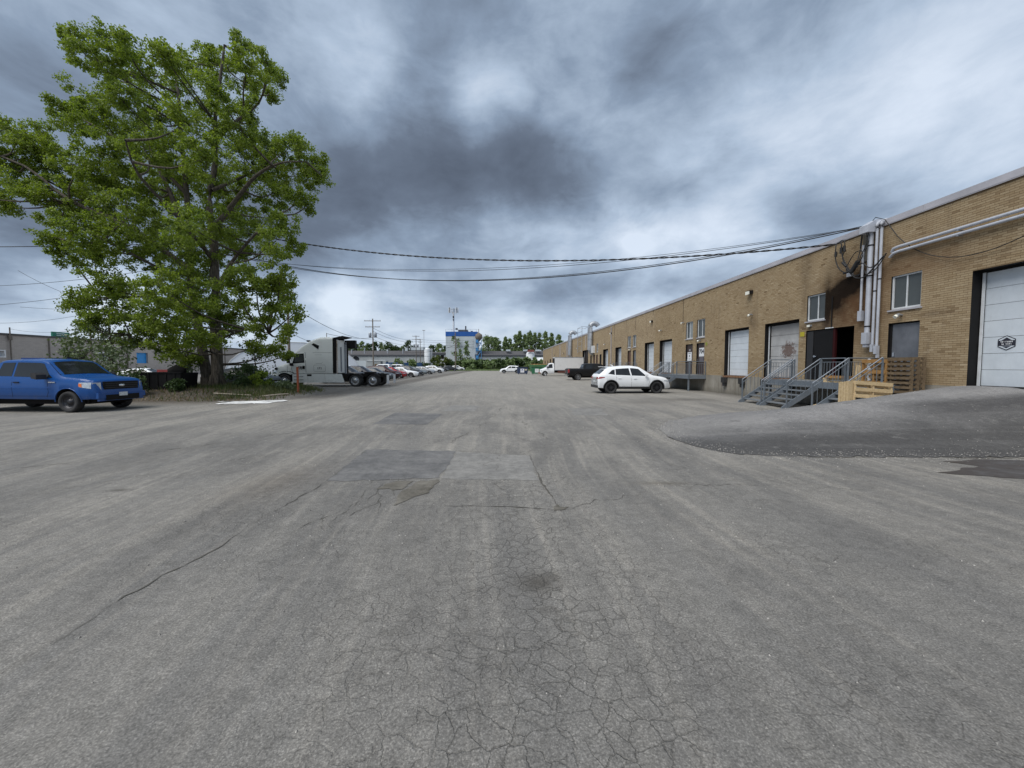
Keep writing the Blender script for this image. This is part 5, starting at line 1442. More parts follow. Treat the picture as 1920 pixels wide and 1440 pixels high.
class Car:
    """+x forward, rear bumper at x=0, wheels on z=0"""
    def __init__(s, L, top, belt, width, sill, wheels, rw, arch, tumble=.30, crown=.025, bulge=.0, under=.80):
        s.L = L; s.x0 = top[0][0]; s.top = smooth_tab(top, .07); s.belt = smooth_tab(belt, .05); s.width = smooth_tab(width, .03)
        s.sill = sill; s.wheels = wheels; s.rw = rw; s.arch = arch; s.tum = tumble; s.crown = crown; s.under = under
    def low(s, x):
        z = interp(s.sill, x)
        for xw in s.wheels:
            d = s.arch ** 2 - (x - xw) ** 2
            if d > 0: z = max(z, s.rw + math.sqrt(d))
        return z
    def sec(s, x):
        zt = interp(s.top, x); zb = min(interp(s.belt, x), zt - .02); w = interp(s.width, x); zl = min(s.low(x), zb - .06)
        g_ = zt - zb
        wr = w * .955 - s.tum * g_ - .02
        zm = zl + .55 * (zb - zl)
        base = interp(s.sill, x)
        def wz(z_):   # side curvature by absolute height so arches do not pinch it
            t = (z_ - base) / max(.05, zb - base)
            return w * (.955 + .045 * math.sin(math.pi * min(1, max(0, t * .9 + .05))) )
        return [(w * s.under, zl), (wz(zl) * .985, zl + .004), (wz(zl + .03), zl + .03), (wz(zm), zm), (wz(zb - .07), zb - .07), (w * .955, zb),
                (wr, zt - min(.07, g_ * .3)), (wr * .93, zt - min(.03, g_ * .12)), (wr * .6, zt), (0, zt + s.crown * min(1, g_ * 2 + .3))]
    def stations(s):
        xs_ = set(np.round(np.linspace(s.x0, s.L, 40), 3))
        for t in (s.top, s.belt, s.width): xs_ |= {round(a, 3) for a, b in t}
        for xw in s.wheels:
            for k_ in range(0, 25): xs_.add(round(xw - s.arch * math.cos(math.pi * k_ / 24), 3))
            xs_ |= {round(xw - s.arch - .012, 3), round(xw + s.arch + .012, 3)}
        xs_ = sorted(x_ for x_ in xs_ if s.x0 <= x_ <= s.L)
        out = [xs_[0]]
        for x_ in xs_[1:]:
            if x_ - out[-1] > .008: out.append(x_)
        return out
    def body(s, name, mats, parent):
        S = s.stations(); n = 10
        V, F, mi = [], [], []
        for x in S:
            sc_ = s.sec(x)
            V += [(x, y, z) for y, z in sc_] + [(x, -y, z) for y, z in sc_[-2::-1]]
        m = 2 * n - 1
        mb = MB(); fs = []; mis = []
        for i in range(len(S) - 1):
            for j in range(m - 1):
                fs.append((i * m + j, (i + 1) * m + j, (i + 1) * m + j + 1, i * m + j + 1))
                mis.append(1 if j in (0, m - 2) else 0)
            fs.append((i * m + m - 1, (i + 1) * m + m - 1, (i + 1) * m, i * m)); mis.append(1)
        mb.v = V; mb.f = fs; mb.mi = mis; mb.sm = [True] * len(fs)
        mb.add(V[:m], [tuple(range(m))], 0); mb.add(V[-m:], [tuple(range(m - 1, -1, -1))], 0)
        o = mb.build(name, mats, parent)
        md = o.modifiers.new('edge', 'EDGE_SPLIT') if False else None
        for p in o.data.polygons: pass
        try: o.data.set_sharp_from_angle(angle=R(38))
        except Exception: pass
        return o
    def side(s, x, t, sgn=1, off=.006):
        """t 0..1 over the glasshouse side, t<0 down to the sill"""
        sc_ = s.sec(x)
        if t >= 0:
            a, b = sc_[5], sc_[6]
            y, z = a[0] + (b[0] - a[0]) * t, a[1] + (b[1] - a[1]) * t
            return (x, sgn * (y + off), z + off * .3)
        pts = sc_[2:6][::-1]
        u = -t * 3
        i = min(2, int(u)); f = u - i
        y, z = pts[i][0] + (pts[i + 1][0] - pts[i][0]) * f, pts[i][1] + (pts[i + 1][1] - pts[i][1]) * f
        return (x, sgn * (y + off), z)
    def sidez(s, x, z, sgn=1, off=.006):
        sc_ = s.sec(x)
        zs = [p[1] for p in sc_[1:7]]; ys_ = [p[0] for p in sc_[1:7]]
        return (x, sgn * (float(np.interp(z, zs, ys_)) + off), z)
    def patch(s, fn, quad, nu=6, nv=3):
        """bilinear grid over four parameter corners"""
        (a, b, c, d) = [np.array(q_, float) for q_ in quad]
        V = []
        for i in range(nu + 1):
            for j in range(nv + 1):
                u, v_ = i / nu, j / nv
                p = a * (1 - u) * (1 - v_) + b * u * (1 - v_) + c * u * v_ + d * (1 - u) * v_
                V.append(fn(*p))
        F = [(i * (nv + 1) + j, (i + 1) * (nv + 1) + j, (i + 1) * (nv + 1) + j + 1, i * (nv + 1) + j + 1) for i in range(nu) for j in range(nv)]
        return V, F
    def glass_side(s, name, quad, mt, parent, sgns=(1, -1), fn=None, off=.006):
        for sg in sgns:
            V, F = s.patch(lambda x, t: (fn or s.side)(x, t, sg, off), quad)
            mb = MB(); mb.add(V, F, 0, True); mb.build(name, mt, parent)
    def topz(s, x, f):
        """point on the upper surface, f = -1..1 across"""
        sc_ = s.sec(x)
        ys_ = [sc_[9][0], sc_[8][0], sc_[7][0], sc_[6][0]]; zs = [sc_[9][1], sc_[8][1], sc_[7][1], sc_[6][1]]
        y = abs(f) * sc_[6][0]
        return (x, math.copysign(y, f), float(np.interp(y, ys_, zs)) + .008)
    def screen(s, name, xa, xb, mt, parent, ka=.97, kb=.93, push=.0):
        V, F = s.patch(lambda x, f: tuple(np.array(s.topz(x, f)) + np.array([push, 0, 0])), [(xa, -ka), (xb, -kb), (xb, kb), (xa, ka)], 6, 8)
        mb = MB(); mb.add(V, F, 0, True); return mb.build(name, mt, parent)
    def seam(s, pts, parent, name='door_seam', w=.012, sgns=(1, -1), mt=None):
        """thin dark line along (x, z) points on the side"""
        for sg in sgns:
            mb = MB()
            for (x0, z0), (x1, z1) in zip(pts[:-1], pts[1:]):
                n = 4
                for k_ in range(n):
                    a = (x0 + (x1 - x0) * k_ / n, z0 + (z1 - z0) * k_ / n); b = (x0 + (x1 - x0) * (k_ + 1) / n, z0 + (z1 - z0) * (k_ + 1) / n)
                    dx_, dz_ = b[0] - a[0], b[1] - a[1]; L_ = math.hypot(dx_, dz_) + 1e-9
                    nx_, nz_ = -dz_ / L_ * w / 2, dx_ / L_ * w / 2
                    mb.poly([s.sidez(a[0] + nx_, a[1] + nz_, sg, .002), s.sidez(b[0] + nx_, b[1] + nz_, sg, .002), s.sidez(b[0] - nx_, b[1] - nz_, sg, .002), s.sidez(a[0] - nx_, a[1] - nz_, sg, .002)])
            mb.build(name, mt or M['blackmatte'], parent)

WCACHE = {}
def wheel(parent, x, y, r, w, rim, style=5, side=1, name='wheel'):
    """wheel empty > tyre, rim; outer face towards +-y"""
    key = (round(r, 3), round(w, 3), rim, style)
    if key not in WCACHE:
        ty = MB(); rr = r * .66
        ty.lathe([(rr, -w * .46), (r * .86, -w * .5), (r * .965, -w * .46), (r, -w * .34), (r, w * .34), (r * .965, w * .46), (r * .86, w * .5), (rr, w * .46), (rr, -w * .46)], 28)
        t_me = ty.mesh('tyre', M['rubber'])
        rm = MB()
        rm.lathe([(rr, w * .40), (rr * .95, w * .42), (rr * .90, w * .34), (rr * .88, -w * .3), (rr * 1.0, -w * .4)], 28, mi=0)
        rm.lathe([(rr * .90, w * .02), (0.001, w * .02)], 28, mi=1)
        if style == 'steel' or style == 'hgv':
            rm.lathe([(rr * .9, w * .30), (rr * .72, w * .10 if style == 'steel' else w * .30), (rr * .40, w * .16 if style == 'steel' else w * .36), (rr * .36, w * .34 if style == 'steel' else w * .5), (rr * .12, w * .36 if style == 'steel' else w * .52), (.001, w * .36 if style == 'steel' else w * .52)], 20, mi=0)
            nh = 8 if style == 'steel' else 10
            for k_ in range(nh):
                a_ = 2 * math.pi * k_ / nh
                cx_, cz_ = math.cos(a_) * rr * .60, math.sin(a_) * rr * .60
                rm.lathe([(rr * .10, w * .345), (.001, w * .345)], 8, c=(cx_, 0, cz_), mi=1)
        else:
            ns = style
            for k_ in range(ns):
                a_ = 2 * math.pi * k_ / ns
                rot = Matrix.Rotation(-a_, 3, 'Y')
                for off in ((-.35, .35) if ns <= 6 else (0,)):
                    rot2 = Matrix.Rotation(-(a_ + off * .5), 3, 'Y')
                    p0 = rot @ Vector((rr * .12, w * .36, 0)); p1 = rot2 @ Vector((rr * .90, w * .38, 0))
                    rm.bar(p0, p1, w * .12, rr * .13, 0)
            rm.lathe([(rr * .24, w * .28), (rr * .22, w * .40), (.001, w * .41)], 14, mi=0)
        r_me = rm.mesh('rim', [M[rim], M['blackmatte']])
        WCACHE[key] = (t_me, r_me)
    e_ = empty(name, (x, y, r), parent=parent)
    if side < 0: e_.rotation_euler = (0, 0, math.pi)
    link('tyre', WCACHE[key][0], e_); link('rim', WCACHE[key][1], e_)
    return e_

def mirror(parent, x, y, z, sgn, mt, size=(.16, .20, .16)):
    mb = MB(); lx, ly, lz = size
    mb.prism([(x - lx * .4, y + sgn * .04, z - lz * .35), (x + lx * .5, y + sgn * .03, z - lz * .5), (x + lx * .55, y + sgn * .03, z + lz * .2), (x + lx * .1, y + sgn * .03, z + lz * .5), (x - lx * .4, y + sgn * .04, z + lz * .45)], (0, sgn * ly, 0))
    mb.bar((x + .02, y - sgn * .03, z - lz * .3), (x + .02, y + sgn * .08, z - lz * .25), .05)
    mb.build('mirror', mt, parent)

def finishcar(c, root, wheels_y, r, w, rim, style):
    for xw in c.wheels:
        for sg in (1, -1): wheel(root, xw, sg * wheels_y, r, w, rim, style, sg)
    # chassis between the wheels keeps daylight out from under the body
    mb = MB()
    W = wheels_y - w * .55
    mb.box((c.wheels[0] - c.arch, -W, r * .75), (c.wheels[1] + c.arch, W, r * 1.9 + .1))
    mb.box((.25, -W * .9, r * .8), (c.L - .3, W * .9, r * 1.3))
    mb.build('chassis', M['blackmatte'], root)

# ------------------------------------------------ pickup trucks
def pickup(label, col, x, y, rz, cab='super', wheelstyle=('black', 'steel'), front=True, group=None, z=0.0, name='pickup_truck', chrome_bumper=False, plate=True, trimcol='black'):
    root = empty(name, (x, y, gz(x, y) + z), rz, label, 'pickup truck', group)
    L = 5.89
    c0 = 2.02 if cab != 'crew' else 1.78
    top = [(0, 1.30), (.04, 1.345), (c0 - .03, 1.36), (c0 + .02, 1.40), (c0 + .10, 1.84), (c0 + .30, 1.925), (c0 + 1.0, 1.945), (3.78, 1.925), (4.0, 1.875), (4.60, 1.36), (4.75, 1.305), (5.45, 1.24), (5.72, 1.19), (5.84, 1.10), (5.87, .92), (L, .60)]
    belt = [(0, 1.26), (c0, 1.30), (3.3, 1.275), (4.5, 1.25), (4.8, 1.21), (5.5, 1.14), (5.8, 1.05), (L, .56)]
    width = [(0, .955), (.12, .985), (1.5, .995), (4.6, .995), (5.35, .985), (5.65, .95), (5.82, .88), (L, .82)]
    sill = [(0, .58), (.35, .52), (1.0, .50), (5.3, .46), (5.7, .48), (L, .46)]
    r = .385
    c = Car(L, top, belt, width, sill, (1.18, 4.90), r, .485, tumble=.21)
    c.body('body', [col, M['blackmatte']], root)
    g_ = M['glass']
    tt = .90
    if cab == 'super':
        c.glass_side('side_window', [(c0 + .16, .05), (2.78, .05), (2.80, tt), (c0 + .30, tt)], g_, root)
        c.glass_side('side_window', [(2.86, .04), (4.34, .02), (3.90, tt), (2.88, tt)], g_, root)
        c.seam([(2.82, 1.26), (2.81, .55)], root); c.seam([(4.16, 1.22), (4.20, .75), (4.12, .56)], root)
        c.seam([(c0 + .06, 1.25), (c0 + .06, .55)], root)
    else:
        c.glass_side('side_window', [(c0 + .22, .05), (2.88, .05), (2.90, tt), (c0 + .34, tt)], g_, root)
        c.glass_side('side_window', [(2.97, .04), (4.34, .02), (3.90, tt), (3.0, tt)], g_, root)
        c.seam([(2.92, 1.26), (2.91, .55)], root); c.seam([(4.16, 1.22), (4.20, .75), (4.12, .56)], root)
    c.seam([(c0 + .0, .60), (4.3, .60)], root, 'rocker_line', .01)
    c.seam([(.2, .86), (c0, .86)], root, 'body_crease', .006) ; c.seam([(c0, .86), (4.3, .86)], root, 'body_crease', .006)
    c.screen('windshield', 4.03, 4.58, g_, root, .96, .98)
    c.screen('rear_window', c0 + .035, c0 + .095, g_, root, .8, .75, -.01)
    # dark sheet across the open bed, standing for its shaded hollow
    MB().box((.10, -.80, 1.352), (c0 - .05, .80, 1.372)).build('bed_shade_sheet', M['blackmatte'], root)
    # bonnet line
    for sg in (1, -1):
        mirror(root, 4.10, sg * .985, 1.33, sg, M['plastic'], (.20, .30, .24))
        # headlight wraps the corner
        V, F = c.patch(lambda a, b: c.sidez(a, b, sg, .008), [(5.36, .93), (5.74, .86), (5.72, 1.09), (5.34, 1.09)], 5, 2)
        mb = MB(); mb.add(V, F, 0, True); hl = mb.build('headlight', M['lens'], root)
        MB().prism([(5.77, sg * .86, .80), (5.865, sg * .70, .80), (5.855, sg * .70, 1.08), (5.74, sg * .88, 1.08)], (.012, 0, 0)).build('headlight_face', M['lens'], hl)
        V, F = c.patch(lambda a, b: c.sidez(a, b, sg, .013), [(5.35, .95), (5.46, .92), (5.44, 1.05), (5.34, 1.05)], 3, 2)
        mb = MB(); mb.add(V, F, 0, True); mb.build('indicator', M['amber'], hl)
        # tail lamp
        V, F = c.patch(lambda a, b: c.sidez(a, b, sg, .008), [(.02, .88), (.17, .88), (.17, 1.25), (.02, 1.25)], 2, 2)
        mb = MB(); mb.add(V, F, 0, True); tl = mb.build('taillight', M['red_lens'], root)
        MB().box((-.012, sg * .955 - (.15 if sg > 0 else 0), .88), (.01, sg * .955 + (.15 if sg < 0 else 0), 1.25)).build('taillight_face', M['red_lens'], tl)
        MB().cbox((3.0 if cab == 'super' else 3.15, sg * 1.0, 1.10), (.20, .03, .035)).build('door_handle', M['black'], root)
        # fender badge
        MB().cbox((4.36, sg * .998, 1.10), (.26, .012, .035)).build('badge', M['chrome'], root)
        # wheel-arch lips
        for xw in c.wheels:
            pts = [c.sidez(xw + c.arch * 1.03 * math.cos(R(a_)), r + c.arch * 1.03 * math.sin(R(a_)), sg, .004) for a_ in range(0, 181, 12)]
            MB().tube(pts, .018, 5).build('arch_lip', M['blackmatte'] if False else col, root)
    # grille
    gr = MB().box((5.845, -.62, .82), (5.885, .62, 1.11)).build('grille', M['black'], root)
    for k_ in range(3): MB().box((5.885, -.58, .875 + k_ * .075), (5.90, .58, .895 + k_ * .075)).build('grille_bar', M['plastic'], gr)
    mb = MB(); mb.lathe([(.001, .022), (.045, .022), (.05, 0)], 16, axis='X')
    mb.v = [(5.90 + a, b * 2.2, .96 + c_ ) for a, b, c_ in mb.v]
    mb.build('emblem', M['chrome'], gr)
    MB().box((5.80, -.85, .50), (5.93, .85, .70)).box((5.82, -.80, .40), (5.90, .80, .50)).build('front_bumper', M['chrome'] if chrome_bumper else col, root)
    MB().box((5.925, -.60, .42), (5.94, .60, .62)).build('bumper_grille', M['blackmatte'], root)
    MB().box((-.13, -.90, .50), (.05, .90, .68)).build('rear_bumper', M['chrome'], root)
    MB().box((-.012, -.78, .72), (.004, .78, 1.30)).build('tailgate', col, root)
    if plate: MB().box((5.935, -.15, .56), (5.95, .15, .70)).build('licence_plate', M['plate'], root)
    finishcar(c, root, .845, r, .265, *wheelstyle)
    return root
M['blue'] = paint('blue_paint', (.003, .062, .245), .05, .0, .30)
M['blackcar'] = paint('black_car_paint', (.005, .005, .006), .03)
M['whitecar'] = paint('white_car_paint', (.80, .82, .84), .03)
M['bluedot'] = None
pk = pickup('bright blue extended cab pickup with black wheels parked at the left edge', M['blue'], -20.45, 15.55, R(-4), wheelstyle=('darkalloy', 'steel'))
pickup('black pickup parked nose to the brick building with its tailgate towards the yard', M['blackcar'], 7.7, 45.2, R(1), cab='crew', wheelstyle=('alloy', 6))

# ------------------------------------------------ crossover / sedan family
def crossover(label, col, x, y, rz, kind='suv', rim=('darkalloy', 10), group=None, cat='SUV', name='suv', scale=1.0, light=True):
    root = empty(name, (x, y, gz(x, y)), rz, label, cat, group)
    g_ = M['glass']
    if kind == 'suv':
        L = 4.55; r = .365
        top = [(0, .98), (.03, 1.10), (.10, 1.16), (.44, 1.44), (.56, 1.55), (.80, 1.60), (1.6, 1.665), (2.2, 1.675), (2.62, 1.62), (3.34, 1.14), (3.45, 1.10), (4.0, 1.02), (4.30, .92), (4.45, .78), (4.52, .62), (L, .48)]
        belt = [(0, .92), (.10, 1.10), (.5, 1.13), (1.5, 1.10), (3.2, 1.03), (3.45, 1.0), (4.2, .86), (4.4, .74), (L, .44)]
        width = [(0, .78), (.08, .86), (.5, .915), (1.5, .925), (3.3, .925), (3.9, .90), (4.2, .84), (4.42, .72), (L, .60)]
        sill = [(0, .36), (.5, .32), (1.5, .31), (3.4, .31), (4.3, .30), (L, .34)]
        wheels = (.80, 3.60); arch = .435; tum = .42
        wins = [[(.62, .20), (1.02, .06), (1.05, .80), (.88, .72)], [(1.08, .05), (1.98, .04), (1.92, .88), (1.10, .84)], [(2.06, .04), (3.02, .06), (2.52, .86), (2.0, .88)]]
        scr = (2.66, 3.32); rear = (.13, .44)
        seams = [[(1.12, 1.08), (1.13, .72), (1.30, .40)], [(2.03, 1.05), (2.04, .38)], [(3.05, 1.0), (3.12, .70), (3.06, .38)]]
        dh = [(1.32, .93), (2.26, .91)]; hz = (.70, .80); hx = (4.02, 4.40)
    elif kind == 'sedan':
        L = 4.75; r = .335
        top = [(0, .88), (.05, 1.02), (.55, 1.07), (1.35, 1.385), (1.7, 1.43), (2.2, 1.44), (2.6, 1.40), (3.35, 1.00), (3.5, .96), (4.2, .85), (4.5, .76), (4.68, .62), (L, .45)]
        belt = [(0, .84), (.5, 1.0), (1.5, .96), (3.2, .90), (3.5, .88), (4.3, .74), (4.6, .62), (L, .42)]
        width = [(0, .76), (.1, .84), (.5, .895), (1.5, .91), (3.3, .91), (4.0, .89), (4.4, .82), (4.62, .70), (L, .58)]
        sill = [(0, .34), (.5, .26), (1.5, .24), (3.6, .24), (4.4, .22), (L, .26)]
        wheels = (.98, 3.78); arch = .39; tum = .45
        wins = [[(.98, .25), (1.24, .10), (1.30, .80), (1.22, .70)], [(1.28, .06), (2.08, .04), (2.0, .88), (1.42, .82)], [(2.14, .04), (3.10, .06), (2.58, .86), (2.07, .88)]]
        scr = (2.66, 3.32); rear = (.62, 1.30)
        seams = [[(2.11, .92), (2.10, .32)], [(3.12, .88), (3.16, .6), (3.10, .32)], [(1.3, .94), (1.36, .5)]]
        dh = [(1.42, .82), (2.34, .80)]; hz = (.60, .70); hx = (4.18, 4.56)
    elif kind == 'hatch':
        L = 4.25; r = .33
        top = [(0, .90), (.05, 1.02), (.35, 1.32), (.55, 1.44), (1.4, 1.50), (2.0, 1.49), (2.4, 1.42), (3.12, 1.02), (3.25, .98), (3.85, .88), (4.08, .76), (4.2, .60), (L, .44)]
        belt = [(0, .86), (.4, 1.02), (1.5, .99), (3.0, .92), (3.3, .88), (3.9, .74), (L, .40)]
        width = [(0, .76), (.1, .83), (.5, .88), (3.0, .89), (3.6, .87), (4.0, .78), (L, .60)]
        sill = [(0, .34), (.5, .26), (1.5, .24), (3.2, .24), (4.0, .22), (L, .28)]
        wheels = (.75, 3.36); arch = .385; tum = .40
        wins = [[(.50, .2), (.84, .08), (.88, .80), (.72, .70)], [(.90, .05), (1.78, .04), (1.74, .88), (.94, .84)], [(1.84, .04), (2.80, .06), (2.32, .86), (1.80, .88)]]
        scr = (2.46, 3.10); rear = (.09, .36)
        seams = [[(1.81, .92), (1.82, .32)], [(2.84, .88), (2.90, .6), (2.84, .32)]]
        dh = [(1.1, .85), (2.05, .82)]; hz = (.62, .73); hx = (3.72, 4.10)
    c = Car(L, top, belt, width, sill, wheels, r, arch, tumble=tum)
    c.body('body', [col, M['blackmatte']], root)
    for q_ in wins: c.glass_side('side_window', q_, g_, root)
    c.screen('windshield', *scr, g_, root, .95, .97)
    c.screen('rear_window', *rear, g_, root, .86, .82)
    for s_ in seams: c.seam(s_, root, w=.010)
    for sg in (1, -1):
        mirror(root, scr[1] - .42, sg * (.91), interp(c.belt, scr[1] - .4) + .07, sg, col, (.14, .17, .13))
        for hx_, hz_ in dh: MB().cbox((hx_, sg * (.925 if kind == 'suv' else .905), hz_), (.19, .03, .03)).build('door_handle', col, root)
        V, F = c.patch(lambda a, b: c.sidez(a, b, sg, .008), [(hx[0], hz[1] - .03), (hx[1], hz[0]), (hx[1], hz[1]), (hx[0] + .02, hz[1] + .01)], 6, 2)
        mb = MB(); mb.add(V, F, 0, True); mb.build('headlight', M['lens'], root)
        zt_ = .98 if kind == 'suv' else .84
        V, F = c.patch(lambda a, b: c.sidez(a, b, sg, .008), [(.01, zt_ - .10), (.40, zt_ - .01), (.42, zt_ + .03), (.01, zt_ + .03)], 5, 2)
        mb = MB(); mb.add(V, F, 0, True); tl = mb.build('taillight', M['red_lens'], root)
        MB().box((-.010, sg * .76 - (.28 if sg > 0 else 0), zt_ - .10), (.01, sg * .76 + (.28 if sg < 0 else 0), zt_ + .03)).build('taillight_face', M['red_lens'], tl)
        if kind == 'suv':
            # black cladding round arches and sill
            for xw in wheels:
                pts = [c.sidez(xw + (arch + .02) * math.cos(R(a_)), r + (arch + .02) * math.sin(R(a_)), sg, .002) for a_ in range(-8, 189, 14)]
                MB().tube(pts, .035, 6).build('wheel_cladding', M['plastic'], root)
            V, F = c.patch(lambda a, b: c.sidez(a, b, sg, .012), [(wheels[0] + arch, .315), (wheels[1] - arch, .315), (wheels[1] - arch, .43), (wheels[0] + arch, .43)], 6, 2)
            mb = MB(); mb.add(V, F, 0, True); mb.build('sill_cladding', M['plastic'], root)
    if kind == 'suv':
        MB().box((-.03, -.78, .34), (.06, .78, .50)).build('rear_cladding', M['plastic'], root)
        MB().tube([(1.15, 0, 1.675), (1.02, 0, 1.74), (.95, 0, 1.74)], [.03, .02, .01], 6).build('roof_aerial', col, root)
        MB().cbox((.50, 0, 1.625), (.26, 1.15, .03)).build('spoiler', col, root)
    gz_ = hz[0]
    MB().box((L - .10, -.48, .40), (L + .012, .48, gz_ - .03)).build('grille', M['black'], root)
    MB().box((L - .04, -.22, .36), (L + .018, .22, .46)).build('licence_plate' if light else 'front_badge', M['plate'], root)
    MB().box((-.022, -.24, .66), (.02, .24, .78)).build('licence_plate', M['plate'], root)
    finishcar(c, root, (.80 if kind == 'suv' else .785), r, .225, *rim)
    return root
crossover('white crossover SUV with black wheels parked across the front of the brick building', M['whitecar'], 5.82, 23.85, R(0.6), 'suv')

# cars along the left side, noses towards the yard
cp = lambda n_, c_, f=.1: paint(n_, c_, .10, f)
P_ = dict(char=cp('charcoal_paint', (.035, .040, .047)), navy=cp('navy_paint', (.012, .016, .03)), burg=cp('burgundy_paint', (.035, .007, .010)), red=cp('red_paint', (.30, .008, .012)),
          grey=cp('grey_paint', (.13, .15, .155)), wht=M['whitecar'], silver=cp('silver_paint', (.34, .36, .38), .3), blk=M['blackcar'], slate=cp('slate_paint', (.055, .065, .075)))
crossover('grey sedan parked between the verge and the front of the white tractor unit', P_['slate'], -20.6, 28.4, R(-9), 'sedan', ('alloy', 10), cat='car', name='parked_car')
row = [(-17.4, 37.6, 'suv', 'char', 'charcoal crossover parked directly behind the rear wheels of the tractor unit', 'SUV'),
       (-17.3, 41.0, 'suv', 'navy', 'near black crossover, second in the row behind the tractor unit', 'SUV'),
       (-17.0, 44.6, 'sedan', 'slate', 'dark slate sedan just clear of the tractor unit tail', 'car'),
       (-17.1, 48.4, 'suv', 'burg', 'dark burgundy crossover parked left of the red hatchback', 'SUV'),
       (-16.9, 52.0, 'hatch', 'red', 'bright red hatchback in the row of parked cars', 'car'),
       (-16.8, 56.6, 'sedan', 'wht', 'white sedan parked beside the red hatchback', 'car'),
       (-17.0, 61.0, 'suv', 'char', 'charcoal crossover parked right of the white sedan', 'SUV'),
       (-16.9, 65.4, 'hatch', 'grey', 'silver grey hatchback parked before the white pickups', 'car')]
for x, y, kd, cc, lab, ct in row:
    crossover(lab, P_[cc], x, y, R(random.uniform(-3, 2)), kd, ('alloy', 10), cat=ct, name='parked_car' if ct == 'car' else 'parked_suv', group='cars parked along the left side of the yard')
pickup('white pickup parked right of the silver grey hatchback', P_['wht'], -18.6, 71.5, R(180 + 2), cab='crew', wheelstyle=('alloy', 6), group='cars parked along the left side of the yard')
pickup('second white pickup in the row, farther from the camera', P_['wht'], -18.4, 79.5, R(178), cab='crew', wheelstyle=('alloy', 6), group='cars parked along the left side of the yard')
for o_ in ():
    pass
crossover('silver hatchback between the two white pickups', P_['silver'], -17.3, 76, R(-2), 'hatch', ('alloy', 10), cat='car', name='parked_car', group='cars parked along the left side of the yard')
crossover('white crossover farther down the row past the pickups', P_['wht'], -17.4, 87, R(0), 'suv', ('alloy', 10), cat='SUV', name='parked_suv', group='cars parked along the left side of the yard')
crossover('dark grey sedan parked left of the far light pole', P_['char'], -19.6, 110, R(-4), 'sedan', ('alloy', 10), cat='car', name='parked_car')
crossover('charcoal crossover parked behind the far light pole', P_['char'], -17.9, 118, R(4), 'suv', ('alloy', 10), cat='SUV', name='parked_suv')
# second row behind
crossover('white hatchback in the second row, left of the utility pole', P_['wht'], -28.5, 62, R(10), 'hatch', ('alloy', 10), cat='car', name='parked_car')
crossover('white crossover in the second row behind the charcoal one', P_['wht'], -24.5, 60, R(0), 'suv', ('alloy', 10), cat='SUV', name='parked_suv')
crossover('white sedan seen through the shrubs left of the tree', P_['wht'], -36, 37, R(12), 'sedan', ('alloy', 10), cat='car', name='parked_car')
crossover('pale silver crossover seen through the shrubs behind the blue pickup', P_['silver'], -41, 34, R(8), 'suv', ('alloy', 10), cat='SUV', name='parked_suv')
crossover('red hatchback at the left edge behind the blue pickup bed', P_['red'], -33.5, 24.5, R(12), 'hatch', ('alloy', 10), cat='car', name='parked_car')

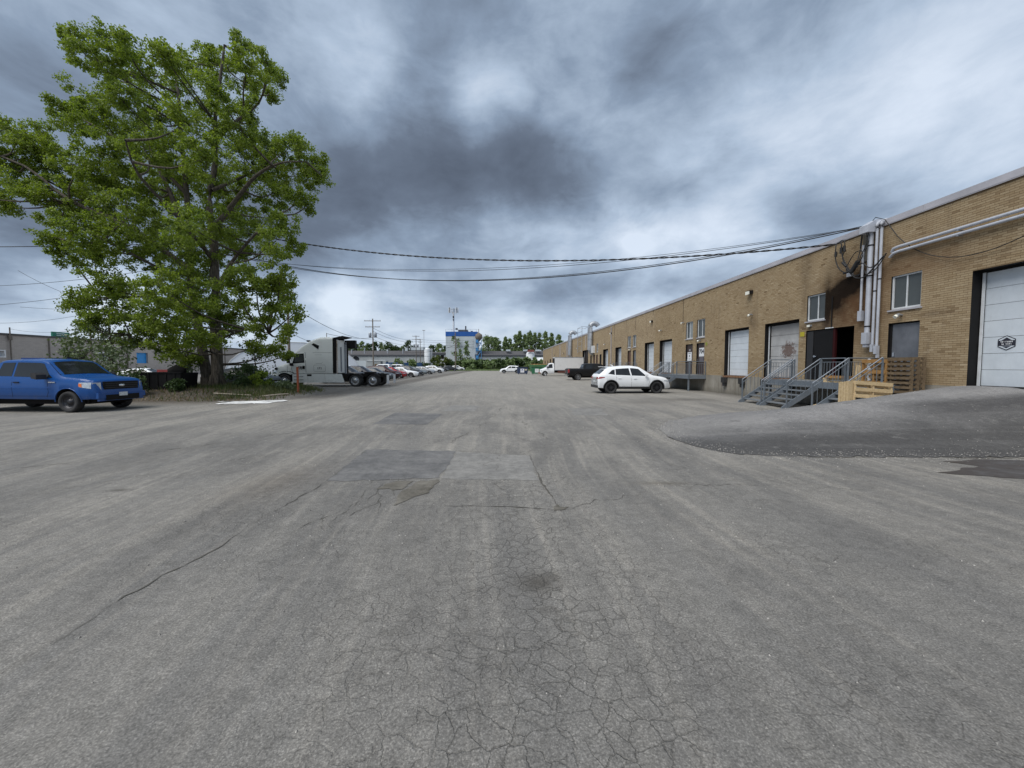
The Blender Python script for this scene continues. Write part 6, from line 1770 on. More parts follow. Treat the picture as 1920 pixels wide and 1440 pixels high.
# ------------------------------------------------ highway tractor unit
M['truckwhite'] = paint('truck_white', (.88, .90, .86), .02)
M['skirt'] = paint('truck_skirt', (.76, .79, .77), .10)
def tractor():
    root = empty('tractor_unit', (-9.55, 32.3, 0), R(180), 'white highway tractor unit with tall sleeper cab parked without a trailer', 'truck')
    L = 8.95
    top = [(3.90, 3.93), (4.05, 4.00), (4.9, 3.98), (5.7, 3.70), (6.35, 3.30), (6.85, 2.92), (7.02, 2.78), (7.52, 1.98), (7.60, 1.92), (8.2, 1.74), (8.6, 1.58), (8.82, 1.35), (8.92, 1.0), (L, .60)]
    belt = [(3.90, 3.80), (4.9, 3.80), (5.7, 3.50), (6.35, 3.08), (6.85, 2.66), (7.02, 2.50), (7.50, 1.80), (7.6, 1.74), (8.2, 1.52), (8.6, 1.36), (8.8, 1.1), (L, .56)]
    width = [(3.90, 1.22), (5.9, 1.22), (6.9, 1.16), (7.4, 1.10), (7.6, 1.12), (8.4, 1.12), (8.7, 1.02), (L, .85)]
    sill = [(3.90, 1.06), (7.15, 1.06), (7.25, 1.0), (8.3, .45), (8.5, .34), (L, .34)]
    c = Car(L, top, belt, width, sill, (0.0, 7.80), .50, .62, tumble=.30, under=.9)
    c.body('cab', [M['truckwhite'], M['blackmatte']], root)
    for sg in (1, -1):
        # door window with black surround, sleeper vent window
        for nm, off, mt, quad in (('window_surround', .010, M['black'], [(6.14, 1.93), (7.12, 1.86), (6.92, 2.62), (6.18, 2.66)]), ('side_window', .016, M['pane'], [(6.22, 2.02), (6.96, 1.97), (6.84, 2.54), (6.26, 2.57)])):
            V, F = c.patch(lambda a, b: c.sidez(a, b, sg, off), quad, 6, 4)
            mb = MB(); mb.add(V, F, 0, True); mb.build(nm, mt, root)
        V, F = c.patch(lambda a, b: c.sidez(a, b, sg, .010), [(4.95, 3.28), (5.02, 2.98), (5.55, 3.36), (5.40, 3.48)], 5, 3)
        mb = MB(); mb.add(V, F, 0, True); mb.build('sleeper_window', M['black'], root)
        c.seam([(6.06, 2.72), (6.04, 1.12)], root, 'door_seam', .025, (sg,)); c.seam([(7.15, 1.85), (7.22, 1.45), (7.10, 1.10)], root, 'door_seam', .02, (sg,))
        c.seam([(7.55, 1.75), (7.55, 1.15)], root, 'bonnet_seam', .02, (sg,))
        c.seam([(3.95, 2.72), (6.8, 2.74)], root, 'roof_seam', .015, (sg,))
        c.seam([(4.75, 2.55), (5.30, 2.55)], root, 'locker_seam', .012, (sg,)); c.seam([(4.72, 1.95), (4.8, 1.86), (5.25, 1.86)], root, 'locker_seam', .012, (sg,))
        c.seam([(4.50, 1.66), (4.55, 1.74), (5.35, 1.74), (5.42, 1.66), (5.42, 1.30), (5.35, 1.22), (4.55, 1.22), (4.50, 1.30), (4.50, 1.66)], root, 'locker_seam', .012, (sg,))
        c.seam([(3.92, 1.09), (7.0, 1.09), (7.3, 1.20), (7.8, 1.24), (8.2, 1.15)], root, 'trim_strip', .05, (sg,))
        MB().cbox((6.20, sg * 1.235, 1.55), (.18, .03, .26)).build('door_handle', M['black'], root)
        # mirrors
        m_ = MB().cbox((7.28, sg * 1.42, 2.25), (.16, .22, .72)).cbox((7.10, sg * 1.30, 1.78), (.22, .16, .22)).bar((7.2, sg * 1.1, 2.6), (7.28, sg * 1.4, 2.55), .04).build('mirror', M['black'], root)
        MB().bar((8.45, sg * 1.0, 1.45), (8.55, sg * 1.12, 2.05), .04).cbox((8.50, sg * 1.15, 1.98), (.12, .10, .12)).cbox((8.42, sg * 1.1, 1.45), (.2, .10, .16)).build('bonnet_mirror', M['black'], root)
        V, F = c.patch(lambda a, b: c.sidez(a, b, sg, .010), [(8.35, 1.10), (8.72, 1.02), (8.70, 1.32), (8.40, 1.30)], 5, 3)
        mb = MB(); mb.add(V, F, 0, True); mb.build('headlight', M['lens'], root)
        # side skirt in three panels
        for a, b in ((3.02, 4.55), (4.58, 5.96), (5.99, 7.12)):
            MB().prism([(a, sg * 1.16, .34), (b, sg * 1.16, .34), (b, sg * 1.20, 1.03), (a + (.22 if a < 3.1 else 0), sg * 1.20, 1.03)], (0, -sg * .05, 0)).build('side_skirt', M['skirt'], root)
        MB().box((5.6, sg * 1.21 - .01, .86), (5.95, sg * 1.21 + .01, 1.0)).build('vent', M['black'], root)
        for z_ in (.55, .80): MB().box((6.25, sg * 1.20 - .012, z_), (7.0, sg * 1.20 + .012, z_ + .03)).build('step', M['blackmatte'], root)
        # rear extender fairings
        MB().prism([(3.90, sg * 1.22, 1.1), (3.62, sg * 1.20, 1.1), (3.60, sg * 1.16, 3.86), (3.90, sg * 1.18, 3.86)], (0, -sg * .03, 0)).build('side_extender', M['black'], root)
    c.screen('windshield', 7.06, 7.50, M['glass'], root, .96, .98)
    MB().box((8.80, -.62, .72), (8.97, .62, 1.34)).build('grille', M['black'], root)
    MB().box((8.70, -1.02, .36), (9.02, 1.02, .66)).build('front_bumper', M['plastic'], root)
    MB().box((3.86, -1.12, 1.1), (3.91, 1.12, 3.8)).build('rear_panel', M['truckwhite'], root)
    MB().cbox((3.55, 0, 3.98), (.75, 2.0, .05), Matrix.Rotation(R(12), 3, 'Y')).build('roof_fairing', M['black'], root)
    MB().box((3.30, -.05, 1.0), (3.42, .10, 3.6)).box((3.45, .5, 1.2), (3.55, .6, 3.2)).build('mast', M['galv'], root)
    MB().tube([(3.75, .85, 1.0), (3.75, .85, 3.7)], .09, 10).build('exhaust_stack', M['chrome'], root)
    MB().box((2.35, .2, 3.10), (2.95, .6, 3.75)).bar((2.7, .4, 3.4), (3.4, .1, 3.5), .06).build('headboard_light', M['black'], root)
    # frame and fifth wheel
    mb = MB()
    for sg in (1, -1): mb.box((-.05, sg * .42 - .04, .78), (8.3, sg * .42 + .04, 1.02))
    mb.box((-.05, -.42, .80), (.05, .42, 1.0))
    mb.build('frame_rail', M['blackmatte'], root)
    MB().lathe([(.001, 1.18), (.46, 1.18), (.5, 1.08), (.46, 1.02)], 18, axis='Z', c=(1.35, 0, 0)).box((1.0, -.4, 1.02), (1.7, .4, 1.09)).build('fifth_wheel', M['blackmatte'], root)
    MB().box((2.85, -1.0, .45), (3.05, 1.0, 1.0)).box((3.1, -.95, .45), (6.9, .95, 1.05)).box((7.0, -.8, .6), (8.6, .8, 1.3)).build('underbody', M['blackmatte'], root)
    for sg in (1, -1):
        MB().box((-.38, sg * .95 - .30, .22), (-.36, sg * .95 + .30, .95)).build('mudflap', M['frame_white'], root)
        for xw in (.78, 2.18):
            wheel(root, xw, sg * 1.06, .50, .26, 'alloy', 'hgv', sg); wheel(root, xw, sg * .76, .50, .26, 'darkalloy', 'hgv', sg)
            pts = [(xw + .56 * math.cos(R(a_)), sg * .92, .5 + .56 * math.sin(R(a_))) for a_ in range(25, 156, 13)]
            mb = MB()
            for p0, p1 in zip(pts[:-1], pts[1:]):
                mb.prism([(p0[0], p0[1] - .3, p0[2]), (p1[0], p1[1] - .3, p1[2]), (p1[0], p1[1] + .3, p1[2]), (p0[0], p0[1] + .3, p0[2])], (0, 0, .015))
            mb.build('mudguard', M['blackmatte'], root)
        wheel(root, 7.80, sg * 1.0, .50, .28, 'alloy', 'hgv', sg)
    # lettering on the side that faces the yard (local -y looks back to +Y once turned, so +y is the camera side)
    text_mesh('door_logo', 'FR', .34, M['ink'], root, (6.52, 1.235, 1.50), (R(90), 0, R(180)), shear=.3, bold=True)
    text_mesh('fleet_number', '171', .26, simple('fleet_grey', (.22, .23, .23), .6), root, (4.95, 1.232, 1.48), (R(90), 0, R(180)), bold=True)
    return root
tractor()

# ------------------------------------------------ white cutaway van with cargo box
def boxvan():
    root = empty('box_truck', (13.35, 63.2, 0), R(180), 'white delivery truck with a long plain cargo box backed up to the brick building', 'truck')
    L = 7.1
    top = [(4.75, 2.05), (4.9, 2.12), (5.35, 2.08), (5.60, 1.98), (6.15, 1.35), (6.3, 1.28), (6.8, 1.10), (7.0, .95), (L, .62)]
    belt = [(4.75, 1.28), (5.6, 1.25), (6.1, 1.18), (6.8, 1.0), (7.0, .84), (L, .56)]
    width = [(4.75, .98), (6.2, .98), (6.8, .94), (7.0, .86), (L, .8)]
    sill = [(4.75, .40), (6.8, .38), (L, .40)]
    c = Car(L, top, belt, width, sill, (1.3, 6.25), .37, .46, tumble=.2)
    c.body('cab', [M['whitecar'], M['blackmatte']], root)
    c.glass_side('side_window', [(5.0, .05), (5.95, .02), (5.62, .9), (5.05, .9)], M['glass'], root)
    c.screen('windshield', 5.66, 6.12, M['glass'], root, .95, .97)
    c.seam([(4.95, 1.25), (4.95, .5)], root); c.seam([(5.98, 1.18), (6.0, .9)], root)
    MB().box((.0, -1.12, .95), (4.70, 1.12, 3.05)).build('cargo_box', simple('cargo_box_white', (.66, .66, .66), .5, var=.05, dirt=.10), root)
    for sg in (1, -1):
        MB().box((-.01, sg * 1.125 - .02, .92), (4.71, sg * 1.125 + .02, 1.02)).build('box_rail', M['galv'], root)
        MB().box((-.01, sg * 1.125 - .02, 2.98), (4.71, sg * 1.125 + .02, 3.07)).build('box_rail', M['galv'], root)
        mirror(root, 5.9, sg * .98, 1.45, sg, M['plastic'], (.16, .22, .3))
        wheel(root, 6.25, sg * .85, .37, .24, 'alloy', 'steel', sg); wheel(root, 1.3, sg * .88, .37, .30, 'alloy', 'steel', sg)
        V, F = c.patch(lambda a, b: c.sidez(a, b, sg, .01), [(6.75, .80), (7.0, .78), (6.98, .92), (6.76, .98)], 3, 2)
        mb = MB(); mb.add(V, F, 0, True); mb.build('headlight', M['lens'], root)
    MB().box((4.70, -1.0, .5), (4.76, 1.0, 2.9)).build('cab_bulkhead', M['blackmatte'], root)
    MB().box((.1, -.6, .55), (6.9, .6, .92)).build('chassis', M['blackmatte'], root)
    for sg in (1, -1): MB().box((1.9, sg * 1.05 - .03, .5), (4.2, sg * 1.05 + .03, .9)).build('toolbox', simple('rusty_red', (.10, .035, .025), .8), root)
    MB().box((7.02, -.5, .62), (7.12, .5, .88)).build('grille', M['black'], root)
    MB().box((7.0, -.95, .40), (7.2, .95, .58)).build('front_bumper', simple('rust_bumper', (.25, .08, .05), .7), root)
boxvan()
crossover('white van like hatchback behind the rubbish containers', M['whitecar'], 4.2, 84, R(178), 'suv', ('alloy', 10), cat='car', name='parked_car')
# ================================================================== LEFT SIDE BUILDINGS
M['taupe'] = simple('taupe_brick', (.185, .155, .135), .85, scale=.8, var=.10, dirt=.2)
m_, q = mat('taupe_block')
x, y, z = q.xyz(q.pos())[:3]
bt = q.n('ShaderNodeTexBrick'); q.l(q.cxyz(y, z, 0.0), bt.inputs['Vector'])
bt.inputs['Color1'].default_value = (.42, .37, .33, 1); bt.inputs['Color2'].default_value = (.48, .425, .38, 1); bt.inputs['Mortar'].default_value = (.36, .315, .28, 1)
bt.inputs['Scale'].default_value = 1; bt.inputs['Brick Width'].default_value = .4; bt.inputs['Row Height'].default_value = .14; bt.inputs['Mortar Size'].default_value = .01
c = q.mix(q.rmp(q.noise(q.cxyz(y, z, 0.0), .5, 6, .7), .5, .75, 0, .5), bt.outputs[0], (.30, .26, .23))
finish(q, c, .9)
M['taupe'] = m_
lb = empty('taupe_warehouse', (-62, 80, 0), label='low taupe block warehouse behind the blue pickup at the left', cat='building')
HX = 5.75
LO = [(-35.5, -32.0, 2.4, 3.7), (-31.2, -30.1, 2.7, 3.65), (-23.8, -20.6, .8, 3.65), (-19.1, -17.7, 2.4, 3.75), (-12.8, -10.7, 2.1, 3.9), (-4, -1, .8, 3.6)]
mb = MB()
yc = sorted({-60, 70, *[h for o_ in LO for h in o_[:2]]}); zc_ = sorted({0, HX - .25, *[h for o_ in LO for h in o_[2:]]})
for i in range(len(yc) - 1):
    for j in range(len(zc_) - 1):
        cy, cz = (yc[i] + yc[i + 1]) / 2, (zc_[j] + zc_[j + 1]) / 2
        if any(o_[0] < cy < o_[1] and o_[2] < cz < o_[3] for o_ in LO): continue
        mb.poly([(0, yc[i], zc_[j]), (0, yc[i + 1], zc_[j]), (0, yc[i + 1], zc_[j + 1]), (0, yc[i], zc_[j + 1])])
for (a, b, c_, d_) in LO:
    for q4 in ([(0, a, c_), (-.4, a, c_), (-.4, a, d_), (0, a, d_)], [(0, b, c_), (-.4, b, c_), (-.4, b, d_), (0, b, d_)], [(0, a, d_), (-.4, a, d_), (-.4, b, d_), (0, b, d_)], [(0, a, c_), (-.4, a, c_), (-.4, b, c_), (0, b, c_)]): mb.poly(q4)
mb.poly([(0, 70, 0), (-30, 70, 0), (-30, 70, HX - .25), (0, 70, HX - .25)]); mb.poly([(0, -60, 0), (-30, -60, 0), (-30, -60, HX - .25), (0, -60, HX - .25)])
mb.build('wall', M['taupe'], lb)
MB().box((-30, -60, HX - .25), (.12, 70, HX)).build('roof', simple('dark_coping', (.09, .085, .08), .8), lb)
for k_, (a, b, c_, d_) in enumerate(LO):
    mt = [M['frame_white'], M['frame_white'], M['black'], M['pane'], simple('cyan_blue_panel', (.02, .26, .62), .5), M['black']][k_]
    w = MB().box((-.35, a, c_), (-.3, b, d_)).build('window' if k_ in (1, 3) else 'loading_door', mt, lb)
    if k_ in (0, 1, 3):
        mb = MB(); mb.box((-.3, a, c_), (.06, a + .14, d_)).box((-.3, b - .14, c_), (.06, b, d_)).box((-.3, a + .14, d_ - .12), (.06, b - .14, d_)).box((-.3, a + .14, c_), (.06, b - .14, c_ + .12)).build('window_frame', M['white'], w)
        if k_ == 1: MB().box((-.29, a + .15, c_ + .15), (-.1, a + .6, d_ - .15)).build('window_pane', simple('brown_board', (.16, .09, .04), .8), w)
    if k_ == 2: MB().box((-.1, a - .3, d_), (.3, b + .3, d_ + .25)).build('canopy', M['pole'], w)
MB().tube([(.2, -29.7, 1.5), (.2, -29.7, 6.5)], .07, 6).box((.1, -29.85, 4.9), (.3, -29.55, 5.5)).build('service_mast', M['pole'], lb)
for yy in (-33.5, -25.5, -14.5, -4.0, 8.0): MB().box((0, yy, .3), (.12, yy + .12, HX - .3)).build('downpipe', M['pole'], lb)
gs = empty('roof_sign', (-63.5, 57.4, HX), label='green rectangular sign board on the roof of the taupe warehouse', cat='sign')
MB().box((-.1, -1.1, .05), (.1, 1.1, .75)).build('sign_board', simple('sign_green', (.01, .17, .11), .5), gs)
mb = MB(); mb.box((.1, -.6, .48), (.12, .5, .56)).box((.1, .2, .24), (.12, .9, .32)).box((.1, -.6, .24), (.12, 0, .32)).build('sign_lettering', M['paper'], gs)

# quonset-style white fabric hall
hall = empty('fabric_hall', (-33.4, 64, 0), R(27), label='white arched fabric storage hall behind the tractor unit', cat='building')
mb = MB(); W_, H_ = 9.7, 5.3
arc = [(W_ * math.cos(R(a_)), 0, .2 + H_ * math.sin(R(a_)) ** .9) for a_ in range(0, 181, 9)]
V = [(p[0], 0, p[2]) for p in arc] + [(p[0], 26, p[2]) for p in arc]; n = len(arc)
mb.add(V, [(i, i + 1, n + i + 1, n + i) for i in range(n - 1)], 0, True)
M['fabric'] = simple('white_fabric', (.70, .74, .80), .6, var=.05, scale=.4)
mb.build('roof_skin', M['fabric'], hall)
MB().poly([(p[0] * .999, .02, p[2]) for p in arc]).build('end_wall', M['fabric'], hall)
for a_ in range(8): 
    pts = [(W_ * 1.003 * math.cos(R(k_)), a_ * 3.6, .2 + H_ * 1.003 * math.sin(R(k_)) ** .9) for k_ in range(0, 181, 12)]
    MB().tube(pts, .05, 5).build('rib', M['frame_white'], hall)
MB().box((-W_, -.2, 0), (W_, 26, .25)).build('plinth', M['concrete'], hall)

# ================================================================== FAR END OF THE YARD
def sheetmat(name, c0, c1, s_=1.5):
    m_, q = mat(name)
    x, y, z = q.xyz(q.pos())[:3]
    w = q.n('ShaderNodeTexWave'); w.inputs['Scale'].default_value = s_; q.l(q.cxyz(q.m('ADD', x, y), 0.0, 0.0), w.inputs[0])
    n_ = q.noise(q.cxyz(x, y, q.m('MULTIPLY', z, .3)), .35, 5, .6)
    c = q.mix(q.rmp(n_, .35, .7), c0, c1)
    finish(q, q.mix(q.m('MULTIPLY', w.outputs['Fac'], .25), c, tuple(k_ * .75 for k_ in c0)), .6)
    return m_
M['sheet_grey'] = sheetmat('pale_cladding', (.30, .33, .34), (.40, .42, .42))
M['sheet_white'] = sheetmat('white_cladding', (.44, .49, .52), (.54, .59, .62))
M['darkfascia'] = simple('dark_fascia', (.05, .055, .065), .6)
M['greyroof'] = simple('grey_roof', (.17, .165, .17), .7, scale=.3)
def shed(name, x0, x1, y, h, label, openings, wm, fasc=1.0, depth=30, roofstep=1.3):
    """openings: (x0, x1, z0, z1, material)"""
    b = empty(name, ((x0 + x1) / 2, y, 0), label=label, cat='building'); cx_ = (x0 + x1) / 2
    mb = MB(); xs_ = sorted({x0, x1, *[v for o_ in openings for v in o_[:2]]}); zs = sorted({0, h - fasc, *[v for o_ in openings for v in o_[2:4]]})
    for i in range(len(xs_) - 1):
        for j in range(len(zs) - 1):
            mx, mz = (xs_[i] + xs_[i + 1]) / 2, (zs[j] + zs[j + 1]) / 2
            if any(o_[0] < mx < o_[1] and o_[2] < mz < o_[3] for o_ in openings): continue
            mb.poly([(xs_[i] - cx_, 0, zs[j]), (xs_[i + 1] - cx_, 0, zs[j]), (xs_[i + 1] - cx_, 0, zs[j + 1]), (xs_[i] - cx_, 0, zs[j + 1])])
    mb.poly([(x0 - cx_, 0, 0), (x0 - cx_, depth, 0), (x0 - cx_, depth, h), (x0 - cx_, 0, h)]); mb.poly([(x1 - cx_, 0, 0), (x1 - cx_, depth, 0), (x1 - cx_, depth, h), (x1 - cx_, 0, h)])
    mb.build('wall', wm, b)
    MB().box((x0 - cx_ - .2, -.25, h - fasc), (x1 - cx_ + .2, .02, h - fasc * .45)).build('fascia', M['darkfascia'], b)
    MB().box((x0 - cx_ - .2, -.15, h - fasc * .45), (x1 - cx_ + .2, depth, h)).build('roof', M['greyroof'], b)
    if roofstep: MB().box((x0 - cx_ + 1, 5, h), (x1 - cx_ - 1, depth, h + roofstep)).build('upper_roof', M['greyroof'], b)
    for o_ in openings: MB().box((o_[0] - cx_, .3, o_[2]), (o_[1] - cx_, .4, o_[3])).build('opening' if o_[4] == 'black' else 'window', M[o_[4]], b)
    return b, cx_
Y = 150
b, cx_ = shed('grey_warehouse', -64, -29.5, Y, 6.3, 'long pale grey warehouse with a dark fascia behind the parked cars', [(-36.5, -33.0, 0, 3.2, 'black'), (-44.5, -43.7, 2.5, 3.3, 'black'), (-55, -54, 2.6, 3.4, 'black')], M['sheet_grey'])
MB().box((6, -.02, 0), (6.25, .0, 5.2)).build('wall_joint', M['greyroof'], b)
for x_, h_ in ((-12, 1.1), (-7, 1.8), (2.0, .7), (8.0, 1.4)): MB().tube([(x_, 3, 6.3), (x_, 3, 6.9 + h_)], .25, 6).build('roof_vent', M['galv'], b)
mb = MB(); mb.box((10, 8, 7.6), (15, 12, 9.2)).box((7.5, 8, 7.6), (8.5, 9, 9.0)).build('rooftop_unit', M['sheet_white'], b)
MB().box((9.5, 7.5, 7.5), (15.6, 12.5, 7.95)).build('unit_base', M['darkfascia'], b)
b, cx_ = shed('low_shed', -10.2, 20, 152, 6.3, 'low grey sheeted shed beyond the hedge with one dark doorway', [(-8.2, -4.9, 0, 4.0, 'black')], M['sheet_grey'])
for x_ in (-3, 4, 9): MB().box((x_, 4, 7.5), (x_ + 1.8, 6, 8.2)).build('rooftop_unit', M['sheet_white'], b)
b, cx_ = shed('connecting_shed', -29.5, -22.5, 158, 7.2, 'low building with dark windows left of the tall white block', [(-26.5, -25.2, 4.4, 6.0, 'black'), (-24.8, -23.4, 4.4, 6.0, 'black'), (-28.8, -27.2, 4.4, 5.8, 'greyroof')], M['sheet_grey'], roofstep=0)

# tall white block with a blue band
M['band'] = simple('blue_band', (.008, .085, .33), .5, scale=.3)
tb = empty('tall_white_block', (-15.6, 152, 0), label='tall white industrial block with a blue top band', cat='building')
xw = 6.2
MB().box((-xw, 0, 2.6), (xw, 14, 13.2)).build('wall', M['sheet_white'], tb)
MB().box((-xw + .05, .05, 0), (xw - .05, 13.9, 2.6)).build('base', M['darkfascia'], tb)
MB().box((-xw - .05, -.06, 13.2), (xw + .05, 14.05, 15.0)).build('blue_band', M['band'], tb)
MB().box((-1.5, 2, 15.0), (2.2, 6, 15.9)).box((-2.6, 2, 15.9), (-1.8, 3, 16.6)).box((1.2, 2, 15.9), (1.7, 2.6, 17.4)).box((3.5, 2, 15.0), (4.2, 3, 15.5)).build('rooftop_unit', M['darkfascia'], tb)
for a, c_ in ((-3.8, 12.3), (-3.1, 6.3)): MB().box((a, -.08, c_), (a + 1.1, .02, c_ + .95)).build('window', M['black'], tb)
MB().box((.4, -.06, 5.6), (.9, .0, 6.2)).build('wall_lamp', M['lamp'], tb)
for k_ in range(6): MB().tube([(-xw + k_ * 2.4, .1, 15.0), (-xw + k_ * 2.4, .1, 15.9)], .04, 4).build('rail_post', M['galv'], tb)
MB().tube([(-xw, .1, 15.9), (xw, .1, 15.9)], .04, 4).build('guard_rail', M['galv'], tb)
# blue stair tower at its right
M['stairblue'] = simple('light_blue_steel', (.05, .22, .48), .5)
stw = empty('blue_stair_tower', (-8.9, 152, 0), label='light blue steel stair tower on the right of the tall white block', cat='tower')
for k_ in range(4):
    z_ = 1.2 + k_ * 3.1
    MB().box((-1.1, -.8, z_), (1.1, 1.2, z_ + .25)).build('platform', M['stairblue'], stw)
    MB().bar((-.9, -.3, z_ + .2), (.9, -.3, z_ + 3.0), .5, .25).build('stair_run', M['stairblue'], stw)
    MB().box((-1.1, -.85, z_ + .25), (-.1, -.75, z_ + 1.3)).build('side_panel', M['stairblue'], stw)
for a in (-1.1, 1.0): MB().box((a, -.8, 0), (a + .15, -.65, 12.0)).build('corner_post', M['stairblue'], stw)
hp = empty('rooftop_hopper', (-8.9, 152.3, 11.9), label='brown conical hopper on top of the blue stair tower', cat='hopper')
MB().lathe([(.3, -.6), (1.4, .5), (1.4, 1.9), (.4, 2.6), (.12, 2.8), (.12, 4.2)], 10, axis='Z').build('hopper_shell', M['pole'], hp)
# silo
si = empty('white_silo', (-28.2, 148, 0), label='white cylindrical silo left of the tall white block', cat='silo')
MB().lathe([(1.25, 0), (1.25, 7.6), (.9, 8.2), (.001, 8.6)], 18, axis='Z').build('tank', simple('silo_white', (.62, .65, .67), .5), si)
for z_ in (2.5, 5.2, 7.6): MB().lathe([(1.27, z_), (1.3, z_ + .06), (1.27, z_ + .12)], 18, axis='Z').build('band', M['galv'], si)
MB().box((1.3, -.4, 0), (1.9, .2, 8.2)).build('ladder_cage', M['galv'], si)
# white tanks at the right
t2 = empty('white_tank', (11.0, 146, 0), label='upright white tank above the right end of the hedge', cat='tank')
MB().lathe([(1.6, 0), (1.6, 6.2), (1.1, 6.9), (.001, 7.2)], 16, axis='Z').build('tank', simple('tank_white', (.66, .68, .70), .5), t2)
MB().box((-1.2, -1.9, 6.8), (1.3, -1.4, 7.6)).build('walkway', simple('tank_red', (.22, .06, .05), .6), t2)
t3 = empty('white_tank', (15.0, 146, 0), label='wide low white tank next to the end of the brick building', cat='tank')
mb = MB(); mb.lathe([(.001, -2.0), (1.6, -1.8), (1.9, -1.4), (1.9, 1.4), (1.6, 1.8), (.001, 2.0)], 18, axis='X', c=(0, 0, 2.9)).build('tank', simple('tank_white2', (.66, .68, .70), .5), t3)
MB().box((-1.5, -.5, 0), (-1.1, .5, 1.5)).box((1.1, -.5, 0), (1.5, .5, 1.5)).build('saddle', M['concrete'], t3)

# cell mast
cm = empty('cell_mast', (-20.4, 166, 0), label='white cellular mast rising behind the tall white block', cat='mast')
MB().tube([(0, 0, 0), (0, 0, 24.5)], [.55, .35], 10).build('mast_pole', M['frame_white'], cm)
for k_ in range(3):
    a_ = R(90 + 120 * k_); dx_, dy_ = math.cos(a_), math.sin(a_)
    MB().bar((0, 0, 24.5), (dx_ * 1.7, dy_ * 1.7, 24.5), .12).bar((0, 0, 25.6), (dx_ * 1.7, dy_ * 1.7, 25.6), .12).build('antenna_arm', M['galv'], cm)
    for s_ in (-.8, 0, .8):
        MB().cbox((dx_ * 1.8 - dy_ * s_, dy_ * 1.8 + dx_ * s_, 25.2), (.3, .3, 2.2)).build('antenna_panel', M['frame_white'] if s_ else M['darkfascia'], cm)
MB().cbox((0, -.5, 22.4), (.6, .5, .8)).cbox((0, -.5, 21.2), (.5, .5, .5)).build('radio_unit', M['darkfascia'], cm)

# containers and yard things at the left
M['cont'] = simple('container_blue', (.016, .065, .17), .6, dirt=.2, scale=.7)
def container(x, y, L_, label, rz=0, text=False, mt='cont', cat='container', name='shipping_container'):
    o = empty(name, (x, y, 0), rz, label, cat)
    MB().box((0, 0, .12), (L_, 2.44, 2.6)).build('shell', M[mt], o)
    mb = MB()
    for k_ in range(int(L_ / .28)): mb.box((.06 + k_ * .28, -.035, .25), (.20 + k_ * .28, .001, 2.45))
    mb.build('side_corrugation', M[mt], o)
    for a in (0, L_ - .1): MB().box((a, -.05, 0), (a + .1, .05, 2.65)).build('corner_post', M[mt], o)
    MB().box((0, -.05, .02), (L_, .04, .16)).build('bottom_rail', M[mt], o)
    if text:
        pass
    return o
ce = empty('shipping_container', (-37.0, 124, 0), 0, 'blue shipping container with its white marked doors facing the yard', 'container')
MB().box((0, .06, .12), (4.6, 6, 2.7)).build('shell', M['cont'], ce)
for a, b_ in ((.08, 2.25), (2.33, 4.5)):
    d = MB().box((a, 0, .2), (b_, .06, 2.6)).build('container_door', M['cont'], ce)
    for f in (.3, .7): MB().tube([(a + (b_ - a) * f, -.05, .2), (a + (b_ - a) * f, -.05, 2.6)], .04, 5).build('lock_rod', M['galv'], d)
MB().box((.3, -.03, 1.75), (1.1, -.005, 2.2)).box((.5, -.03, .7), (.8, -.005, 1.0)).box((1.3, -.03, .65), (1.8, -.005, 1.0)).build('white_marking', M['paper'], ce)
text_mesh('container_letters', 'ZU', 1.1, M['paper'], ce, (3.35, -.03, .95), (R(90), 0, 0), bold=True)
text_mesh('container_letters', 'Y', .6, M['paper'], ce, (3.35, -.03, 2.0), (R(90), 0, 0), bold=True)
container(-32.2, 124.3, 6.4, 'blue shipping container seen side on, partly behind a bush')
o = empty('white_trailer', (-47.0, 126, 0), label='small white box trailer left of the blue containers', cat='trailer')
MB().box((0, 0, .5), (3.1, 2.4, 3.3)).build('trailer_body', M['sheet_white'], o); MB().box((3.1, -.05, .4), (7.8, 2.4, 3.1)).build('trailer_side', M['sheet_grey'], o)
MB().box((3.4, -.3, 3.3), (9.5, 2.0, 3.5)).build('awning', M['frame_white'], o)
for a in (.8, 6.6): wheel(o, a, -.1, .45, .25, 'darkalloy', 'steel', -1)
o = empty('timber_stack', (-39.6, 125, 0), label='brown stacked timber crates between the trailer and the blue container', cat='crates')
for i in range(3):
    for j in range(3): MB().box((-1.2 + i * .85, 0, .02 + j * .75), (-1.2 + i * .85 + .8, 1, .02 + j * .75 + .7)).build('crate', M['wood_brown'], o)
fl = empty('loading_mixer', (-49.2, 132, 0), label='dark round fan housing on the wall of the grey warehouse', cat='fan')
MB().lathe([(.001, .4), (.9, .4), (1.0, 0), (1.0, -.4)], 14, axis='Y', c=(0, 0, 3.9)).bar((0, .2, 0), (0, .2, 3.0), .3).build('fan_housing', M['darkfascia'], fl)
# white van at the far left of the hedge
crossover('white van parked at the foot of the hedge beyond the light pole', M['whitecar'], -16.5, 126, R(4), 'suv', ('alloy', 10), cat='van', name='parked_van')

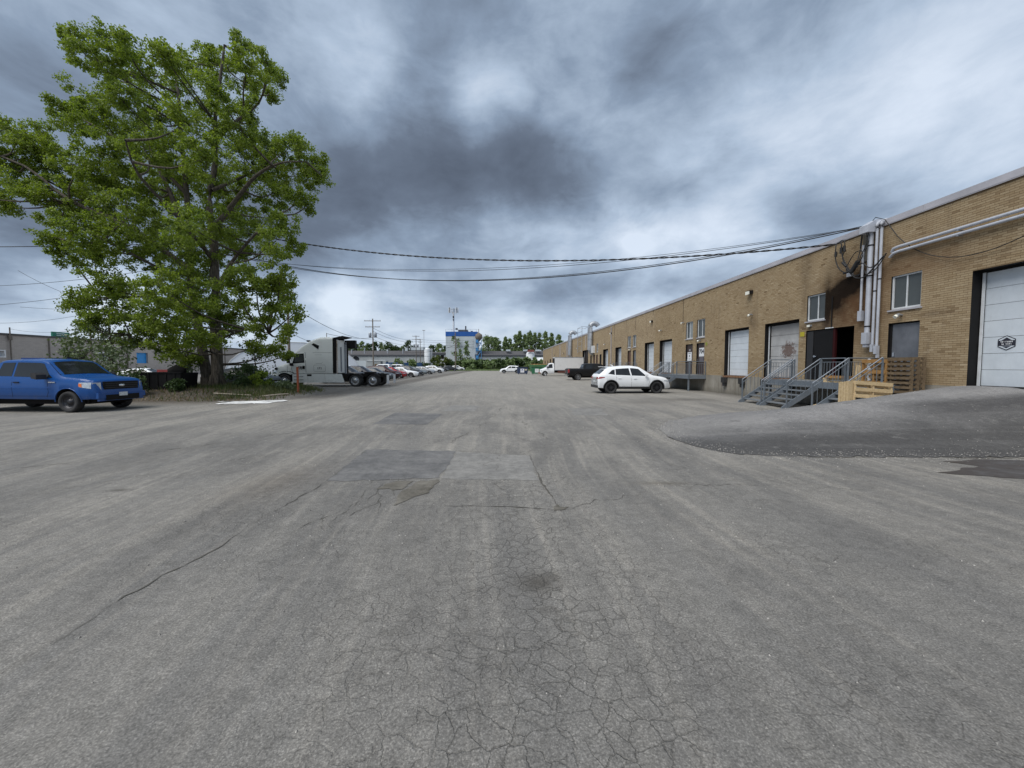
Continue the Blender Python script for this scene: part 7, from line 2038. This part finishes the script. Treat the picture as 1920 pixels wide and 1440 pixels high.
# rubbish containers
def dumpster(x, y, mt, label, w=1.95, h=1.35):
    o = empty('dumpster', (x, y, 0), label=label, cat='dumpster')
    MB().prism([(-w / 2, 0, .12), (w / 2, 0, .12), (w / 2 + .08, 0, h), (-w / 2 - .08, 0, h)], (0, 1.3, 0)).build('bin', M[mt], o)
    MB().cbox((0, .65, h + .04), (w + .22, 1.4, .06), Matrix.Rotation(R(-4), 3, 'X')).build('lid', M['plastic'], o)
    for a in (-w / 2 - .1, w / 2 + .04): MB().box((a, .35, .6), (a + .08, .95, .8)).build('lift_pocket', M[mt], o)
    MB().box((-.42, -.02, .35), (.32, -.002, 1.08)).build('sign_panel', M['paper'], o)
    MB().box((.45, -.02, .75), (.85, -.002, 1.02)).build('small_label', simple('label_cream', (.5, .45, .35), .7), o)
    for a in (-w / 2 + .15, w / 2 - .25): MB().box((a, .1, 0), (a + .1, 1.2, .13)).build('skid', M['blackmatte'], o)
    return o
d1 = dumpster(4.15, 75, 'blue_bin', 'dark blue rubbish container with a white panel, left one of the pair')
MB().box((-.3, -.024, .7), (.2, -.021, .74)).box((-.3, -.024, .6), (.2, -.021, .63)).box((-.2, -.024, .82), (.1, -.021, .98)).build('sign_print', simple('blue_ink', (.05, .08, .3), .6), d1)
d2 = dumpster(7.0, 75, 'green_bin', 'green rubbish container with a white panel, right one of the pair')
MB().prism([(-.12, -.024, .75), (.02, -.024, .75), (-.05, -.024, .98)], (0, .003, 0)).build('sign_print', M['ink'], d2)
gr = empty('green_skip', (9.3, 92, 0), label='light green open skip behind the white truck cab', cat='skip')
MB().prism([(-2.2, 0, .2), (2.2, 0, .2), (2.5, 0, 1.9), (-2.5, 0, 1.9)], (0, 2.2, 0)).build('skip_body', simple('skip_green', (.05, .15, .06), .7), gr)
MB().cbox((0, 1.1, 1.9), (4.2, 1.8, .4)).build('rubbish', simple('mixed_rubbish', (.35, .22, .10), .9, var=.6, scale=2), gr)

# black skip under the tree, with something red in it
sk = empty('black_skip', (-19.75, 21.4, gz(-18.6, 21.6) - .05), R(3), 'low black steel skip in the shade of the cottonwood', 'skip')
MB().prism([(0, 0, 0), (2.1, 0, 0), (2.22, 0, .95), (-.12, 0, .95)], (0, 1.3, 0)).build('skip_body', M['black'], sk)
for k_ in range(5): MB().box((.1 + k_ * .44, -.03, .02), (.16 + k_ * .44, 0, .93)).build('skip_rib', M['black'], sk)
MB().box((-.16, -.05, .93), (2.26, .02, 1.0)).build('skip_rim', M['black'], sk)
MB().tube([(1.3, .5, 1.02), (1.6, .5, 1.10), (2.0, .6, 1.0)], [.2, .30, .2], 8).build('black_bag', M['blackmatte'], sk)
tag(MB().cbox((-18.75, 22.0, gz(-18.6, 21.6) + 1.0), (.62, .4, .14)).build('red_box', simple('faded_red', (.30, .05, .05), .6)), 'faded red box lying on top of the black skip', 'box')
bb = empty('blue_dumpster', (-33.0, 28.0, 0), label='dark blue container showing above the roof of the blue pickup', cat='dumpster')
MB().box((-.6, 0, .1), (.8, 1.6, 2.15)).build('bin', simple('royal_blue', (.01, .07, .33), .5), bb); MB().cbox((.1, .8, 2.2), (1.6, 1.7, .08)).build('lid', simple('royal_blue_lid', (.01, .05, .22), .5), bb)

# orange marker post
tag(MB().tube([(-11.95, 22.9, gz(-11.95, 22.9) - .1), (-11.97, 22.9, 1.62)], .062, 10).build('marker_post', M['orange']), 'rusty orange steel post standing in the grass beside the tractor unit', 'post')

# ================================================================== POLES AND CABLES
def upole(x, y, h, label, r=.15, arms=((.35, 2.4),), trans=False, name='utility_pole', lean=0):
    o = empty(name, (x, y, 0), label=label, cat='pole')
    MB().tube([(0, 0, -.3), (lean, 0, h)], [r, r * .7], 8).build('pole_shaft', M['pole'], o)
    for dz_, w_ in arms:
        a = MB().cbox((lean, -.12, h - dz_), (w_, .10, .13)).build('crossarm', M['pole'], o)
        for k_ in (-.46, -.2, .2, .46): MB().tube([(lean + k_ * w_, -.12, h - dz_ + .06), (lean + k_ * w_, -.12, h - dz_ + .26)], .045, 6).build('insulator', M['frame_white'], a)
    if trans:
        for k_ in (-1, 1):
            MB().lathe([(.001, 0), (.32, 0), (.32, .95), (.26, 1.05), (.001, 1.1)], 10, axis='Z', c=(k_ * .58, -.1, h - 4.1)).build('transformer', M['galv'], o)
    return o
upole(-28.0, 85, 11.9, 'utility pole with two crossarms and paired transformers behind the parked cars', .17, ((.5, 3.6), (1.8, 3.2)), True)
upole(-24.4, 45, 10.4, 'wooden pole rising behind the nose of the tractor unit', .17, ((.4, 1.5), (.9, 1.0)))
upole(-18.3, 25.6, 10.9, 'wooden service pole hidden in the crown of the cottonwood', .15, ((.5, 1.6),))
upole(-46.5, 45, 9.3, 'thin pole left of the cottonwood in front of the taupe warehouse', .10, ())
upole(-29.2, 133, 12.0, 'distant utility pole with a crossarm left of the silo', .16, ((.3, 2.4), (1.4, 2.4)), True)
upole(-27.8, 133, 10.8, 'second distant utility pole nearer the silo', .14, ((.3, 1.8), (1.1, 1.4)))
upole(-26.1, 131, 13.6, 'very thin lamp pole beside the white silo', .07, ((.1, .9),), name='lamp_pole')
upole(-14.85, 125, 12.4, 'plain light pole standing in a grass tuft at the far end of the lot', .20, (), name='light_pole')
upole(-26.8, 60, 6.7, 'thin pole right behind the tractor unit headboard', .07, (), name='lamp_pole')

def cable(a, b, sag, r, label, n=40, twist=False, cat='cable', group=None):
    a, b = Vector(a), Vector(b)
    pts = [a.lerp(b, t) - Vector((0, 0, 4 * sag * t * (1 - t))) for t in np.linspace(0, 1, n)]
    mb = MB()
    if twist:
        for ph in (0, math.pi):
            tw = []
            for t in np.linspace(0, 1, n * 8):
                p = a.lerp(b, t) - Vector((0, 0, 4 * sag * t * (1 - t)))
                an = t * (b - a).length * 2 * math.pi / .9 + ph
                tw.append(p + Vector((0, math.cos(an) * r * .8, math.sin(an) * r * .8)))
            mb.tube(tw, r * .7, 5)
    else: mb.tube(pts, r, 6)
    o = mb.build('overhead_cable', M['cable'], fix=False)
    return tag(o, label, cat, group)
PT = (-18.3, 25.6)
cable((13.55, 15.4, 6.6), (*PT, 10.6), 1.30, .030, 'thick twisted service cable, the highest one crossing from tree to wall', twist=True)
cable((13.55, 14.4, 6.88), (*PT, 9.2), 2.0, .021, 'heavy cable crossing the yard, lowest of the span from the tree')
cable((13.55, 14.3, 6.92), (*PT, 9.05), 1.93, .014, 'thin cable running just above the lowest one across the yard')
cable((13.55, 14.45, 6.90), (*PT, 8.9), 1.35, .012, 'thin cable crossing the yard between the thick one and the lowest')
cable((13.55, 14.5, 6.93), (*PT, 8.8), 1.22, .009, 'thinnest wire crossing the yard from the roof edge to the tree')
L_ = [((-46, 22, 8.2), (*PT, 9.6), .25, .022, 'cable leaving the cottonwood towards the left edge, the topmost'),
      ((-60, 40, 9.8), (*PT, 8.6), .9, .016, 'cable leaving the cottonwood to the left, second from the top'),
      ((-60, 36, 7.2), (*PT, 8.0), 1.3, .014, 'cable leaving the cottonwood to the left, above the crossing wires'),
      ((-60, 50, 13.5), (-46.5, 45, 8.9), .3, .020, 'wire falling from the left edge to the thin pole'),
      ((-60, 50, 9.0), (-24.4, 45, 10.0), 1.0, .020, 'wire rising from the left edge to the pole by the tractor unit'),
      ((-60, 46, 6.6), (-46.5, 45, 7.6), .4, .016, 'low wire running to the thin pole over the taupe warehouse'),
      ((-61.7, 50.3, 6.3), (-46.5, 45, 6.0), .5, .014, 'slack wire from the service mast to the thin pole'),
      ((-46.5, 45, 6.8), (-24.4, 45, 6.2), .5, .014, 'wire strung behind the cottonwood between two poles'),
      ((-24.4, 45, 8.8), (-28, 85, 7.5), 1.2, .030, 'cable running from the near wooden pole to the transformer pole'),
      ((-24.4, 45, 5.6), (-26.8, 60, 5.0), .4, .022, 'low cable with a dark splice behind the tractor unit roof')]
for a, b, s_, r_, lab in L_: cable(a, b, s_, r_, lab)
tag(MB().cbox((-25.6, 52.0, 4.95), (.3, .5, .22)).build('cable_splice', M['cable']), 'dark splice box hanging on the low cable above the tractor unit', 'splice box')
for k_, z_ in enumerate((9.9, 9.2, 8.2, 7.4)):
    cable((-28, 85, z_), (-29.2, 133, z_ + .8), 1.0, .03, ['topmost', 'second highest', 'third highest', 'lowest'][k_] + ' parallel wire from the transformer pole to the far poles', n=16, group='parallel wires to the far poles')
    cable((-29.2, 133, z_ + .8), (-5, 158, z_ + 3.0), .8, .03, ['topmost', 'second highest', 'third highest', 'lowest'][k_] + ' parallel wire from the far poles past the tall white block', n=16, group='parallel wires past the white block')
cable((-28, 85, 7.8), (-26.8, 60, 6.6), .4, .03, 'cable from the transformer pole to the thin pole behind the tractor unit', n=12)
cable((-14.85, 125, 8.3), (-35, 133, 6.5), 1.2, .05, 'cable from the light pole to the left across the white block', n=16)
cable((-14.85, 125, 8.3), (16, 133, 12.0), 2.6, .05, 'cable from the light pole to the right over the low shed', n=16)

# cable bundle on the wall beside the conduits
cb = empty('cable_bundle', (WX, 14.5, 6.2), label='tangle of black service cables and splices hanging by the grey conduits', cat='cables')
def wc(pts, r):
    P_ = [Vector((p[0] - WX, p[1] - 14.5, p[2] - 6.2)) for p in pts]
    out = []
    for i in range(len(P_) - 1):
        p0, p1, p2, p3 = P_[max(0, i - 1)], P_[i], P_[i + 1], P_[min(len(P_) - 1, i + 2)]
        for k_ in range(5):
            t = k_ / 5
            out.append(.5 * ((2 * p1) + (-p0 + p2) * t + (2 * p0 - 5 * p1 + 4 * p2 - p3) * t * t + (-p0 + 3 * p1 - 3 * p2 + p3) * t ** 3))
    out.append(P_[-1])
    MB().tube(out, r * .85, 6).build('service_cable', M['cable'], cb, fix=False)
x1, x2 = WX - .15, WX - .28
wc([(x1, 14.45, 6.92), (x1, 14.30, 6.75), (x1, 14.32, 6.2), (x2, 14.28, 5.75), (x2, 14.35, 5.45)], .022)
wc([(x1, 14.40, 6.90), (x2, 14.18, 6.55), (x2, 14.22, 6.1), (x2, 14.10, 5.8), (x2, 14.3, 5.5)], .020)
wc([(x1, 14.35, 6.90), (x2, 14.02, 6.7), (x2, 13.97, 6.2), (x2, 14.2, 5.75), (x2, 14.3, 5.4)], .018)
wc([(x1, 14.3, 6.85), (x2, 14.12, 6.75), (x2, 13.9, 6.5), (x2, 13.92, 6.1), (x2, 14.05, 5.9)], .018)
wc([(x2, 14.2, 6.0), (x2, 14.45, 5.95), (x2, 14.75, 5.55), (x2, 14.72, 5.35), (x2, 14.45, 5.32)], .018)
wc([(x1, 15.4, 6.6), (x2, 15.28, 6.45), (x2, 15.28, 6.0), (x2, 15.1, 5.55), (x2, 14.75, 5.30), (x2, 14.4, 5.40)], .024)
wc([(x1, 15.38, 6.6), (x2, 15.05, 6.55), (x2, 15.0, 6.15), (x2, 14.85, 5.65), (x2, 14.55, 5.2), (x2, 14.3, 5.0), (x2, 14.0, 4.98), (x2, 13.75, 5.15), (x2, 13.3, 5.55)], .026)
wc([(x1, 15.36, 6.62), (x2, 14.92, 6.6), (x2, 14.88, 6.2), (x2, 14.95, 5.95), (x2, 14.7, 5.5), (x2, 14.45, 5.15), (x2, 14.2, 5.1)], .022)
wc([(x2, 14.35, 5.45), (x2, 14.1, 5.5), (x2, 13.85, 5.28), (x2, 13.6, 5.30), (x2, 13.35, 5.52)], .024)
wc([(x2, 14.3, 5.4), (x2, 14.5, 5.3), (x2, 14.42, 5.05), (x2, 14.2, 5.1), (x2, 14.15, 5.4)], .016)
wc([(x2, 14.0, 5.2), (x2, 13.9, 5.05), (x2, 13.6, 5.15), (x2, 13.4, 5.35), (x2, 13.22, 5.62)], .022)
def splice(a, b, r): 
    a = Vector((a[0] - WX, a[1] - 14.5, a[2] - 6.2)); b = Vector((b[0] - WX, b[1] - 14.5, b[2] - 6.2))
    MB().tube([a, b], r, 8).build('splice_sleeve', M['cable'], cb)
splice((x2, 14.28, 5.62), (x2, 14.55, 5.28), .075); splice((x2, 15.27, 6.25), (x2, 15.27, 6.05), .045); splice((x2, 15.03, 6.35), (x2, 15.03, 6.12), .05); splice((x2, 14.90, 6.38), (x2, 14.88, 6.15), .045)
splice((x2, 14.95, 5.75), (x2, 14.78, 5.55), .045); splice((x2, 14.88, 5.30), (x2, 14.6, 5.33), .04)
# single cable looping along the wall to the right
o = MB(); pts = [(x1, 13.9, 6.98), (x1 - .1, 13.7, 7.02), (x1, 13.45, 6.85)] + [(x1 + .08, 13.45 - 6.5 * t, 6.85 - (1.95 * math.sin(math.pi * min(1, t * .98) ** .75)) * 1.0 + .0 * t) for t in np.linspace(.06, 1, 24)]
tag(o.tube(pts, .013, 6).build('slack_wire', M['cable'], fix=False), 'single slack wire looping along the brick above the grey door window', 'wire')
